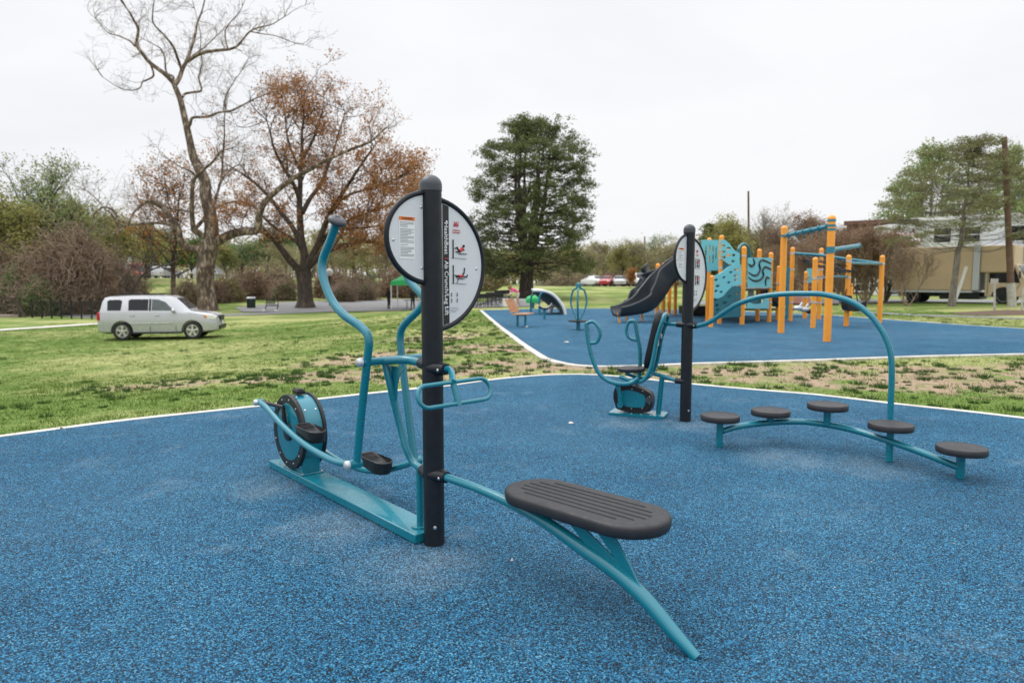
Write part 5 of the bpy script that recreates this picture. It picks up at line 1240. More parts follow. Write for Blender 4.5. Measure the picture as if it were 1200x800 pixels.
b = MB(); b.bar(BR(0.3, 1.3, 1.2), BR(-0.5, 1.5, -0.1), 0.1, 0.1); b.build('brace', M['darkwood'], t, smooth=0)

# ================================================================ VEHICLES (local space: +x forward, z up, wheels on 0)
def car_mesh(stations, wheel_x, wr, cut=True):
    """stations: (x, zbottom, zbelt, ztop, halfwidth, roofhalf)"""
    b = MB(); rings = []
    for x, zb_, zl, zt_, w, wr_ in stations:
        zm_ = zb_+(zl-zb_)*0.45
        sec = [(0, zb_), (w*0.86, zb_), (w*0.97, zb_+0.06), (w*1.0, zm_), (w*0.995, zl-0.10), (w*0.965, zl), (wr_+0.012, max(zl+0.001, zt_-0.07)), (wr_-0.05, max(zl+0.002, zt_-0.012)), (wr_*0.5, zt_+0.008), (0, zt_+0.012)]
        rings.append([(x, y, z) for y, z in sec]+[(x, -y, z) for y, z in sec[-2:0:-1]])
    m = len(rings[0]); vs = [v for r in rings for v in r]; n = len(rings)
    fs = [(i*m+j, i*m+(j+1) % m, (i+1)*m+(j+1) % m, (i+1)*m+j) for i in range(n-1) for j in range(m)]+[tuple(range(m))[::-1], tuple((n-1)*m+j for j in range(m))]
    b.add(vs, fs); return b
def interp_station(st_, x):
    xs_ = [s[0] for s in st_]; return [float(np.interp(x, xs_, [s[k] for s in st_])) for k in range(6)]
def side_y(st_, x, z):
    _, zb_, zl, zt_, w, wr_ = interp_station(st_, x); t_ = (z-zl)/max(0.05, zt_-0.07-zl); t_ = max(0, min(1, t_)); return w*0.965*(1-t_)+(wr_+0.012)*t_
def side_pane(st_, poly, sgn, e=0.006):
    b = MB(); q = [Vector((x, sgn*(side_y(st_, x, z)+e), z)) for x, z in poly]
    q2 = [Vector((v.x, v.y-sgn*0.02, v.z)) for v in q]; k = len(q)
    b.add(q+q2, [tuple(range(k)), tuple(range(2*k-1, k-1, -1))]+[(i, (i+1) % k, k+(i+1) % k, k+i) for i in range(k)]); return b
def wheel(parent, x, y, r, sgn, spokes=5, detail=True):
    b = MB(); ax = Vector((0, sgn, 0)); o = Vector((x, y, r))
    b.lathe([(r*0.66, -0.20), (r*0.93, -0.20), (r, -0.17), (r, -0.03), (r*0.93, 0.0), (r*0.68, 0.005), (r*0.66, -0.02)], o, ax, 28); w = b.build('wheel', M['tyre'], parent, smooth=40)
    b = MB(); b.lathe([(r*0.67, -0.10), (r*0.67, -0.005), (r*0.62, 0.0), (r*0.60, -0.05), (0.001, -0.06)], o, ax, 28)
    rim = b.build('rim', M['rim'] if not detail else M['black'], w, smooth=40)
    if detail:
        b = MB()
        for k in range(spokes):
            a = 2*math.pi*k/spokes+0.3; dx = Vector((math.cos(a), 0, math.sin(a))); tx_ = Vector((-math.sin(a), 0, math.cos(a)))
            b.add([o+ax*e+dx*rr_+tx_*q for rr_, ww in ((r*0.10, 0.030), (r*0.64, 0.052)) for q in (-ww, ww) for e in (-0.05, -0.004)], [(0, 1, 3, 2), (4, 6, 7, 5), (0, 4, 5, 1), (2, 3, 7, 6), (1, 5, 7, 3), (0, 2, 6, 4)])
        b.lathe([(r*0.16, -0.03), (r*0.16, -0.002), (r*0.10, 0.004)], o, ax, 14)
        b.lathe([(r*0.66, -0.02), (r*0.67, 0.002), (r*0.61, 0.002), (r*0.60, -0.02)], o, ax, 28); b.build('spokes', M['rim'], w, smooth=30)
SUV = [(-2.43, .42, .62, .66, .78, .70), (-2.40, .36, .86, .90, .90, .80), (-2.36, .34, 1.05, 1.09, .955, .84), (-2.31, .33, 1.17, 1.24, .97, .83), (-2.22, .32, 1.19, 1.60, .985, .78), (-2.12, .31, 1.19, 1.745, .99, .765), (-1.9, .30, 1.19, 1.79, .995, .76), (-1.2, .28, 1.18, 1.825, .995, .76), (-.5, .27, 1.17, 1.83, .995, .76), (.1, .27, 1.16, 1.82, .995, .755), (.5, .27, 1.155, 1.79, .995, .75), (.72, .27, 1.15, 1.72, .99, .74), (1.0, .27, 1.14, 1.48, .99, .74), (1.28, .28, 1.12, 1.20, .985, .78), (1.5, .28, 1.08, 1.155, .98, .80), (1.9, .30, 1.02, 1.11, .97, .80), (2.18, .32, .93, 1.05, .94, .76), (2.34, .33, .82, .97, .88, .70), (2.41, .34, .62, .82, .80, .62), (2.44, .38, .50, .60, .74, .56)]
p = T(190, 396.2); p.x -= 0.0
suv = thing('parked_suv', 'silver boxy SUV parked on the lawn in front of the big sycamore', 'car', (0, 0, 0))
b = car_mesh(SUV, None, .37); body = b.build('body', M['suvpaint'], suv, smooth=32)
for wx in (-1.44, 1.37):
    c = MB(); c.lathe([(0.44, -1.3), (0.44, -0.70)], Vector((wx, 0, 0.37)), Vector((0, 1, 0)), 32); c.lathe([(0.44, 0.70), (0.44, 1.3)], Vector((wx, 0, 0.37)), Vector((0, 1, 0)), 32)
    cu = c.build('cutter', M['black'], None, origin=Vector((0, 0, 0)), smooth=0); boolean_cut(body, cu)
b = MB(); b.box((0, 0, 0.42), (4.3, 1.36, 0.30)); b.build('underbody', M['black'], suv, smooth=0)
for wx in (-1.44, 1.37):
    for sgn in (-1, 1): wheel(suv, wx, sgn*0.955, .37, sgn)
for sgn in (-1, 1):
    w1 = side_pane(SUV, [(-1.98, 1.22), (-1.46, 1.22), (-1.42, 1.60), (-1.50, 1.655), (-1.92, 1.645), (-2.0, 1.60)], sgn).build('side_window', M['glass'], suv, smooth=0)
    side_pane(SUV, [(-1.16, 1.22), (-0.38, 1.21), (-0.38, 1.67), (-1.10, 1.67), (-1.17, 1.62)], sgn).build('side_window', M['glass'], suv, smooth=0)
    side_pane(SUV, [(-0.24, 1.21), (0.66, 1.19), (0.30, 1.55), (0.02, 1.655), (-0.24, 1.67)], sgn).build('side_window', M['glassclear'], suv, smooth=0)
    side_pane(SUV, [(-0.355, 1.20), (-0.265, 1.20), (-0.265, 1.68), (-0.355, 1.68)], sgn, 0.003).build('door_pillar', M['black'], suv, smooth=0)
    b = MB()
    for xx in (-1.22, -0.31, 0.72): b.bar((xx, sgn*1.0005*0.995, 0.36), (xx, sgn*(side_y(SUV, xx, 1.17)), 1.17), 0.010, 0.012, up=Vector((1, 0, 0)))
    b.build('door_seams', M['black'], suv, smooth=0)
    for xx in (-1.10, -0.12):
        b = MB(); b.bar((xx, sgn*1.01, 1.02), (xx+0.20, sgn*1.01, 1.02), 0.03, 0.035); b.build('door_handle', M['suvpaint'], suv, bevel=0.008)
    b = MB(); b.box((-0.25, sgn*1.0, 0.69), (1.75, 0.025, 0.06)); b.build('side_moulding', M['suvpaint'], suv, bevel=0.008)
    b = MB(); b.box((-0.03, sgn*0.99, 0.30), (2.0, 0.12, 0.07)); b.build('side_step', M['black'], suv, bevel=0.01)
    b = MB(); b.ball((0.66, sgn*1.10, 1.20), 0.12, 10, (0.75, 1.0, 0.75)); b.bar((0.66, sgn*0.93, 1.15), (0.66, sgn*1.06, 1.16), 0.05, 0.05); b.build('door_mirror', M['suvpaint'], suv, smooth=60)
    b = MB(); b.prism([(2.02, 0.86), (2.30, 0.80), (2.36, 0.90), (2.26, 1.0), (2.02, 1.04), (1.90, 0.99)], Vector((0, sgn*0.86, 0)), Vector((1, 0, 0)), UPV, 0.19); b.build('headlight', M['lamp'], suv, smooth=30, bevel=0.02)
    b = MB(); b.prism([(1.86, 0.94), (1.96, 0.86), (1.97, 0.98), (1.90, 1.02)], Vector((0, sgn*0.93, 0)), Vector((1, 0, 0)), UPV, 0.11); b.build('side_marker', M['amber'], suv, smooth=30)
    b = MB(); b.box((-2.33, sgn*0.90, 0.98), (0.13, 0.16, 0.32)); b.build('tail_light', M['redlamp'], suv, bevel=0.02)
    b = MB(); b.bar((-1.85, sgn*0.70, 1.86), (0.25, sgn*0.70, 1.865), 0.04, 0.035); b.build('roof_rail', M['black'], suv, smooth=0)
b = MB(); ws = []
for x_, z_, w_ in ((0.74, 1.70, 0.63), (1.0, 1.485, 0.67), (1.22, 1.27, 0.71)): ws += [(x_+0.012, -w_, z_+0.012), (x_+0.012, w_, z_+0.012)]
b.add(ws+[(x-0.02, y, z-0.03) for x, y, z in ws], [(0, 1, 3, 2), (2, 3, 5, 4), (6, 8, 9, 7), (8, 10, 11, 9), (0, 2, 8, 6), (2, 4, 10, 8), (1, 7, 9, 3), (3, 9, 11, 5), (0, 6, 7, 1), (4, 5, 11, 10)]); b.build('windshield', M['glass'], suv, smooth=30)
b = MB(); b.box((2.40, 0, 0.86), (0.12, 0.9, 0.20)); b.build('grille', M['black'], suv, bevel=0.02)
b = MB(); b.box((2.42, 0, 0.48), (0.12, 1.5, 0.18)); b.build('lower_grille', M['black'], suv, bevel=0.02)
b = MB(); b.box((2.46, 0, 0.66), (0.02, 0.32, 0.16)); b.build('number_plate', M['whitepaint'], suv, smooth=0)
suv.location = Vector((p.x, p.y, H(p.x, p.y)+0.0)); suv.rotation_euler = (0, 0, R(13))
def lay(o):   # seat a vehicle on the sloping ground
    x, y = o.location.x, o.location.y; a = o.rotation_euler.z
    fx_ = (math.cos(a), math.sin(a)); z1_, z2_ = H(x+fx_[0]*1.4, y+fx_[1]*1.4), H(x-fx_[0]*1.4, y-fx_[1]*1.4)
    o.location.z = (z1_+z2_)/2+0.0; o.rotation_euler = (0, -math.atan2(z1_-z2_, 2.8), a)
lay(suv); suv.scale = (0.94, 0.97, 1.0); suv.location.x += 0.12
# distant parked cars: one sedan and one van form, with windows, lamps and wheels
SED = [(-2.25, .40, .70, .76, .80, .70), (-2.2, .30, .88, .95, .86, .70), (-1.7, .25, .93, 1.02, .88, .66), (-1.35, .24, .95, 1.18, .89, .62), (-.9, .24, .96, 1.40, .89, .60), (0, .24, .95, 1.45, .89, .60), (.5, .24, .94, 1.36, .89, .60), (.95, .25, .93, 1.08, .88, .66), (1.2, .25, .92, .98, .88, .70), (1.9, .27, .82, .88, .85, .68), (2.2, .32, .66, .74, .78, .6)]
def small_car(name, label, paint, loc, rz, suvlike=False):
    t = thing(name, label, 'car', (0, 0, 0), 0, 'cars parked beyond the park'); S_ = [tuple(q) for q in (SUV if suvlike else SED)]
    bd = car_mesh(S_, None, .33).build('body', M[paint], t, smooth=32)
    wx = (-1.44, 1.37) if suvlike else (-1.35, 1.35)
    for x in wx:
        for sgn in (-1, 1): wheel(t, x, sgn*((S_[5][4])-0.01), .34, sgn, detail=False)
    for sgn in (-1, 1):
        pl_ = [(-1.9, 1.22), (0.6, 1.19), (0.15, 1.66), (-1.85, 1.66)] if suvlike else [(-1.2, 0.98), (0.8, 0.96), (0.35, 1.30), (-0.85, 1.33)]
        side_pane(S_, pl_, sgn).build('side_window', M['glass'], t, smooth=0)
        b = MB(); b.box((S_[-1][0]-0.05, sgn*0.62, 0.72), (0.12, 0.28, 0.14)); b.build('headlight', M['lamp'], t, smooth=0)
        b = MB(); b.box((S_[0][0]+0.05, sgn*0.68, 0.80), (0.10, 0.22, 0.16)); b.build('tail_light', M['redlamp'], t, smooth=0)
    x0_, z0c, x1_, z1c = ((0.72, 1.72, 1.22, 1.27) if suvlike else (0.50, 1.37, 1.0, 1.07)); w_ = 0.62
    b = MB(); b.add([(x0_+.03, -w_, z0c), (x0_+.03, w_, z0c), (x1_+.03, w_+.06, z1c), (x1_+.03, -w_-.06, z1c), (x0_-.02, -w_, z0c-.04), (x0_-.02, w_, z0c-.04), (x1_-.02, w_+.06, z1c-.04), (x1_-.02, -w_-.06, z1c-.04)], [(0, 1, 2, 3), (7, 6, 5, 4), (0, 4, 5, 1), (1, 5, 6, 2), (2, 6, 7, 3), (3, 7, 4, 0)]); b.build('windshield', M['glass'], t, smooth=0)
    t.location = loc; t.rotation_euler = (0, 0, rz); lay(t); return t
def at_D(px, D): p = TD(px, D); p.z = H(p.x, p.y); return p
small_car('parked_car', 'red car parked beyond the field, behind the leafless trees', 'redpaint', at_D(711, 94), R(-110))
small_car('parked_car', 'white car just beside the red car beyond the field', 'whitepaint', at_D(697, 95), R(-60))
small_car('parked_car', 'silver car between the red car and the dark one beyond the field', 'suvpaint', at_D(725, 93), R(-95))
small_car('parked_car', 'dark car half behind the orange sapling beyond the field', 'darkpaint', at_D(736, 93), R(-95))
small_car('parked_suv', 'white tall vehicle parked at the edge of the field behind the slide', 'whitepaint', at_D(748, 92), R(-80), True)
small_car('parked_suv', 'dark SUV with pale roof parked nearest the dark slide', 'darkpaint', at_D(757, 90), R(-75), True)
small_car('parked_car', 'red car on the far street seen past the SUV roof', 'redpaint', at_D(153.5, 104), R(8))
small_car('parked_suv', 'dark vehicle on the far street under the yellow sign', 'darkpaint', at_D(186, 106), R(12), True)
small_car('parked_suv', 'silver vehicle on the far street beside the yellow sign', 'suvpaint', at_D(198, 105), R(80), True)
small_car('parked_car', 'white car on the far street left of the red one', 'whitepaint', at_D(133, 104), R(5))

# box truck
p = T(1128, 354.5); p = at_D(1123, 43.0)
t = thing('box_truck', 'tan box truck with grey corner band parked in front of the white house', 'truck', (0, 0, 0))
Lb = 1.0
b = MB(); b.box((-1.25, 0, 2.05), (4.2, 2.4, 2.55)); b.build('cargo_box', M['tan'], t, smooth=0, bevel=0.03)
b = MB(); b.box((1.03, 0, 2.08), (0.34, 2.44, 2.62)); b.build('corner_band', M['zinc'], t, smooth=0, bevel=0.02)
b = MB(); b.box((2.0, 0, 2.55), (1.6, 2.35, 1.55)); b.build('nose_box', M['tan'], t, smooth=0, bevel=0.08)
b = MB(); b.box((-1.25, 0, 0.70), (4.3, 2.42, 0.12)); b.build('box_sill', M['zinc'], t, smooth=0)
b = MB(); b.box((0.0, 0, 0.52), (6.4, 0.9, 0.24)); b.box((0.2, 0, 0.45), (2.0, 1.9, 0.4)); b.build('chassis', M['black'], t, smooth=0)
cab = MB(); cab.prism([(1.45, 0.42), (1.45, 2.15), (1.6, 2.28), (2.9, 2.26), (3.35, 1.35), (3.45, 1.1), (3.45, 0.42)], Vector((0, 0, 0)), Vector((1, 0, 0)), UPV, 2.05)
cabo = cab.build('cab', M['cream'], t, smooth=20, bevel=0.05)
for sgn in (-1, 1):
    b = MB(); b.prism([(1.66, 1.22), (3.10, 1.20), (2.82, 2.08), (1.66, 2.10)], Vector((0, sgn*1.03, 0)), Vector((1, 0, 0)), UPV, 0.03); b.build('side_window', M['glass'], cabo, smooth=0)
    b = MB(); b.bar((3.0, sgn*1.05, 1.6), (3.1, sgn*1.25, 1.65), 0.03, 0.03); b.box((3.12, sgn*1.30, 1.65), (0.06, 0.16, 0.42)); b.build('wing_mirror', M['black'], cabo, smooth=0)
    b = MB(); b.bar((1.60, sgn*1.035, 0.55), (1.60, sgn*1.035, 2.15), 0.02, 0.02); b.bar((2.98, sgn*1.035, 0.85), (3.12, sgn*1.035, 1.18), 0.02, 0.02); b.build('door_seams', M['black'], cabo, smooth=0)
    b = MB(); b.prism([(1.80, .42)]+[(2.35+.56*math.cos(a), .42+.56*math.sin(a)) for a in np.linspace(math.pi, 0, 9)], Vector((0, sgn*1.02, 0)), Vector((1, 0, 0)), UPV, 0.06); b.build('wheel_arch', M['black'], cabo, smooth=0)
    b = MB(); b.box((3.46, sgn*0.72, 0.80), (0.05, 0.34, 0.22)); b.build('headlight', M['lamp'], cabo, smooth=0)
b = MB(); b.add([(3.35, -0.92, 1.38), (3.35, 0.92, 1.38), (2.96, 0.88, 2.18), (2.96, -0.88, 2.18), (3.30, -0.92, 1.36), (3.30, 0.92, 1.36), (2.90, 0.88, 2.16), (2.90, -0.88, 2.16)], [(0, 1, 2, 3), (7, 6, 5, 4), (0, 4, 5, 1), (1, 5, 6, 2), (2, 6, 7, 3), (3, 7, 4, 0)]); b.build('windshield', M['glassclear'], cabo, smooth=0)
b = MB(); b.box((3.47, 0, 0.98), (0.04, 0.95, 0.26)); b.box((3.48, 0, 0.52), (0.12, 2.0, 0.20)); b.build('grille', M['black'], cabo, smooth=0)
for x in (-2.2, 2.35):
    for sgn in (-1, 1): wheel(t, x, sgn*1.02, .41, sgn, detail=False)
b = MB(); b.box((-3.4, 0, 0.55), (0.12, 2.3, 0.10)); b.build('rear_bumper', M['black'], t, smooth=0)
s_ = 1.05; t.location = (p.x, p.y, H(p.x, p.y)); t.scale = (s_,)*3; t.rotation_euler = (0, 0, R(-46))

# ================================================================ POLES, STAKES, SIGNS
def pole(name, label, cat, px, by, ty, D, r, mat, lean=0, extra=None):
    b_ = at_D(px, D); top = PD(px+lean, ty, D); o = MB(); o.tube([b_-UPV*0.1, top], [r, r*0.75], 14); m = o.build(name, M[mat], None, origin=b_); tag(m, label, cat); return m, b_, top
up_, b0, top = pole('utility_pole', 'tall brown timber utility pole leaning slightly beside the tan truck', 'utility pole', 1185.5, 355, 161, 37, 0.17, 'polewood', -8.5)
b = MB(); ax_ = (top-b0).normalized(); b.tube([b0, b0+ax_*1.28], [0.215, 0.20], 16); b.build('pale_sleeve', M['palewrap'], up_)
pole('utility_pole', 'thin distant utility pole rising above the bare trees behind the aqua panels', 'utility pole', 877, 345, 224, 85, 0.15, 'polewood')
pole('utility_pole', 'thin distant utility pole above the leafless trees beyond the car park', 'utility pole', 755.5, 330, 277, 110, 0.14, 'polewood')
sp_, b0, top = pole('street_lamp', 'grey street lamp over the far street behind the brown brush', 'street lamp', 156.5, 330, 279, 98, 0.12, 'darkwood')
b = MB(); b.box(top+Vector((0.1, 0, 0.05)), (1.2, 0.4, 0.16)); b.build('lamp_head', M['zinc'], sp_, smooth=0)
# leaning white plastic pipe
a_ = T(1117.5, 357.5); b_ = PD(1132.5, 312.5, a_.y); b = MB(); b.tube([a_-UPV*0.05, b_], 0.085, 12); o = b.build('white_pipe', M['whitepaint'], None, origin=a_); tag(o, 'white pipe stuck in the lawn leaning to one side in front of the truck', 'pipe')
for px, by, ty, lean in ((1165.5, 365.5, 333, 0), (1196.5, 367, 335, 4)):
    a_ = T(px, by); b = MB(); b.tube([a_-UPV*0.05, PD(px+lean, ty, a_.y)], 0.05, 8); o = b.build('tree_stake', M['palewrap'], None, origin=a_); tag(o, 'pale upright tree stake with green tag in the mulch bed' if px < 1180 else 'slanting tree stake at the edge of the mulch bed', 'stake')
    if px < 1180: b = MB(); q = PD(px, 329.5, a_.y); b.box(q, (0.35, 0.05, 0.25)); b.build('tag', M['l_green'] if False else M['palewrap'], o, smooth=0)
a_, b_ = T(1180, 366.8), 0; o = MB(); rr_ = random.Random(8); vs = []
for i in range(24): an = 2*math.pi*i/24; x, y = a_.x+2.6*math.cos(an)*rr_.uniform(.9, 1.1), a_.y+1.5*math.sin(an)*rr_.uniform(.9, 1.1); vs.append(Vector((x, y, H(x, y)+0.01)))
vs.append(Vector((a_.x, a_.y, a_.z+0.16))); o.add(vs, [(i, (i+1) % 24, 24) for i in range(24)]); q = o.build('mulch_bed', M['mulch'], None, origin=a_, smooth=60); q['kind'] = 'structure'
# yellow road sign far left
b0 = at_D(202.5, 98); t = thing('road_sign', 'yellow diamond road sign above the parked cars on the far street', 'road sign', b0)
MB().tube([b0, b0+UPV*(PD(0, 316, 98).z-b0.z)], 0.05, 6).build('post', M['zinc'], t)
c = PD(202.5, 318, 98)-Vector((0, 0.08, 0)); MB().prism([(-0.42, 0), (0, -0.42), (0.42, 0), (0, 0.42)], c, Vector((1, 0, 0)), UPV, 0.03).build('sign_plate', M['yellow'], t, smooth=0)

# ================================================================ BUILDINGS
def house(name, label, o, ux, w, d, h_, mat, roofm, windows, roof_h=0.35, extra=None):
    """flat roofed house: front runs from o along ux for w metres, d deep"""
    ux = ux.normalized(); uy = Vector((-ux.y, ux.x, 0)); uy = uy if uy.y > 0 else -uy
    t = thing(name, label, 'house', o)
    b = MB(); b.add([o+ux*x+uy*y+UPV*z for x in (0, w) for y in (0, d) for z in (-0.5, h_)], [(0, 1, 3, 2), (4, 6, 7, 5), (0, 4, 5, 1), (2, 3, 7, 6), (1, 5, 7, 3), (0, 2, 6, 4)]); b.build('wall', M[mat], t, smooth=0)
    b = MB(); b.add([o+ux*x+uy*y+UPV*z for x in (-0.15, w+0.15) for y in (-0.3, d+0.3) for z in (h_, h_+roof_h)], [(0, 1, 3, 2), (4, 6, 7, 5), (0, 4, 5, 1), (2, 3, 7, 6), (1, 5, 7, 3), (0, 2, 6, 4)]); b.build('roof', M[roofm], t, smooth=0)
    for x, z, ww, wh in windows:
        def pr(x0_, x1_, z0_, z1_, y0_, y1_): return [o+ux*a+uy*c_+UPV*e for a in (x0_, x1_) for c_ in (y0_, y1_) for e in (z0_, z1_)]
        FB = [(0, 1, 3, 2), (4, 6, 7, 5), (0, 4, 5, 1), (2, 3, 7, 6), (1, 5, 7, 3), (0, 2, 6, 4)]
        b = MB()
        for x0_, x1_, z0_, z1_ in ((x-ww/2-.08, x-ww/2, z, z+wh), (x+ww/2, x+ww/2+.08, z, z+wh), (x-ww/2-.08, x+ww/2+.08, z+wh, z+wh+.1), (x-ww/2-.12, x+ww/2+.12, z-.1, z), (x-ww/2, x+ww/2, z+wh/2-.03, z+wh/2+.03)): b.add(pr(x0_, x1_, z0_, z1_, -0.06, 0.02), FB)
        f_ = b.build('window', M['whitepaint'], t, smooth=0)
        b = MB(); b.add(pr(x-ww/2, x+ww/2, z, z+wh, -0.02, 0.01), FB); b.build('pane', M['glass'], f_, smooth=0)
    return t, ux, uy
D = 62.0
def hz(py, D): return PD(600, py, D).z
o = at_D(988, D); e = at_D(1049, D-3); w = (e-o).length
hb_, ux, uy = house('brick_house', 'low brown brick house behind the bare shrubs', o, e-o, w, 9, hz(264, D)-o.z, 'brick', 'brick', [(w*0.12, 2.6, 1.0, 1.3), (w*0.36, 2.6, 1.1, 1.3), (w*0.36, 0.3, 1.1, 1.3), (w*0.62, 0.3, 1.1, 1.3)])
o2 = at_D(1022, D-2); o2.y -= 2.0
t2, u_, v_ = house('porch_house', 'white two storey porch with striped awning beside the brick wall', o2, Vector((1, -0.05, 0)), 1.95, 2.2, hz(268, o2.y)-o2.z, 'siding', 'whitepaint', [(1.15, hz(290, o2.y)-o2.z, 0.8, 0.7)])
q = o2+Vector((0.0, -0.1, hz(271.5, o2.y)-o2.z))
b = MB(); b.add([q+Vector((0, 0, 0)), q+Vector((2.0, 0, 0)), q+Vector((1.95, -1.3, -0.8)), q+Vector((-0.5, -1.3, -0.8)), q+Vector((0, 0, -0.1)), q+Vector((2.0, 0, -0.1)), q+Vector((1.95, -1.3, -0.95)), q+Vector((-0.5, -1.3, -0.95))], [(0, 1, 2, 3), (7, 6, 5, 4), (0, 4, 5, 1), (1, 5, 6, 2), (2, 6, 7, 3), (3, 7, 4, 0)]); b.build('awning', M['awning'], t2, smooth=0)
o3 = at_D(1048, 58); w3 = 1.35
house('brick_house', 'narrow tall brown brick end wall between the striped awning and white row houses', o3, Vector((1, 0, 0)), w3, 9, hz(262, 58)-o3.z, 'brick', 'darkwood', [])
o4 = o3+Vector((w3+0.02, 0.3, 0)); e4 = at_D(1290, 50)
w4 = (e4-o4).length; W4 = [(x, z, 1.2, 1.15) for x in (2.2, 4.2, 7.2, 9.9, 12.6) for z in (hz(284, 57)-o4.z, 0.8)]
t4, ux4, uy4 = house('row_house', 'long white sided row house behind the box truck', o4, e4-o4, w4, 10, hz(259, 58)-o4.z, 'siding', 'whitepaint', W4, 0.25)
b = MB(); c0 = o4+ux4*3.6-uy4*0.0
b.add([o4+ux4*x-uy4*y+UPV*z for x, y, z in ((5.0, 0.02, hz(286, 57)-o4.z), (13, 0.02, hz(286, 57)-o4.z), (13, 1.8, hz(290, 57)-o4.z), (5.0, 1.8, hz(290, 57)-o4.z), (5.0, 0.02, hz(288, 57)-o4.z), (13, 0.02, hz(288, 57)-o4.z), (13, 1.8, hz(292, 57)-o4.z), (5.0, 1.8, hz(292, 57)-o4.z))], [(0, 1, 2, 3), (7, 6, 5, 4), (0, 4, 5, 1), (1, 5, 6, 2), (2, 6, 7, 3), (3, 7, 4, 0)]); b.build('porch_roof', M['zinc'], t4, smooth=0)
# small far houses on the left hill
for px, py, D_, w_, h_, lb in ((232, 322, 116, 2.4, 2.4, 'small pale house on the far hill beside the sycamore trunk'), (146, 296, 130, 3.4, 8.0, 'white gabled house showing through the yellow green trees')):
    o = at_D(px-4, D_); t = thing('far_house', lb, 'house', o)
    MB().add([o+Vector((x, y, z)) for x in (0, w_) for y in (0, 6) for z in (-1, h_-1.6)], [(0, 1, 3, 2), (4, 6, 7, 5), (0, 4, 5, 1), (2, 3, 7, 6), (1, 5, 7, 3), (0, 2, 6, 4)]).build('wall', M['siding'], t, smooth=0)
    MB().prism([(-0.4, 0), (w_+0.4, 0), (w_/2, 1.9)], o+Vector((0, 3, h_-1.6)), Vector((1, 0, 0)), UPV, 6.6).build('roof', M['zinc'], t, smooth=0)
    MB().box(o+Vector((w_/2, -0.03, h_-3.0)), (1.0, 0.06, 1.2)).build('window', M['glass'], t, smooth=0)

# ================================================================ TREES
def fast_tubes(lines):
    """lines: (pts (n,3) array, r0, r1, sides) -> one vertex / face soup of tapered limbs"""
    Vs, Fs, base = [], [], 0
    for P, r0, r1, k in lines:
        P = np.asarray(P, float); n = len(P)
        Tn = np.empty_like(P); Tn[1:-1] = P[2:]-P[:-2]; Tn[0] = P[1]-P[0]; Tn[-1] = P[-1]-P[-2]
        Tn /= np.linalg.norm(Tn, axis=1, keepdims=True)+1e-9
        ref = np.array([0.31, 0.57, 0.76]); m = np.mean(Tn, axis=0)
        if abs(np.dot(m/(np.linalg.norm(m)+1e-9), ref)) > 0.9: ref = np.array([0.8, -0.6, 0.0])
        X = np.cross(Tn, ref); X /= np.linalg.norm(X, axis=1, keepdims=True)+1e-9; Y = np.cross(Tn, X)
        r = np.asarray(r0, float) if hasattr(r0, '__len__') else r0+(r1-r0)*np.linspace(0, 1, n)
        if len(r) != n: r = np.interp(np.linspace(0, 1, n), np.linspace(0, 1, len(r)), r)
        a = 2*np.pi*np.arange(k)/k
        V = P[:, None, :]+(X[:, None, :]*np.cos(a)[None, :, None]+Y[:, None, :]*np.sin(a)[None, :, None])*r[:, None, None]
        Vs.append(V.reshape(-1, 3)); i = np.arange(n-1)[:, None]*k; j = np.arange(k)[None, :]; j2 = (j+1) % k
        Fs.append((np.stack([i+j, i+j2, i+k+j2, i+k+j], -1).reshape(-1, 4))+base); base += n*k
    return np.concatenate(Vs), np.concatenate(Fs)
def leaf_cards(C, size, rg, asp=0.6, up=0.0):
    n = len(C); a = rg.normal(0, 1, (n, 3)); a[:, 2] *= (1-up); a /= np.linalg.norm(a, axis=1, keepdims=True)+1e-9
    b = rg.normal(0, 1, (n, 3)); b -= a*np.sum(a*b, 1, keepdims=True); b /= np.linalg.norm(b, axis=1, keepdims=True)+1e-9
    s = size*rg.uniform(0.6, 1.35, (n, 1)); V = np.empty((n, 4, 3))
    V[:, 0] = C-a*s; V[:, 1] = C+b*s*asp; V[:, 2] = C+a*s; V[:, 3] = C-b*s*asp
    return V.reshape(-1, 3), np.arange(n*4).reshape(-1, 4)
def unit(v): return v/(np.linalg.norm(v)+1e-9)
def wander(p, d, Ln, n, rg, wob=0.22, up=0.06):
    pts = [np.array(p, float)]; d = unit(np.array(d, float))
    for i in range(n):
        d = unit(d+rg.normal(0, wob, 3)+np.array([0, 0, up])); pts.append(pts[-1]+d*Ln/n)
    return np.array(pts)
def sprout(out, tips, p, d, Ln, r, lev, rg, cfg):
    n = 6 if lev >= 2 else (5 if lev == 1 else 4)
    pts = wander(p, d, Ln, n, rg, cfg.get('wob', 0.22), cfg.get('up', 0.06)); out.append((pts, r, max(r*0.38, cfg.get('rmin', 0.006)), 7 if lev >= 3 else (5 if lev == 2 else (4 if lev == 1 else 3))))
    if lev <= cfg.get('tiplev', 0):
        tips.append(pts[-1]); tips.append(pts[len(pts)//2])
    if lev > 0:
        for k in range(cfg['kids'][lev]):
            t = rg.uniform(cfg.get('t0', 0.25), 1.0) if k else 1.0
            i = min(int(t*n), n-1); q = pts[i]+(pts[i+1]-pts[i])*(t*n-i); dd = unit(pts[i+1]-pts[i])
            nd = unit(dd*0.7+unit(rg.normal(0, 1, 3))*cfg.get('spread', 0.75))
            if nd[2] < -0.25: nd[2] *= -0.3
            sprout(out, tips, q, nd, Ln*rg.uniform(0.42, 0.72), max(r*rg.uniform(0.4, 0.6)*(1-t*0.3), cfg.get('rmin', 0.006)), lev-1, rg, cfg)
def seg_pts(line, k=5): return np.array([tuple(v) for v in smooth_path(line, k)])
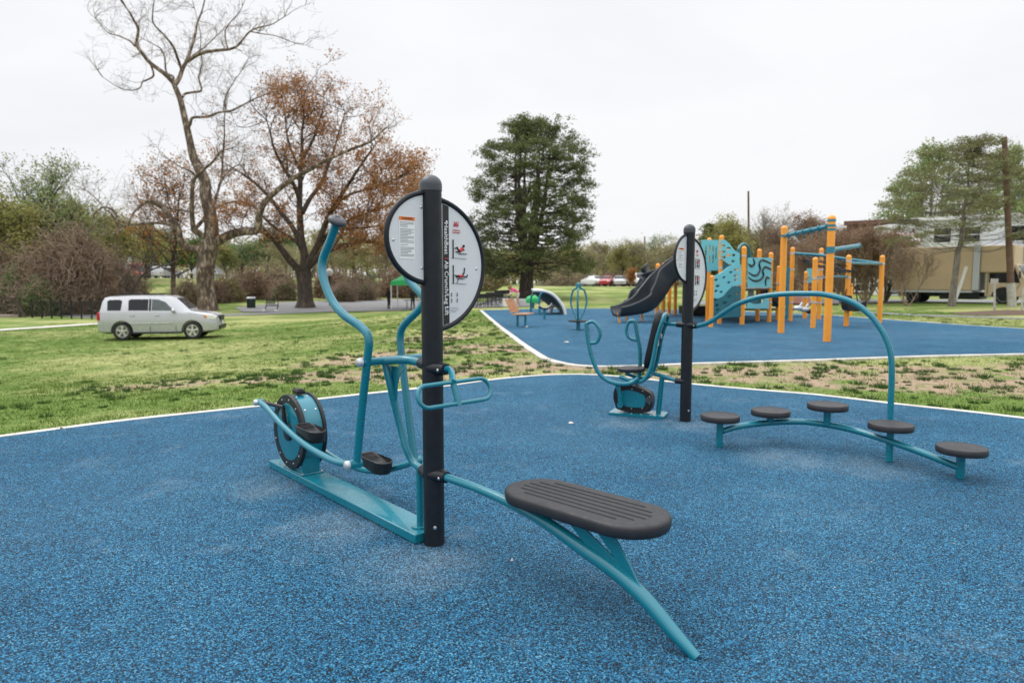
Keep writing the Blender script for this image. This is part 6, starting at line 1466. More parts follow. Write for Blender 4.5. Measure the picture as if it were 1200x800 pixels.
def tree_thing(name, label, base, lines, C, lsize, bark, leaf, rg, group=None, asp=0.6, crown='crown', up=0.0, cat='tree'):
    o = thing(name, label, cat, base, 0, group); b_ = np.array(base)
    V, Fq_ = fast_tubes([(np.asarray(l[0])-b_, l[1], l[2], l[3]) for l in lines]); me = np_mesh('trunk', V, Fq_, M[bark], True); link('trunk', me, o)
    if C is not None and len(C):
        V, Fq_ = leaf_cards(np.asarray(C)-b_, lsize, rg, asp, up); link(crown, np_mesh(crown, V, Fq_, M[leaf]), o)
    return o

# ---- the big sycamore: every main limb laid out as it grows, with its own reach towards and away from the path
DS = 54.0
def limb(pxs, r0, r1, dd=0.0, sides=9, D=DS):
    n = len(pxs); v = [PD(x, y, D+dd*(i/(n-1))) for i, (x, y) in enumerate(pxs)]
    return (seg_pts(v, 4), r0, r1, sides)
rg = np.random.default_rng(21)
sb_ = T(243, 366); sb_.y = DS; sb_.z = H(sb_.x, sb_.y)
U = DS/F
trunk = [(243.5, 366), (243, 356), (241, 335), (241, 312), (245, 290), (248, 272), (246, 250), (241, 228), (240, 212), (232, 195), (226, 182), (223, 168), (219, 150), (215, 132), (211, 116), (206, 104), (203, 97)]
tv = [PD(x, y, DS) for x, y in trunk]; tv[0].z = sb_.z-0.2
L_ = [(seg_pts(tv, 3), np.array([15, 11, 9.8, 9.6, 10, 8.2, 7.2, 6.5, 6.2, 5.4, 4.6, 4, 3.7, 3.4, 3.1, 2.8, 2.4])*U, 0, 16)]
main = [
 ([(247, 286), (258, 281), (270, 275), (284, 271.5), (300, 270), (303, 262), (304, 250), (311, 236), (325, 223), (342, 210), (360, 200), (384, 187), (414, 174), (434, 166), (452, 150)], 6.0, 0.9, -3),
 ([(303, 268), (316, 272), (328, 280)], 3.0, 2.0, 1),
 ([(241, 293), (229, 292), (217, 290), (211, 279), (209, 268), (198, 252), (189, 242), (178, 236), (170, 237), (163, 243), (156, 250), (150, 262), (142, 270)], 4.6, 0.6, -3),
 ([(206, 268), (198, 263), (184, 261), (166, 262), (148, 264), (140, 266)], 2.6, 0.8, 2),
 ([(152, 262), (140, 258), (132, 246), (120, 243), (110, 252), (112, 262), (104, 268)], 1.6, 0.5, -1),
 ([(142, 270), (130, 250), (124, 246), (112, 232), (100, 222)], 1.3, 0.4, 1),
 ([(246, 287), (240, 279), (231, 272), (227, 269), (225, 250), (225, 232), (227, 212), (236, 201), (250, 189), (258, 178), (270, 174)], 4.0, 0.7, -3),
 ([(227, 270), (236, 260), (244, 249), (251, 236), (256, 222), (260, 205), (261, 184), (263, 160), (263, 138), (266, 118)], 2.4, 0.5, 3),
 ([(256, 218), (268, 200), (278, 194)], 1.4, 0.5, 1),
 ([(225, 249), (212, 246), (190, 243), (180, 240)], 1.6, 0.5, 2),
 ([(203, 97), (192, 86), (176, 74), (167, 63), (160, 53), (161, 44), (162, 33), (157, 24), (152, 15), (142, 0), (136, -18)], 2.6, 0.5, -2),
 ([(176, 73), (180, 88), (174, 93), (167, 96), (164, 103), (154, 106), (140, 103), (121, 91)], 1.2, 0.3, -2),
 ([(158, 54), (152, 48), (138, 42), (126, 38), (112, 22)], 1.1, 0.3, 2),
 ([(202, 97), (203, 90), (195, 85), (193, 68), (189, 58), (180, 52), (168, 46)], 1.5, 0.4, 3),
 ([(205, 99), (210, 92), (214, 81), (219, 71), (223, 60), (228, 44), (231, 28), (237, 12), (242, -10)], 2.8, 0.6, 2),
 ([(213, 82), (208, 68), (203, 55), (192, 41), (180, 28), (179, 14), (182, -6)], 1.7, 0.4, -3),
 ([(220, 72), (230, 65), (242, 61), (256, 59), (268, 58), (278, 54), (285, 46), (293, 37), (304, 32), (318, 29), (333, 20)], 2.2, 0.4, -2),
 ([(267, 58), (264, 45), (265, 33), (274, 22), (282, 12), (290, -8)], 1.0, 0.3, 2),
 ([(293, 37), (308, 40), (322, 42), (344, 50)], 0.8, 0.25, -1),
 ([(222, 68), (240, 55), (256, 40), (264, 32)], 0.9, 0.3, 2),
 ([(214, 114), (217, 110), (228, 108), (236, 106), (234, 96), (233, 90), (237, 74), (235, 58), (235, 40), (228, 10)], 1.5, 0.35, 3),
 ([(219, 152), (223, 145), (226, 138), (243, 137), (256, 132), (270, 130), (285, 123), (296, 117), (306, 113), (318, 108)], 1.9, 0.4, -2),
 ([(262, 131), (264, 115), (274, 96), (284, 82)], 0.8, 0.25, 1),
 ([(228, 205), (222, 200), (212, 196), (200, 188)], 1.3, 0.4, -2),
]
tips = []
for pxs, a, b_, dd in main:
    ln = limb(pxs, a*U, b_*U, dd); L_.append(ln); P = ln[0]; n = len(P)
    ll = np.sum(np.linalg.norm(np.diff(P, axis=0), axis=1)); k = int(ll*1.35)
    for _ in range(k):
        t = rg.uniform(0.22, 1.0); i = min(int(t*(n-1)), n-2); q = P[i]; dd_ = unit(P[i+1]-P[i])
        nd = unit(dd_*0.6+unit(rg.normal(0, 1, 3))*0.85+np.array([0, 0, 0.25]))
        sprout(L_, tips, q, nd, rg.uniform(0.7, 2.5), 0.025*rg.uniform(.6, 1.3)*(1 if a > 2 else .8), 2, rg, dict(kids={2: 4, 1: 4}, wob=0.26, up=0.05, rmin=0.0065, spread=0.8))
    for _ in range(3): sprout(L_, tips, P[-1], unit(P[-1]-P[-3])+rg.normal(0, .3, 3), rg.uniform(1.0, 2.2), 0.026, 2, rg, dict(kids={2: 4, 1: 4}, wob=0.25, up=0.04, rmin=0.0065, spread=0.8))
tree_thing('sycamore_tree', 'tall leafless sycamore with flaking pale bark behind the silver SUV', (sb_.x, sb_.y, sb_.z), L_, None, 0, 'sycbark', None, rg)

# ---- the brown leaved oak
rg = np.random.default_rng(5); DO = 57.0; U = DO/F
ob_ = at_D(358, DO); L_ = []; tips = []
tv = [PD(x, y, DO) for x, y in [(358, 364), (358, 352), (357, 335), (356, 318)]]; tv[0].z = ob_.z-0.2
L_.append((seg_pts(tv, 4), np.array([14, 9, 8.2, 9.2])*U, 0, 14))
om = [
 ([(355, 320), (347, 313), (338, 303), (330, 292), (318, 278), (308, 272), (298, 268), (284, 274), (276, 268)], 5.0, 0.8, -4),
 ([(356, 318), (357, 300), (353, 280), (352, 262), (351, 240), (352, 215), (353, 195), (354, 175), (354, 155), (356, 132), (350, 112)], 5.2, 0.6, 0),
 ([(359, 318), (364, 304), (372, 288), (380, 266), (388, 248), (398, 232), (409, 215), (420, 198), (430, 184), (441, 168)], 4.6, 0.6, -3),
 ([(362, 312), (374, 300), (390, 291), (408, 287), (424, 283), (440, 284), (456, 289), (470, 296)], 4.4, 0.7, -4),
 ([(352, 285), (344, 268), (332, 252), (318, 234), (304, 219), (290, 208), (278, 200), (262, 190)], 3.4, 0.5, 3),
 ([(354, 250), (364, 232), (376, 216), (384, 196), (392, 174), (398, 152), (404, 134)], 3.0, 0.4, 4),
 ([(352, 235), (344, 216), (332, 196), (322, 176), (316, 154), (312, 138)], 2.8, 0.4, -3),
 ([(356, 300), (348, 284), (330, 272), (312, 258), (296, 240), (280, 236), (262, 240)], 2.6, 0.4, 5),
 ([(370, 292), (384, 276), (402, 262), (424, 252), (446, 244), (466, 238), (482, 232)], 3.0, 0.4, 3),
 ([(392, 240), (410, 228), (430, 222), (452, 214), (474, 206)], 2.0, 0.3, -3),
 ([(353, 190), (364, 170), (372, 150), (378, 128), (380, 110)], 2.0, 0.3, 2),
 ([(352, 200), (342, 178), (336, 156), (334, 134), (330, 114)], 2.0, 0.3, 3),
 ([(372, 286), (392, 270), (410, 268), (436, 266), (460, 262), (484, 258)], 2.4, 0.3, -5),
]
lows = []
for pxs, a, b_, dd in om:
    ln = limb(pxs, a*U, b_*U, dd, 9, DO); L_.append(ln); P = ln[0]; n = len(P)
    ll = np.sum(np.linalg.norm(np.diff(P, axis=0), axis=1)); k = int(ll*1.5)
    for _ in range(k):
        t = rg.uniform(0.3, 1.0); i = min(int(t*(n-1)), n-2); q = P[i]; dd_ = unit(P[i+1]-P[i])
        nd = unit(dd_*0.6+unit(rg.normal(0, 1, 3))*0.9+np.array([0, 0, 0.18]))
        sprout(L_, tips, q, nd, rg.uniform(1.2, 3.1), 0.050*rg.uniform(.6, 1.2), 2, rg, dict(kids={2: 5, 1: 3}, wob=0.24, up=0.03, rmin=0.010, spread=0.8, tiplev=0))
    for _ in range(2): sprout(L_, tips, P[-1], unit(P[-1]-P[-3])+rg.normal(0, .3, 3), rg.uniform(1.0, 2.0), 0.04, 2, rg, dict(kids={2: 5, 1: 3}, wob=0.24, up=0.03, rmin=0.010, spread=0.8))
tips = np.array(tips)
# dry leaves cling in patches, denser on the right
pn = rg.uniform(0, 1, len(tips)); cx = (tips[:, 0]-ob_.x); cz = tips[:, 2]-ob_.z
def sm2(t): t = np.clip(t, 0, 1); return t*t*(3-2*t)
dens = 0.30+0.40/(1+np.exp(-(cx-0.3)/1.2))-0.35*sm2((cz-11.5)/4)*(cx > 1.5)+0.30*np.sin(tips[:, 0]*0.9+1)*np.sin(tips[:, 2]*1.1)
tk = tips[pn < dens]; C = np.repeat(tk, 14, axis=0)+rg.normal(0, 0.25, (len(tk)*14, 3))
tree_thing('oak_tree', 'broad oak still holding brown dry leaves behind the curved walker handle', (ob_.x, ob_.y, ob_.z), L_, C, 0.085, 'oakbark', 'l_brown', rg)

# ---- general makers
def skeleton_tree(name, label, base, Ht, rg, cfg, leaf, lsize, perleaf, lspread, bark, r0=None, lean=0.0, group=None, keep=1.0, stems=1, cat='tree'):
    out, tips = [], []; b_ = np.array(base); r0 = r0 or Ht*0.018
    for s in range(stems):
        d = unit(np.array([rg.normal(0, cfg.get('vase', 0.05))+lean, rg.normal(0, cfg.get('vase', 0.05)), 1.0]))
        n = 8; Ln = Ht*cfg.get('trunkf', 0.78)*rg.uniform(.85, 1.0); P = wander(b_-np.array([0, 0, .15]), d, Ln, n, rg, cfg.get('twob', 0.06), 0.04)
        out.append((P, np.linspace(r0, r0*0.22, n+1), 0, 8 if Ht > 6 else 6))
        nb = cfg.get('limbs', 16)
        for k in range(nb):
            t = cfg.get('base', 0.3)+(1-cfg.get('base', 0.3))*(k+rg.uniform())/nb; i = min(int(t*n), n-1); q = P[i]+(P[i+1]-P[i])*(t*n-i)
            a = rg.uniform(0, 2*np.pi); e = cfg.get('elev', 0.6)*(0.6+0.8*t); nd = np.array([math.cos(a), math.sin(a), e])
            Lk = Ht*cfg.get('reach', 0.36)*(1.12-0.62*t)*rg.uniform(.7, 1.15)
            sprout(out, tips, q, nd, Lk, r0*0.36*(1.1-0.6*t), cfg.get('lev', 2), rg, cfg)
    tips = np.array(tips); C = None
    if leaf:
        tips = tips[rg.uniform(0, 1, len(tips)) < keep]; C = np.repeat(tips, perleaf, axis=0); C = C+rg.normal(0, lspread, C.shape)
    return tree_thing(name, label, tuple(base), out, C, lsize, bark, leaf, rg, group, cat=cat)
def clump_tree(name, label, base, Ht, Rd, env, nst, nc, rg, leaf, bark, lsize, per, cr_, flat, r0, fork=0.2, zlo=0.12, hollow=0.45, asp=0.45, lean=0.0, bot_bias=1.0, squash=0.7, group=None):
    """stems fork low; foliage sits in many flattened sprays through the crown, each on its own branch"""
    b_ = np.array(base, float); out = []; stems = []
    fk = b_+np.array([lean*Ht*fork, 0, Ht*fork]); out.append((np.array([b_-[0, 0, .2], b_+(fk-b_)*0.25, b_+(fk-b_)*0.6, fk]), np.array([r0*1.35, r0*1.05, r0*.92, r0*.95]), 0, 14))
    for s in range(nst):
        a = 2*math.pi*(s+rg.uniform(-.25, .25))/nst; sp_r = Rd*(0.42 if nst > 1 else 0.02)*rg.uniform(.5, 1.1); tz = Ht*rg.uniform(.80, .95)
        top = b_+np.array([math.cos(a)*sp_r+lean*Ht*0.9, math.sin(a)*sp_r, tz]); mid = fk+(top-fk)*0.45+np.array([math.cos(a), math.sin(a), 0])*sp_r*0.25
        P = seg_pts([Vector(fk), Vector(mid), Vector(top)], 8)+rg.normal(0, 0.05, (17, 3)); P[0] = fk
        out.append((P, np.linspace(r0*(0.62 if nst > 1 else .95), 0.03, len(P)), 0, 9)); stems.append(P)
    allp = np.concatenate(stems); Cs = []
    hs, rs = zip(*env)
    for c in range(nc):
        f = zlo+(1-zlo)*rg.uniform()**bot_bias; R_ = Rd*np.interp(f, hs, rs); a = rg.uniform(0, 2*math.pi); rho = hollow+(1-hollow)*rg.uniform()**0.6
        if f > .85: rho = rg.uniform(.1, 1)
        p = b_+np.array([math.cos(a)*R_*rho+lean*Ht*f, math.sin(a)*R_*rho, Ht*f])
        dz = p[2]-allp[:, 2]; dist = np.linalg.norm(allp-p, axis=1)+np.where(dz < 0.12*np.abs(dist_h(allp, p)), 3.0, 0.0)
        q = allp[np.argmin(dist)]; m = (p+q)/2+np.array([0, 0, -0.10*np.linalg.norm(p-q)])+rg.normal(0, .12, 3)
        out.append((seg_pts([Vector(q), Vector(m), Vector(p)], 3), max(0.02, r0*0.10), 0.012, 4))
        od = unit(p-b_-np.array([0, 0, p[2]-b_[2]])); nl = int(per*rg.uniform(.6, 1.4)); rr_ = cr_*rg.uniform(.7, 1.3)
        # a few sub sprays make an uneven clump
        sub = p+rg.normal(0, rr_*0.55, (6, 3))*np.array([1, 1, flat*1.2]); w = sub[rg.integers(0, 6, nl)]
        Cs.append(w+rg.normal(0, rr_*0.33, (nl, 3))*np.array([1, 1, flat]))
    return tree_thing(name, label, tuple(base), out, np.concatenate(Cs), lsize, bark, leaf, rg, group, asp=asp, up=1-squash)
def dist_h(A_, p): return np.hypot(A_[:, 0]-p[0], A_[:, 1]-p[1])

# ---- the dark cedar in the middle of the picture
cb = at_D(616, 58); Hc = PD(625, 142, 58).z-cb.z
clump_tree('cedar_tree', 'large dark green cedar with several trunks standing alone in the field', (cb.x, cb.y, cb.z), Hc, 5.35,
           [(0, .5), (.10, .88), (.2, 1.0), (.36, 1.02), (.5, .96), (.65, .94), (.8, .86), (.92, .68), (1.0, .35)], 6, 400, np.random.default_rng(9), 'l_cedar', 'darkbark', 0.11, 190, 0.62, 0.52, 0.60, fork=0.17, zlo=0.13, hollow=0.56, asp=0.32, lean=0.052, bot_bias=0.95)
# ---- right hand pine and fresh green trees behind it
pb_ = at_D(1114.5, 38.5); Hp = PD(1128, 166, 38.5).z-pb_.z
clump_tree('pine_tree', 'olive green pine with flat layered boughs in front of the box truck', (pb_.x, pb_.y, pb_.z), Hp, 4.0,
           [(0, .6), (.30, .95), (.45, 1.05), (.6, 1.0), (.8, .85), (.93, .62), (1, .30)], 1, 250, np.random.default_rng(33), 'l_pine', 'greybark', 0.075, 150, 0.50, 0.28, 0.17, fork=0.3, zlo=0.38, hollow=0.25, asp=0.22, lean=0.070, bot_bias=0.9)
def fresh(label, px, D, py_top, Rm, seed, leaf='l_fresh', nc=110, base_extra=None, name='leafy_tree', per=95, ls=0.12):
    b_ = at_D(px, D); Hh = PD(px, py_top, D).z-b_.z
    return clump_tree(name, label, (b_.x, b_.y, b_.z), Hh, Rm, [(0, .4), (.25, .8), (.45, 1.0), (.7, .95), (.88, .65), (1, .2)], 5, nc, np.random.default_rng(seed), leaf, 'greybark', ls, per, 0.75, 0.75, 0.26, fork=0.22, zlo=0.28, hollow=0.3, asp=0.6)
fresh('pale fresh green tree rising behind the brick end wall and the pine', 1088, 66, 172, 3.7, 71, nc=130)
fresh('fresh green tree behind the utility pole at the white row house', 1170, 64, 178, 4.2, 72, nc=130)
fresh('light green tree behind the awning roof of the porch', 1046, 80, 214, 2.8, 73, nc=55)
fresh('green tree beyond the row house roof past the picture edge side of the pole', 1225, 60, 190, 4, 74, nc=90)

# ---- bare shrubs in front of the brick house
cfgV = dict(kids={2: 5, 1: 4}, wob=0.12, up=0.10, rmin=0.008, spread=0.5, limbs=9, base=0.25, elev=1.6, reach=0.42, vase=0.36, lev=2, trunkf=0.7)
def vase(label, px, D, pyt, seed, stems=9, leaf=None, keep=1, bark='vine', ls=0.05, per=3):
    b_ = at_D(px, D); Hh = PD(px, pyt, D).z-b_.z
    return skeleton_tree('bare_shrub', label, (b_.x, b_.y, b_.z), Hh, np.random.default_rng(seed), cfgV, leaf, ls, per, 0.12, bark, 0.045, stems=stems, keep=keep, cat='shrub')
vase('brown vase shaped bare shrub right in front of the truck cargo box', 1063, 40, 276, 41, 5)
vase('dense dark brown bare shrub against the brick house', 1014, 44, 262, 42, 15, leaf='l_red', keep=.8, per=4)
vase('dark brown bare shrub between the last orange posts and the porch', 1036, 46, 268, 43, 13, leaf='l_red', keep=.8, per=4)
vase('brown shrub seen between the net posts', 985, 46, 262, 44, 13, leaf='l_red', keep=.8, per=4)
vase('brown shrub behind the low peach panel of the net climber', 958, 50, 272, 45, 12, leaf='l_red', keep=.8, per=4)

# ---- background trees: a few kinds, each copied and scaled
cfgA = dict(kids={2: 6, 1: 4}, wob=0.2, up=0.08, rmin=0.010, spread=0.7, limbs=20, base=0.22, elev=0.8, reach=0.34, lev=2)
cfgB = dict(kids={2: 6, 1: 5}, wob=0.2, up=0.10, rmin=0.009, spread=0.7, limbs=22, base=0.25, elev=1.3, reach=0.32, lev=2)
KIND = {}
def proto(kind, seed, cfg, leaf, ls, per, spr, bark, keep, name, Ht=10.0):
    KIND.setdefault(kind, []).append((cfg, leaf, ls, per, spr, bark, keep, name, Ht, seed, [None]))
for s in (1, 2, 3):
    proto('yellow', 100+s, cfgA, 'l_yellow', 0.10, 10, 0.30, 'darkbark', 0.95, 'budding_tree')
    proto('fresh', 110+s, cfgA, 'l_fresh', 0.08, 5, 0.28, 'darkbark', 0.55, 'budding_tree')
    proto('dull', 120+s, cfgA, 'l_dull', 0.10, 9, 0.30, 'greybark', 0.95, 'leafless_tree')
    proto('red', 130+s, cfgB, 'l_red', 0.08, 6, 0.26, 'greybark', 0.75, 'leafless_tree')
    proto('bare', 140+s, cfgB, 'l_dull', 0.05, 2, 0.2, 'greybark', 0.6, 'leafless_tree')
    proto('green', 150+s, cfgA, 'l_green', 0.12, 12, 0.35, 'darkbark', 1.0, 'leafy_tree')
    proto('brown', 160+s, cfgA, 'l_brown', 0.075, 7, 0.24, 'oakbark', 0.55, 'oak_tree')
def plant(kind, v, px, D, pyt, label, wx=1.0, group='trees along the edge of the park'):
    cfg, leaf, ls, per, spr, bark, keep, name, Ht, seed, cache = KIND[kind][v % 3]; b_ = at_D(px, D)
    z = (PD(px, pyt, D).z-b_.z)/Ht/0.97
    if cache[0] is None:
        cache[0] = skeleton_tree(name, label, (0, 0, 0), Ht, np.random.default_rng(seed), cfg, leaf, ls, per, spr, bark, None, keep=keep, group=group); o = cache[0]
    else: o = copy_tree(cache[0], label=label, group=group)
    rz = (px*7.13) % 6.28
    o.location = b_; o.rotation_euler = (0, 0, rz); o.scale = (z*wx, z*wx, z); return o
plan_ = [
 ('fresh', 0, 28, 62, 184, 'sparse fresh green tree at the picture edge above the footbridge', 1.2), ('fresh', 1, 62, 66, 176, 'tall thin budding tree above the brown vine tangle', 0.9), ('yellow', 0, 8, 60, 226, 'yellow green tree behind the footbridge railing', 1.3),
 ('fresh', 2, 88, 74, 206, 'fine branched green tree between the vine tangle and sycamore limb tips', 1.1), ('yellow', 1, 58, 70, 232, 'yellow green tree low behind the thin budding tree', 1.5), ('yellow', 2, 112, 82, 240, 'yellow green tree beside the far street lamp', 1.5),
 ('yellow', 0, 142, 86, 250, 'round yellow green tree under the sycamore limb tips', 1.6), ('dull', 1, 30, 68, 235, 'dull olive tree behind the fence end', 1.4), ('yellow', 2, 172, 92, 262, 'small yellow green tree above the red car on the far street', 1.4),
 ('green', 0, 205, 125, 268, 'dark green tree beyond the far street sign', 1.5), ('green', 1, 226, 128, 272, 'dark green tree beyond the small far house', 1.6), ('green', 2, 262, 124, 276, 'green tree seen under the long pale sycamore limb', 1.6),
 ('fresh', 0, 285, 112, 276, 'light green tree between sycamore and oak trunks', 1.6), ('green', 0, 312, 116, 268, 'mid green tree behind the litter bin and bench', 1.7), ('dull', 2, 335, 104, 278, 'dull olive tree just left of the oak trunk', 1.5),
 ('brown', 0, 205, 66, 170, 'smaller brown leaved oak behind the sycamore', 0.95), ('yellow', 1, 268, 110, 284, 'yellow green tree low beside the sycamore trunk', 1.5),
 ('dull', 0, 392, 88, 268, 'dull olive tree behind the globe lamp', 1.5), ('yellow', 0, 418, 92, 276, 'yellow green tree between oak trunk and canopy tent', 1.5), ('red', 0, 448, 84, 258, 'reddish brown tree behind the canopy tent', 1.2), ('dull', 1, 474, 88, 262, 'dull tree behind the round sign', 1.4),
 ('green', 1, 436, 80, 318, 'dark small evergreen at the wood edge by the tent', 0.9), ('dull', 2, 512, 96, 286, 'olive tree hidden by the charcoal post', 1.4), ('yellow', 1, 540, 104, 284, 'yellow green tree between the sign and the cedar', 1.5), ('dull', 0, 566, 108, 288, 'hazy olive tree left under the cedar crown', 1.5),
 ('yellow', 2, 592, 112, 290, 'yellow green tree behind the cedar trunk', 1.6), ('dull', 1, 640, 110, 288, 'olive tree right behind the cedar trunk', 1.5), ('yellow', 0, 664, 112, 286, 'yellow green tree under the right side of the cedar', 1.5), ('dull', 2, 688, 108, 284, 'hazy olive tree just right of the cedar crown', 1.3),
 ('dull', 0, 708, 112, 281, 'hazy thin tree behind the red parked car', 1.2), ('yellow', 1, 728, 106, 284, 'yellow green tree behind the orange sapling', 1.3), ('dull', 1, 744, 108, 278, 'hazy tree beside the thin distant pole', 1.2), ('fresh', 1, 764, 114, 272, 'pale green tree above the second slide', 1.3), ('dull', 2, 782, 106, 276, 'olive tree above the top of the slides', 1.3),
 ('yellow', 2, 862, 78, 246, 'yellow green tree behind the swirl panel', 1.15), ('yellow', 0, 842, 88, 258, 'yellow green tree behind the slotted aqua panel', 1.2), ('bare', 0, 893, 82, 232, 'tall pale leafless tree behind the overhead ladder', 0.9), ('bare', 1, 912, 86, 240, 'leafless tree just left of the reddish tree', 1.0), ('dull', 1, 880, 84, 262, 'olive tree low behind the grab hoop', 1.4),
 ('red', 1, 940, 74, 246, 'reddish brown tree behind the ringed overhead bar', 1.2), ('red', 2, 962, 78, 252, 'reddish brown tree behind the tallest orange post', 1.2), ('red', 0, 918, 76, 264, 'reddish brown tree between the bare trees and ladder posts', 1.4), ('red', 1, 985, 82, 262, 'reddish brown tree above the brick house roof', 1.3), ('red', 2, 900, 66, 284, 'low brown tree behind the orange post row', 1.5),
 ('fresh', 2, 1012, 92, 250, 'small pale green tree above the brick house', 1.2), ('dull', 0, 812, 98, 284, 'olive tree behind the second charcoal post', 1.4),
]
for k_, v_, px, D, pyt, lb, wx in plan_: plant(k_, v_, px, D, pyt, lb, wx)
# narrow conifer
b_ = at_D(829, 84); Hh = PD(829, 263, 84).z-b_.z
clump_tree('conifer_tree', 'small dark pointed conifer top behind the sign on the second post', tuple(b_), Hh, 2.1, [(0, 1), (.3, .9), (.6, .62), (.85, .28), (1, .04)], 1, 130, np.random.default_rng(77), 'l_cedar', 'darkbark', 0.13, 90, 0.5, 0.35, 0.16, fork=0.1, zlo=0.1, hollow=0.2)
# staked orange sapling and its mulch
b_ = at_D(738.5, 84); Hh = PD(738, 310, 84).z-b_.z
skeleton_tree('young_tree', 'small orange leaved sapling in the field in front of the parked cars', tuple(b_), Hh, np.random.default_rng(61), dict(cfgB, limbs=10, reach=.25), 'l_brown', 0.07, 8, 0.16, 'greybark', 0.05)
# pink blossom by the far street
b_ = at_D(165, 112); Hh = PD(0, 309, 112).z-b_.z
skeleton_tree('blossom_tree', 'low pink blossoming tree behind the red car on the far street', tuple(b_), Hh, np.random.default_rng(62), cfgA, 'l_pinkb', 0.14, 12, 0.3, 'darkbark', 0.1)
# dark crooked tree behind the SUV
rg = np.random.default_rng(14); L_ = []; tips = []; D_ = 47.0; U = D_/F
for pxs, a, c_, dd in (([(150, 349), (154, 342), (160, 333), (165, 325), (170, 320), (178, 316), (188, 312), (200, 309), (214, 300)], 2.0, .4, 2), ([(153, 347), (158, 341), (165, 340.5), (171, 345), (174, 350)], 1.0, .4, -1), ([(165, 324), (164, 316), (169, 306), (172, 296)], 1.0, .3, 1), ([(170, 320), (176, 309), (186, 300), (190, 290)], 1.0, .3, -2), ([(151, 348), (146, 340), (147, 328)], .8, .3, 1)):
    ln = limb(pxs, a*U, c_*U, dd, 7, D_); L_.append(ln)
    for _ in range(9): i = rg.integers(2, len(ln[0])-1); sprout(L_, tips, ln[0][i], unit(rg.normal(0, 1, 3)+[0, 0, .6]), rg.uniform(.8, 2.0), 0.025, 1, rg, dict(kids={1: 5}, rmin=.009, spread=.8))
q_ = at_D(151, 47); tree_thing('crooked_tree', 'low crooked dark leafless tree behind the SUV roof', tuple(q_), L_, None, 0, 'darkbark', None, rg)

# ---- tangles of dry vines and brush
def tangle(name, label, px0, px1, pyt, D, seed, nst=1500, leaf='l_dull', nleaf=2500, bark='vine', lsize=0.07, r=0.016, group='brush along the wood edge'):
    rg = np.random.default_rng(seed); a, c = at_D(px0, D), at_D(px1, D); cx_ = (a.x+c.x)/2; w = abs(c.x-a.x)/2; zb_ = H(cx_, D); Hh = PD(600, pyt, D).z-zb_; dp = w*0.7
    out = []; lob = rg.uniform(0, 6.28, 4)
    def surf(th, ph): 
        k = 1+0.13*math.sin(3*th+lob[0])+0.10*math.sin(5*th+2*ph+lob[1])+0.08*math.sin(7*ph+lob[2])
        return np.array([cx_+w*k*math.cos(th)*math.sin(ph), D+dp*k*math.sin(th)*math.sin(ph), zb_+Hh*k*max(0.0, math.cos(ph))])
    for i in range(nst):
        th, ph = rg.uniform(0, 6.28), math.acos(rg.uniform(0, 1)); p = surf(th, ph); q = np.array([cx_, D, zb_]); p = q+(p-q)*rg.uniform(.55, 1.0)
        if i % 3 == 0:  # hanging stem
            e = p+np.array([rg.normal(0, .5), rg.normal(0, .5), -rg.uniform(.8, 2.4)]); e[2] = max(e[2], zb_); m = (p+e)/2+rg.normal(0, .25, 3)
        else:
            d = unit(rg.normal(0, 1, 3)*[1, 1, .8]); e = p+d*rg.uniform(.8, 2.2); m = (p+e)/2+rg.normal(0, .3, 3)+[0, 0, .25]; e[2] = max(e[2], zb_)
        out.append((seg_pts([Vector(p), Vector(m), Vector(e)], 3), r*rg.uniform(.6, 1.8), r*.4, 3))
    C = []
    for i in range(nleaf):
        p = surf(rg.uniform(0, 6.28), math.acos(rg.uniform(0, 1))); q = np.array([cx_, D, zb_]); C.append(q+(p-q)*rg.uniform(.35, 1.0))
    C = np.array(C)+rg.normal(0, .15, (nleaf, 3))
    return tree_thing(name, label, (cx_, D, zb_), out, C, lsize, bark, leaf, rg, group, crown='foliage', cat='bush')
tangle('vine_tangle', 'tall mound of brown tangled vines behind the black fence', 36, 140, 272, 50, 1, 5200, 'l_red', 12000, r=0.02, lsize=0.08)
tangle('vine_tangle', 'smaller brown vine mound at the far end of the black fence', 108, 158, 300, 54, 2, 2200, 'l_red', 4000, lsize=.08)
tangle('green_bush', 'dark green bush behind the footbridge end', -5, 48, 318, 49, 3, 700, 'l_green', 9000, lsize=.08)
tangle('green_bush', 'green bush at the foot of the brown vine mound', 20, 75, 330, 47.5, 4, 500, 'l_green', 6000, lsize=.08)
tangle('vine_tangle', 'brown brush past the footbridge at the picture edge', -50, 18, 285, 56, 5, 2600, 'l_red', 5000)
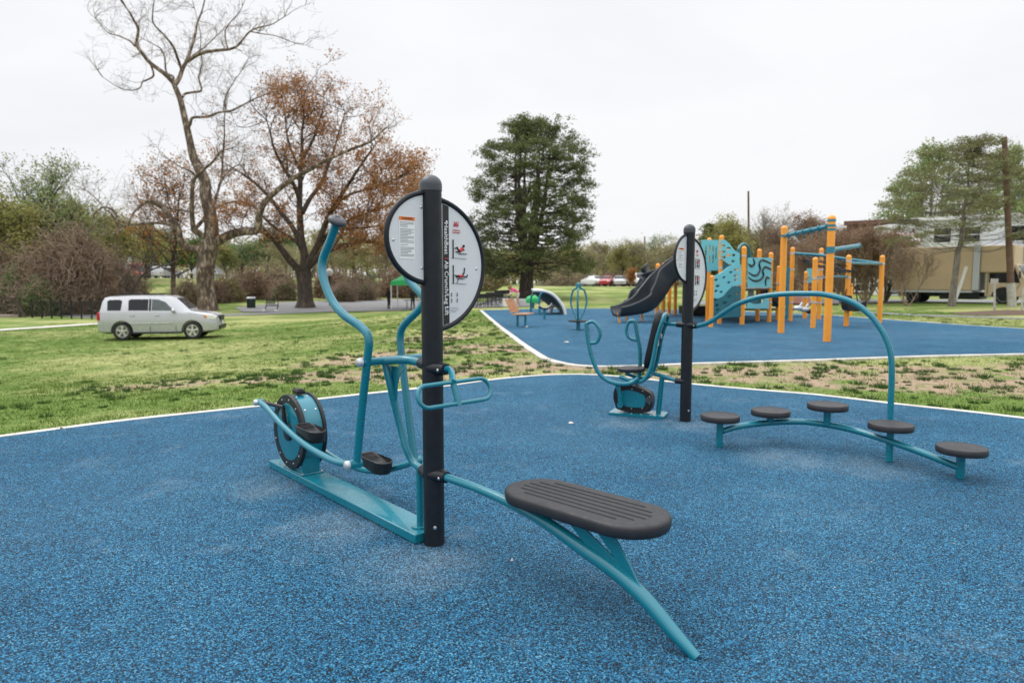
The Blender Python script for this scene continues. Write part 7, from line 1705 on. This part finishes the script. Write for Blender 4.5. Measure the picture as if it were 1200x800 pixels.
for i, (a, c, t_, D, lf, lb) in enumerate(((206, 236, 332, 60, 'l_dull', 'low brush just left of the sycamore trunk'), (250, 286, 328, 66, 'l_yellow', 'yellow green brush behind the litter bin'), (268, 320, 318, 70, 'l_red', 'brown brush mound behind the park bench'), (300, 350, 310, 74, 'l_dull', 'tall dull brush left of the oak trunk'), (322, 345, 334, 68, 'l_green', 'small green bush between bench and oak'), (366, 410, 316, 72, 'l_red', 'brown brush behind the globe lamp'), (396, 440, 322, 70, 'l_dull', 'dull brush right of the globe lamp'), (418, 436, 338, 68, 'l_green', 'small green bush left of the canopy tent'), (440, 500, 312, 74, 'l_red', 'brown brush behind the canopy tent'), (392, 412, 340, 66, 'l_green', 'small green bush at the plaza edge below the oak limb'),
                                      (500, 560, 318, 92, 'l_yellow', 'olive brush behind the charcoal post'), (560, 600, 320, 98, 'l_yellow', 'hazy yellow green brush left of the cedar trunk'), (630, 690, 320, 100, 'l_dull', 'hazy olive brush right of the cedar trunk'), (690, 745, 322, 104, 'l_red', 'hazy brown brush behind the red parked car'), (745, 800, 320, 104, 'l_dull', 'hazy olive brush behind the slides'), (800, 870, 312, 96, 'l_red', 'brown brush behind the climbing wall'), (870, 950, 322, 74, 'l_red', 'dark brown brush behind the orange post row'), (940, 1000, 330, 68, 'l_red', 'dark brown brush beside the brick house'), (236, 262, 334, 64, 'l_red', 'brown brush behind the sycamore foot'), (130, 176, 322, 62, 'l_dull', 'thin dull brush under the far street lamp'))):
    tangle('brush_mound' if lf != 'l_green' else 'green_bush', lb, a, c, t_, D, 20+i, 900, lf, 3800, lsize=0.09+0.0006*D)
# ---- far woods closing the view: one countless mass
rg = np.random.default_rng(3); out = []; C = []
for i in range(1850):
    an = rg.uniform(-0.95, 1.12); x_ = math.tan(an); D = rg.uniform(128, 190)
    if x_ < -0.33 and x_ > -0.60: D = rg.uniform(150, 200)
    X_ = x_*D; z_ = H(X_, D); Hh = rg.uniform(5.5, 8.5)*(1.25 if x_ < -0.1 else 1.0)*(1.15 if x_ > 0.25 else 1)
    if i % 2 == 0: out.append((wander([X_, D, z_], [0, 0, 1], Hh, 5, rg, .08, 0), 0.16, 0.03, 4))
    n = 46; q = np.array([X_, D, z_+Hh*0.58])+rg.normal(0, 1, (n, 3))*[1.7, 1.7, Hh*0.24]; C.append(q)
V, Fq_ = fast_tubes(out); V2, F2 = leaf_cards(np.concatenate(C), 0.36, rg, 0.7)
me = bpy.data.meshes.new('woods'); Va = np.concatenate([V, V2]); Fa = np.concatenate([Fq_, F2+len(V)])
me = np_mesh('woods', Va, Fa, M['darkbark']); me.materials.append(M['l_dull']); me.materials.append(M['l_yellow']); mi = np.zeros(len(Fa), dtype=np.int32); mi[len(Fq_):] = 1+(np.repeat(np.arange(len(F2)//46+1), 46)[:len(F2)] % 3 == 0); me.polygons.foreach_set('material_index', mi)
o = link('woods', me); o['kind'] = 'stuff'

# ---------------------------------------------------------------- light, sky, camera
merge_small({'bolt_heads', 'screw_heads', 'housing_bolts', 'small_icons', 'heading_mark', 'small_print'})
for o in bpy.data.objects:
    if '_o' in o: del o['_o']
W = bpy.data.worlds.new("World"); SC.world = W; W.use_nodes = True
nt = W.node_tree; bg = nt.nodes['Background']
SUN_EL, SUN_AZ = R(58), R(-60)
tc = nt.nodes.new('ShaderNodeTexCoord'); sp = nt.nodes.new('ShaderNodeSeparateXYZ'); L(nt, tc.outputs['Generated'], sp.inputs[0])
sky = nt.nodes.new('ShaderNodeTexSky'); sky.sky_type = 'NISHITA'; sky.sun_disc = False; sky.sun_elevation = SUN_EL; sky.sun_rotation = SUN_AZ
# a closed cloud layer, brighter towards the zenith as overcast skies are
lum = ramp(nt, sp.outputs['Z'], [(p_, tuple(q/30 for q in c_)) for p_, c_ in [(0.0, (8.5, 8.5, 8.6)), (0.40, (8.9, 8.92, 9.05)), (0.62, (16.0, 16.1, 16.4)), (1.0, (SKYZ, SKYZ, SKYZ*1.01))]])
l30 = nt.nodes.new('ShaderNodeVectorMath'); l30.operation = 'SCALE'; l30.inputs['Scale'].default_value = 30.0; L(nt, lum.outputs[0], l30.inputs[0])
mp = nt.nodes.new('ShaderNodeMapping'); mp.inputs['Scale'].default_value = (1, 1, 3.0); L(nt, tc.outputs['Generated'], mp.inputs[0])
cl = noise(nt, mp.outputs[0], 1.3, 5, 0.55, 0.3); cr = ramp(nt, cl, [(0.30, (0.90, 0.915, 0.95)), (0.62, (1.03, 1.03, 1.03))])
cloud = mixc(nt, 1.0, l30.outputs[0], cr.outputs[0], 'MULTIPLY')
L(nt, mixc(nt, 0.96, sky.outputs[0], cloud), bg.inputs[0]); bg.inputs[1].default_value = 0.10
sun = bpy.data.lights.new('sun', 'SUN'); sun.energy = 1.2; sun.angle = R(25); sun.color = (1.0, 0.97, 0.93)
so = bpy.data.objects.new('sun', sun); COL.objects.link(so)
dirv = Vector((math.sin(SUN_AZ)*math.cos(SUN_EL), math.cos(SUN_AZ)*math.cos(SUN_EL), math.sin(SUN_EL)))
so.rotation_euler = dirv.to_track_quat('Z', 'Y').to_euler(); so.location = (0, 0, 60)
cam = bpy.data.cameras.new('camera'); cam.lens = 24; cam.sensor_width = 36; cam.clip_start = 0.05; cam.clip_end = 3000
co_ = bpy.data.objects.new('camera', cam); COL.objects.link(co_); co_.location = CAM; co_.rotation_euler = (R(90)-PITCH, 0, 0)
cam.dof.use_dof = True; cam.dof.focus_distance = 4.6; cam.dof.aperture_fstop = 2.2
SC.camera = co_
SC.render.engine = 'CYCLES'; SC.cycles.use_denoising = True
try: SC.cycles.denoiser = 'OPENIMAGEDENOISE'
except Exception: pass
SC.cycles.max_bounces = 5; SC.cycles.diffuse_bounces = 3; SC.cycles.glossy_bounces = 3; SC.cycles.transmission_bounces = 3
SC.cycles.caustics_reflective = False; SC.cycles.caustics_refractive = False
SC.view_settings.view_transform = 'Standard'; SC.view_settings.look = 'None'; SC.view_settings.exposure = 0.14; SC.view_settings.gamma = 1.0
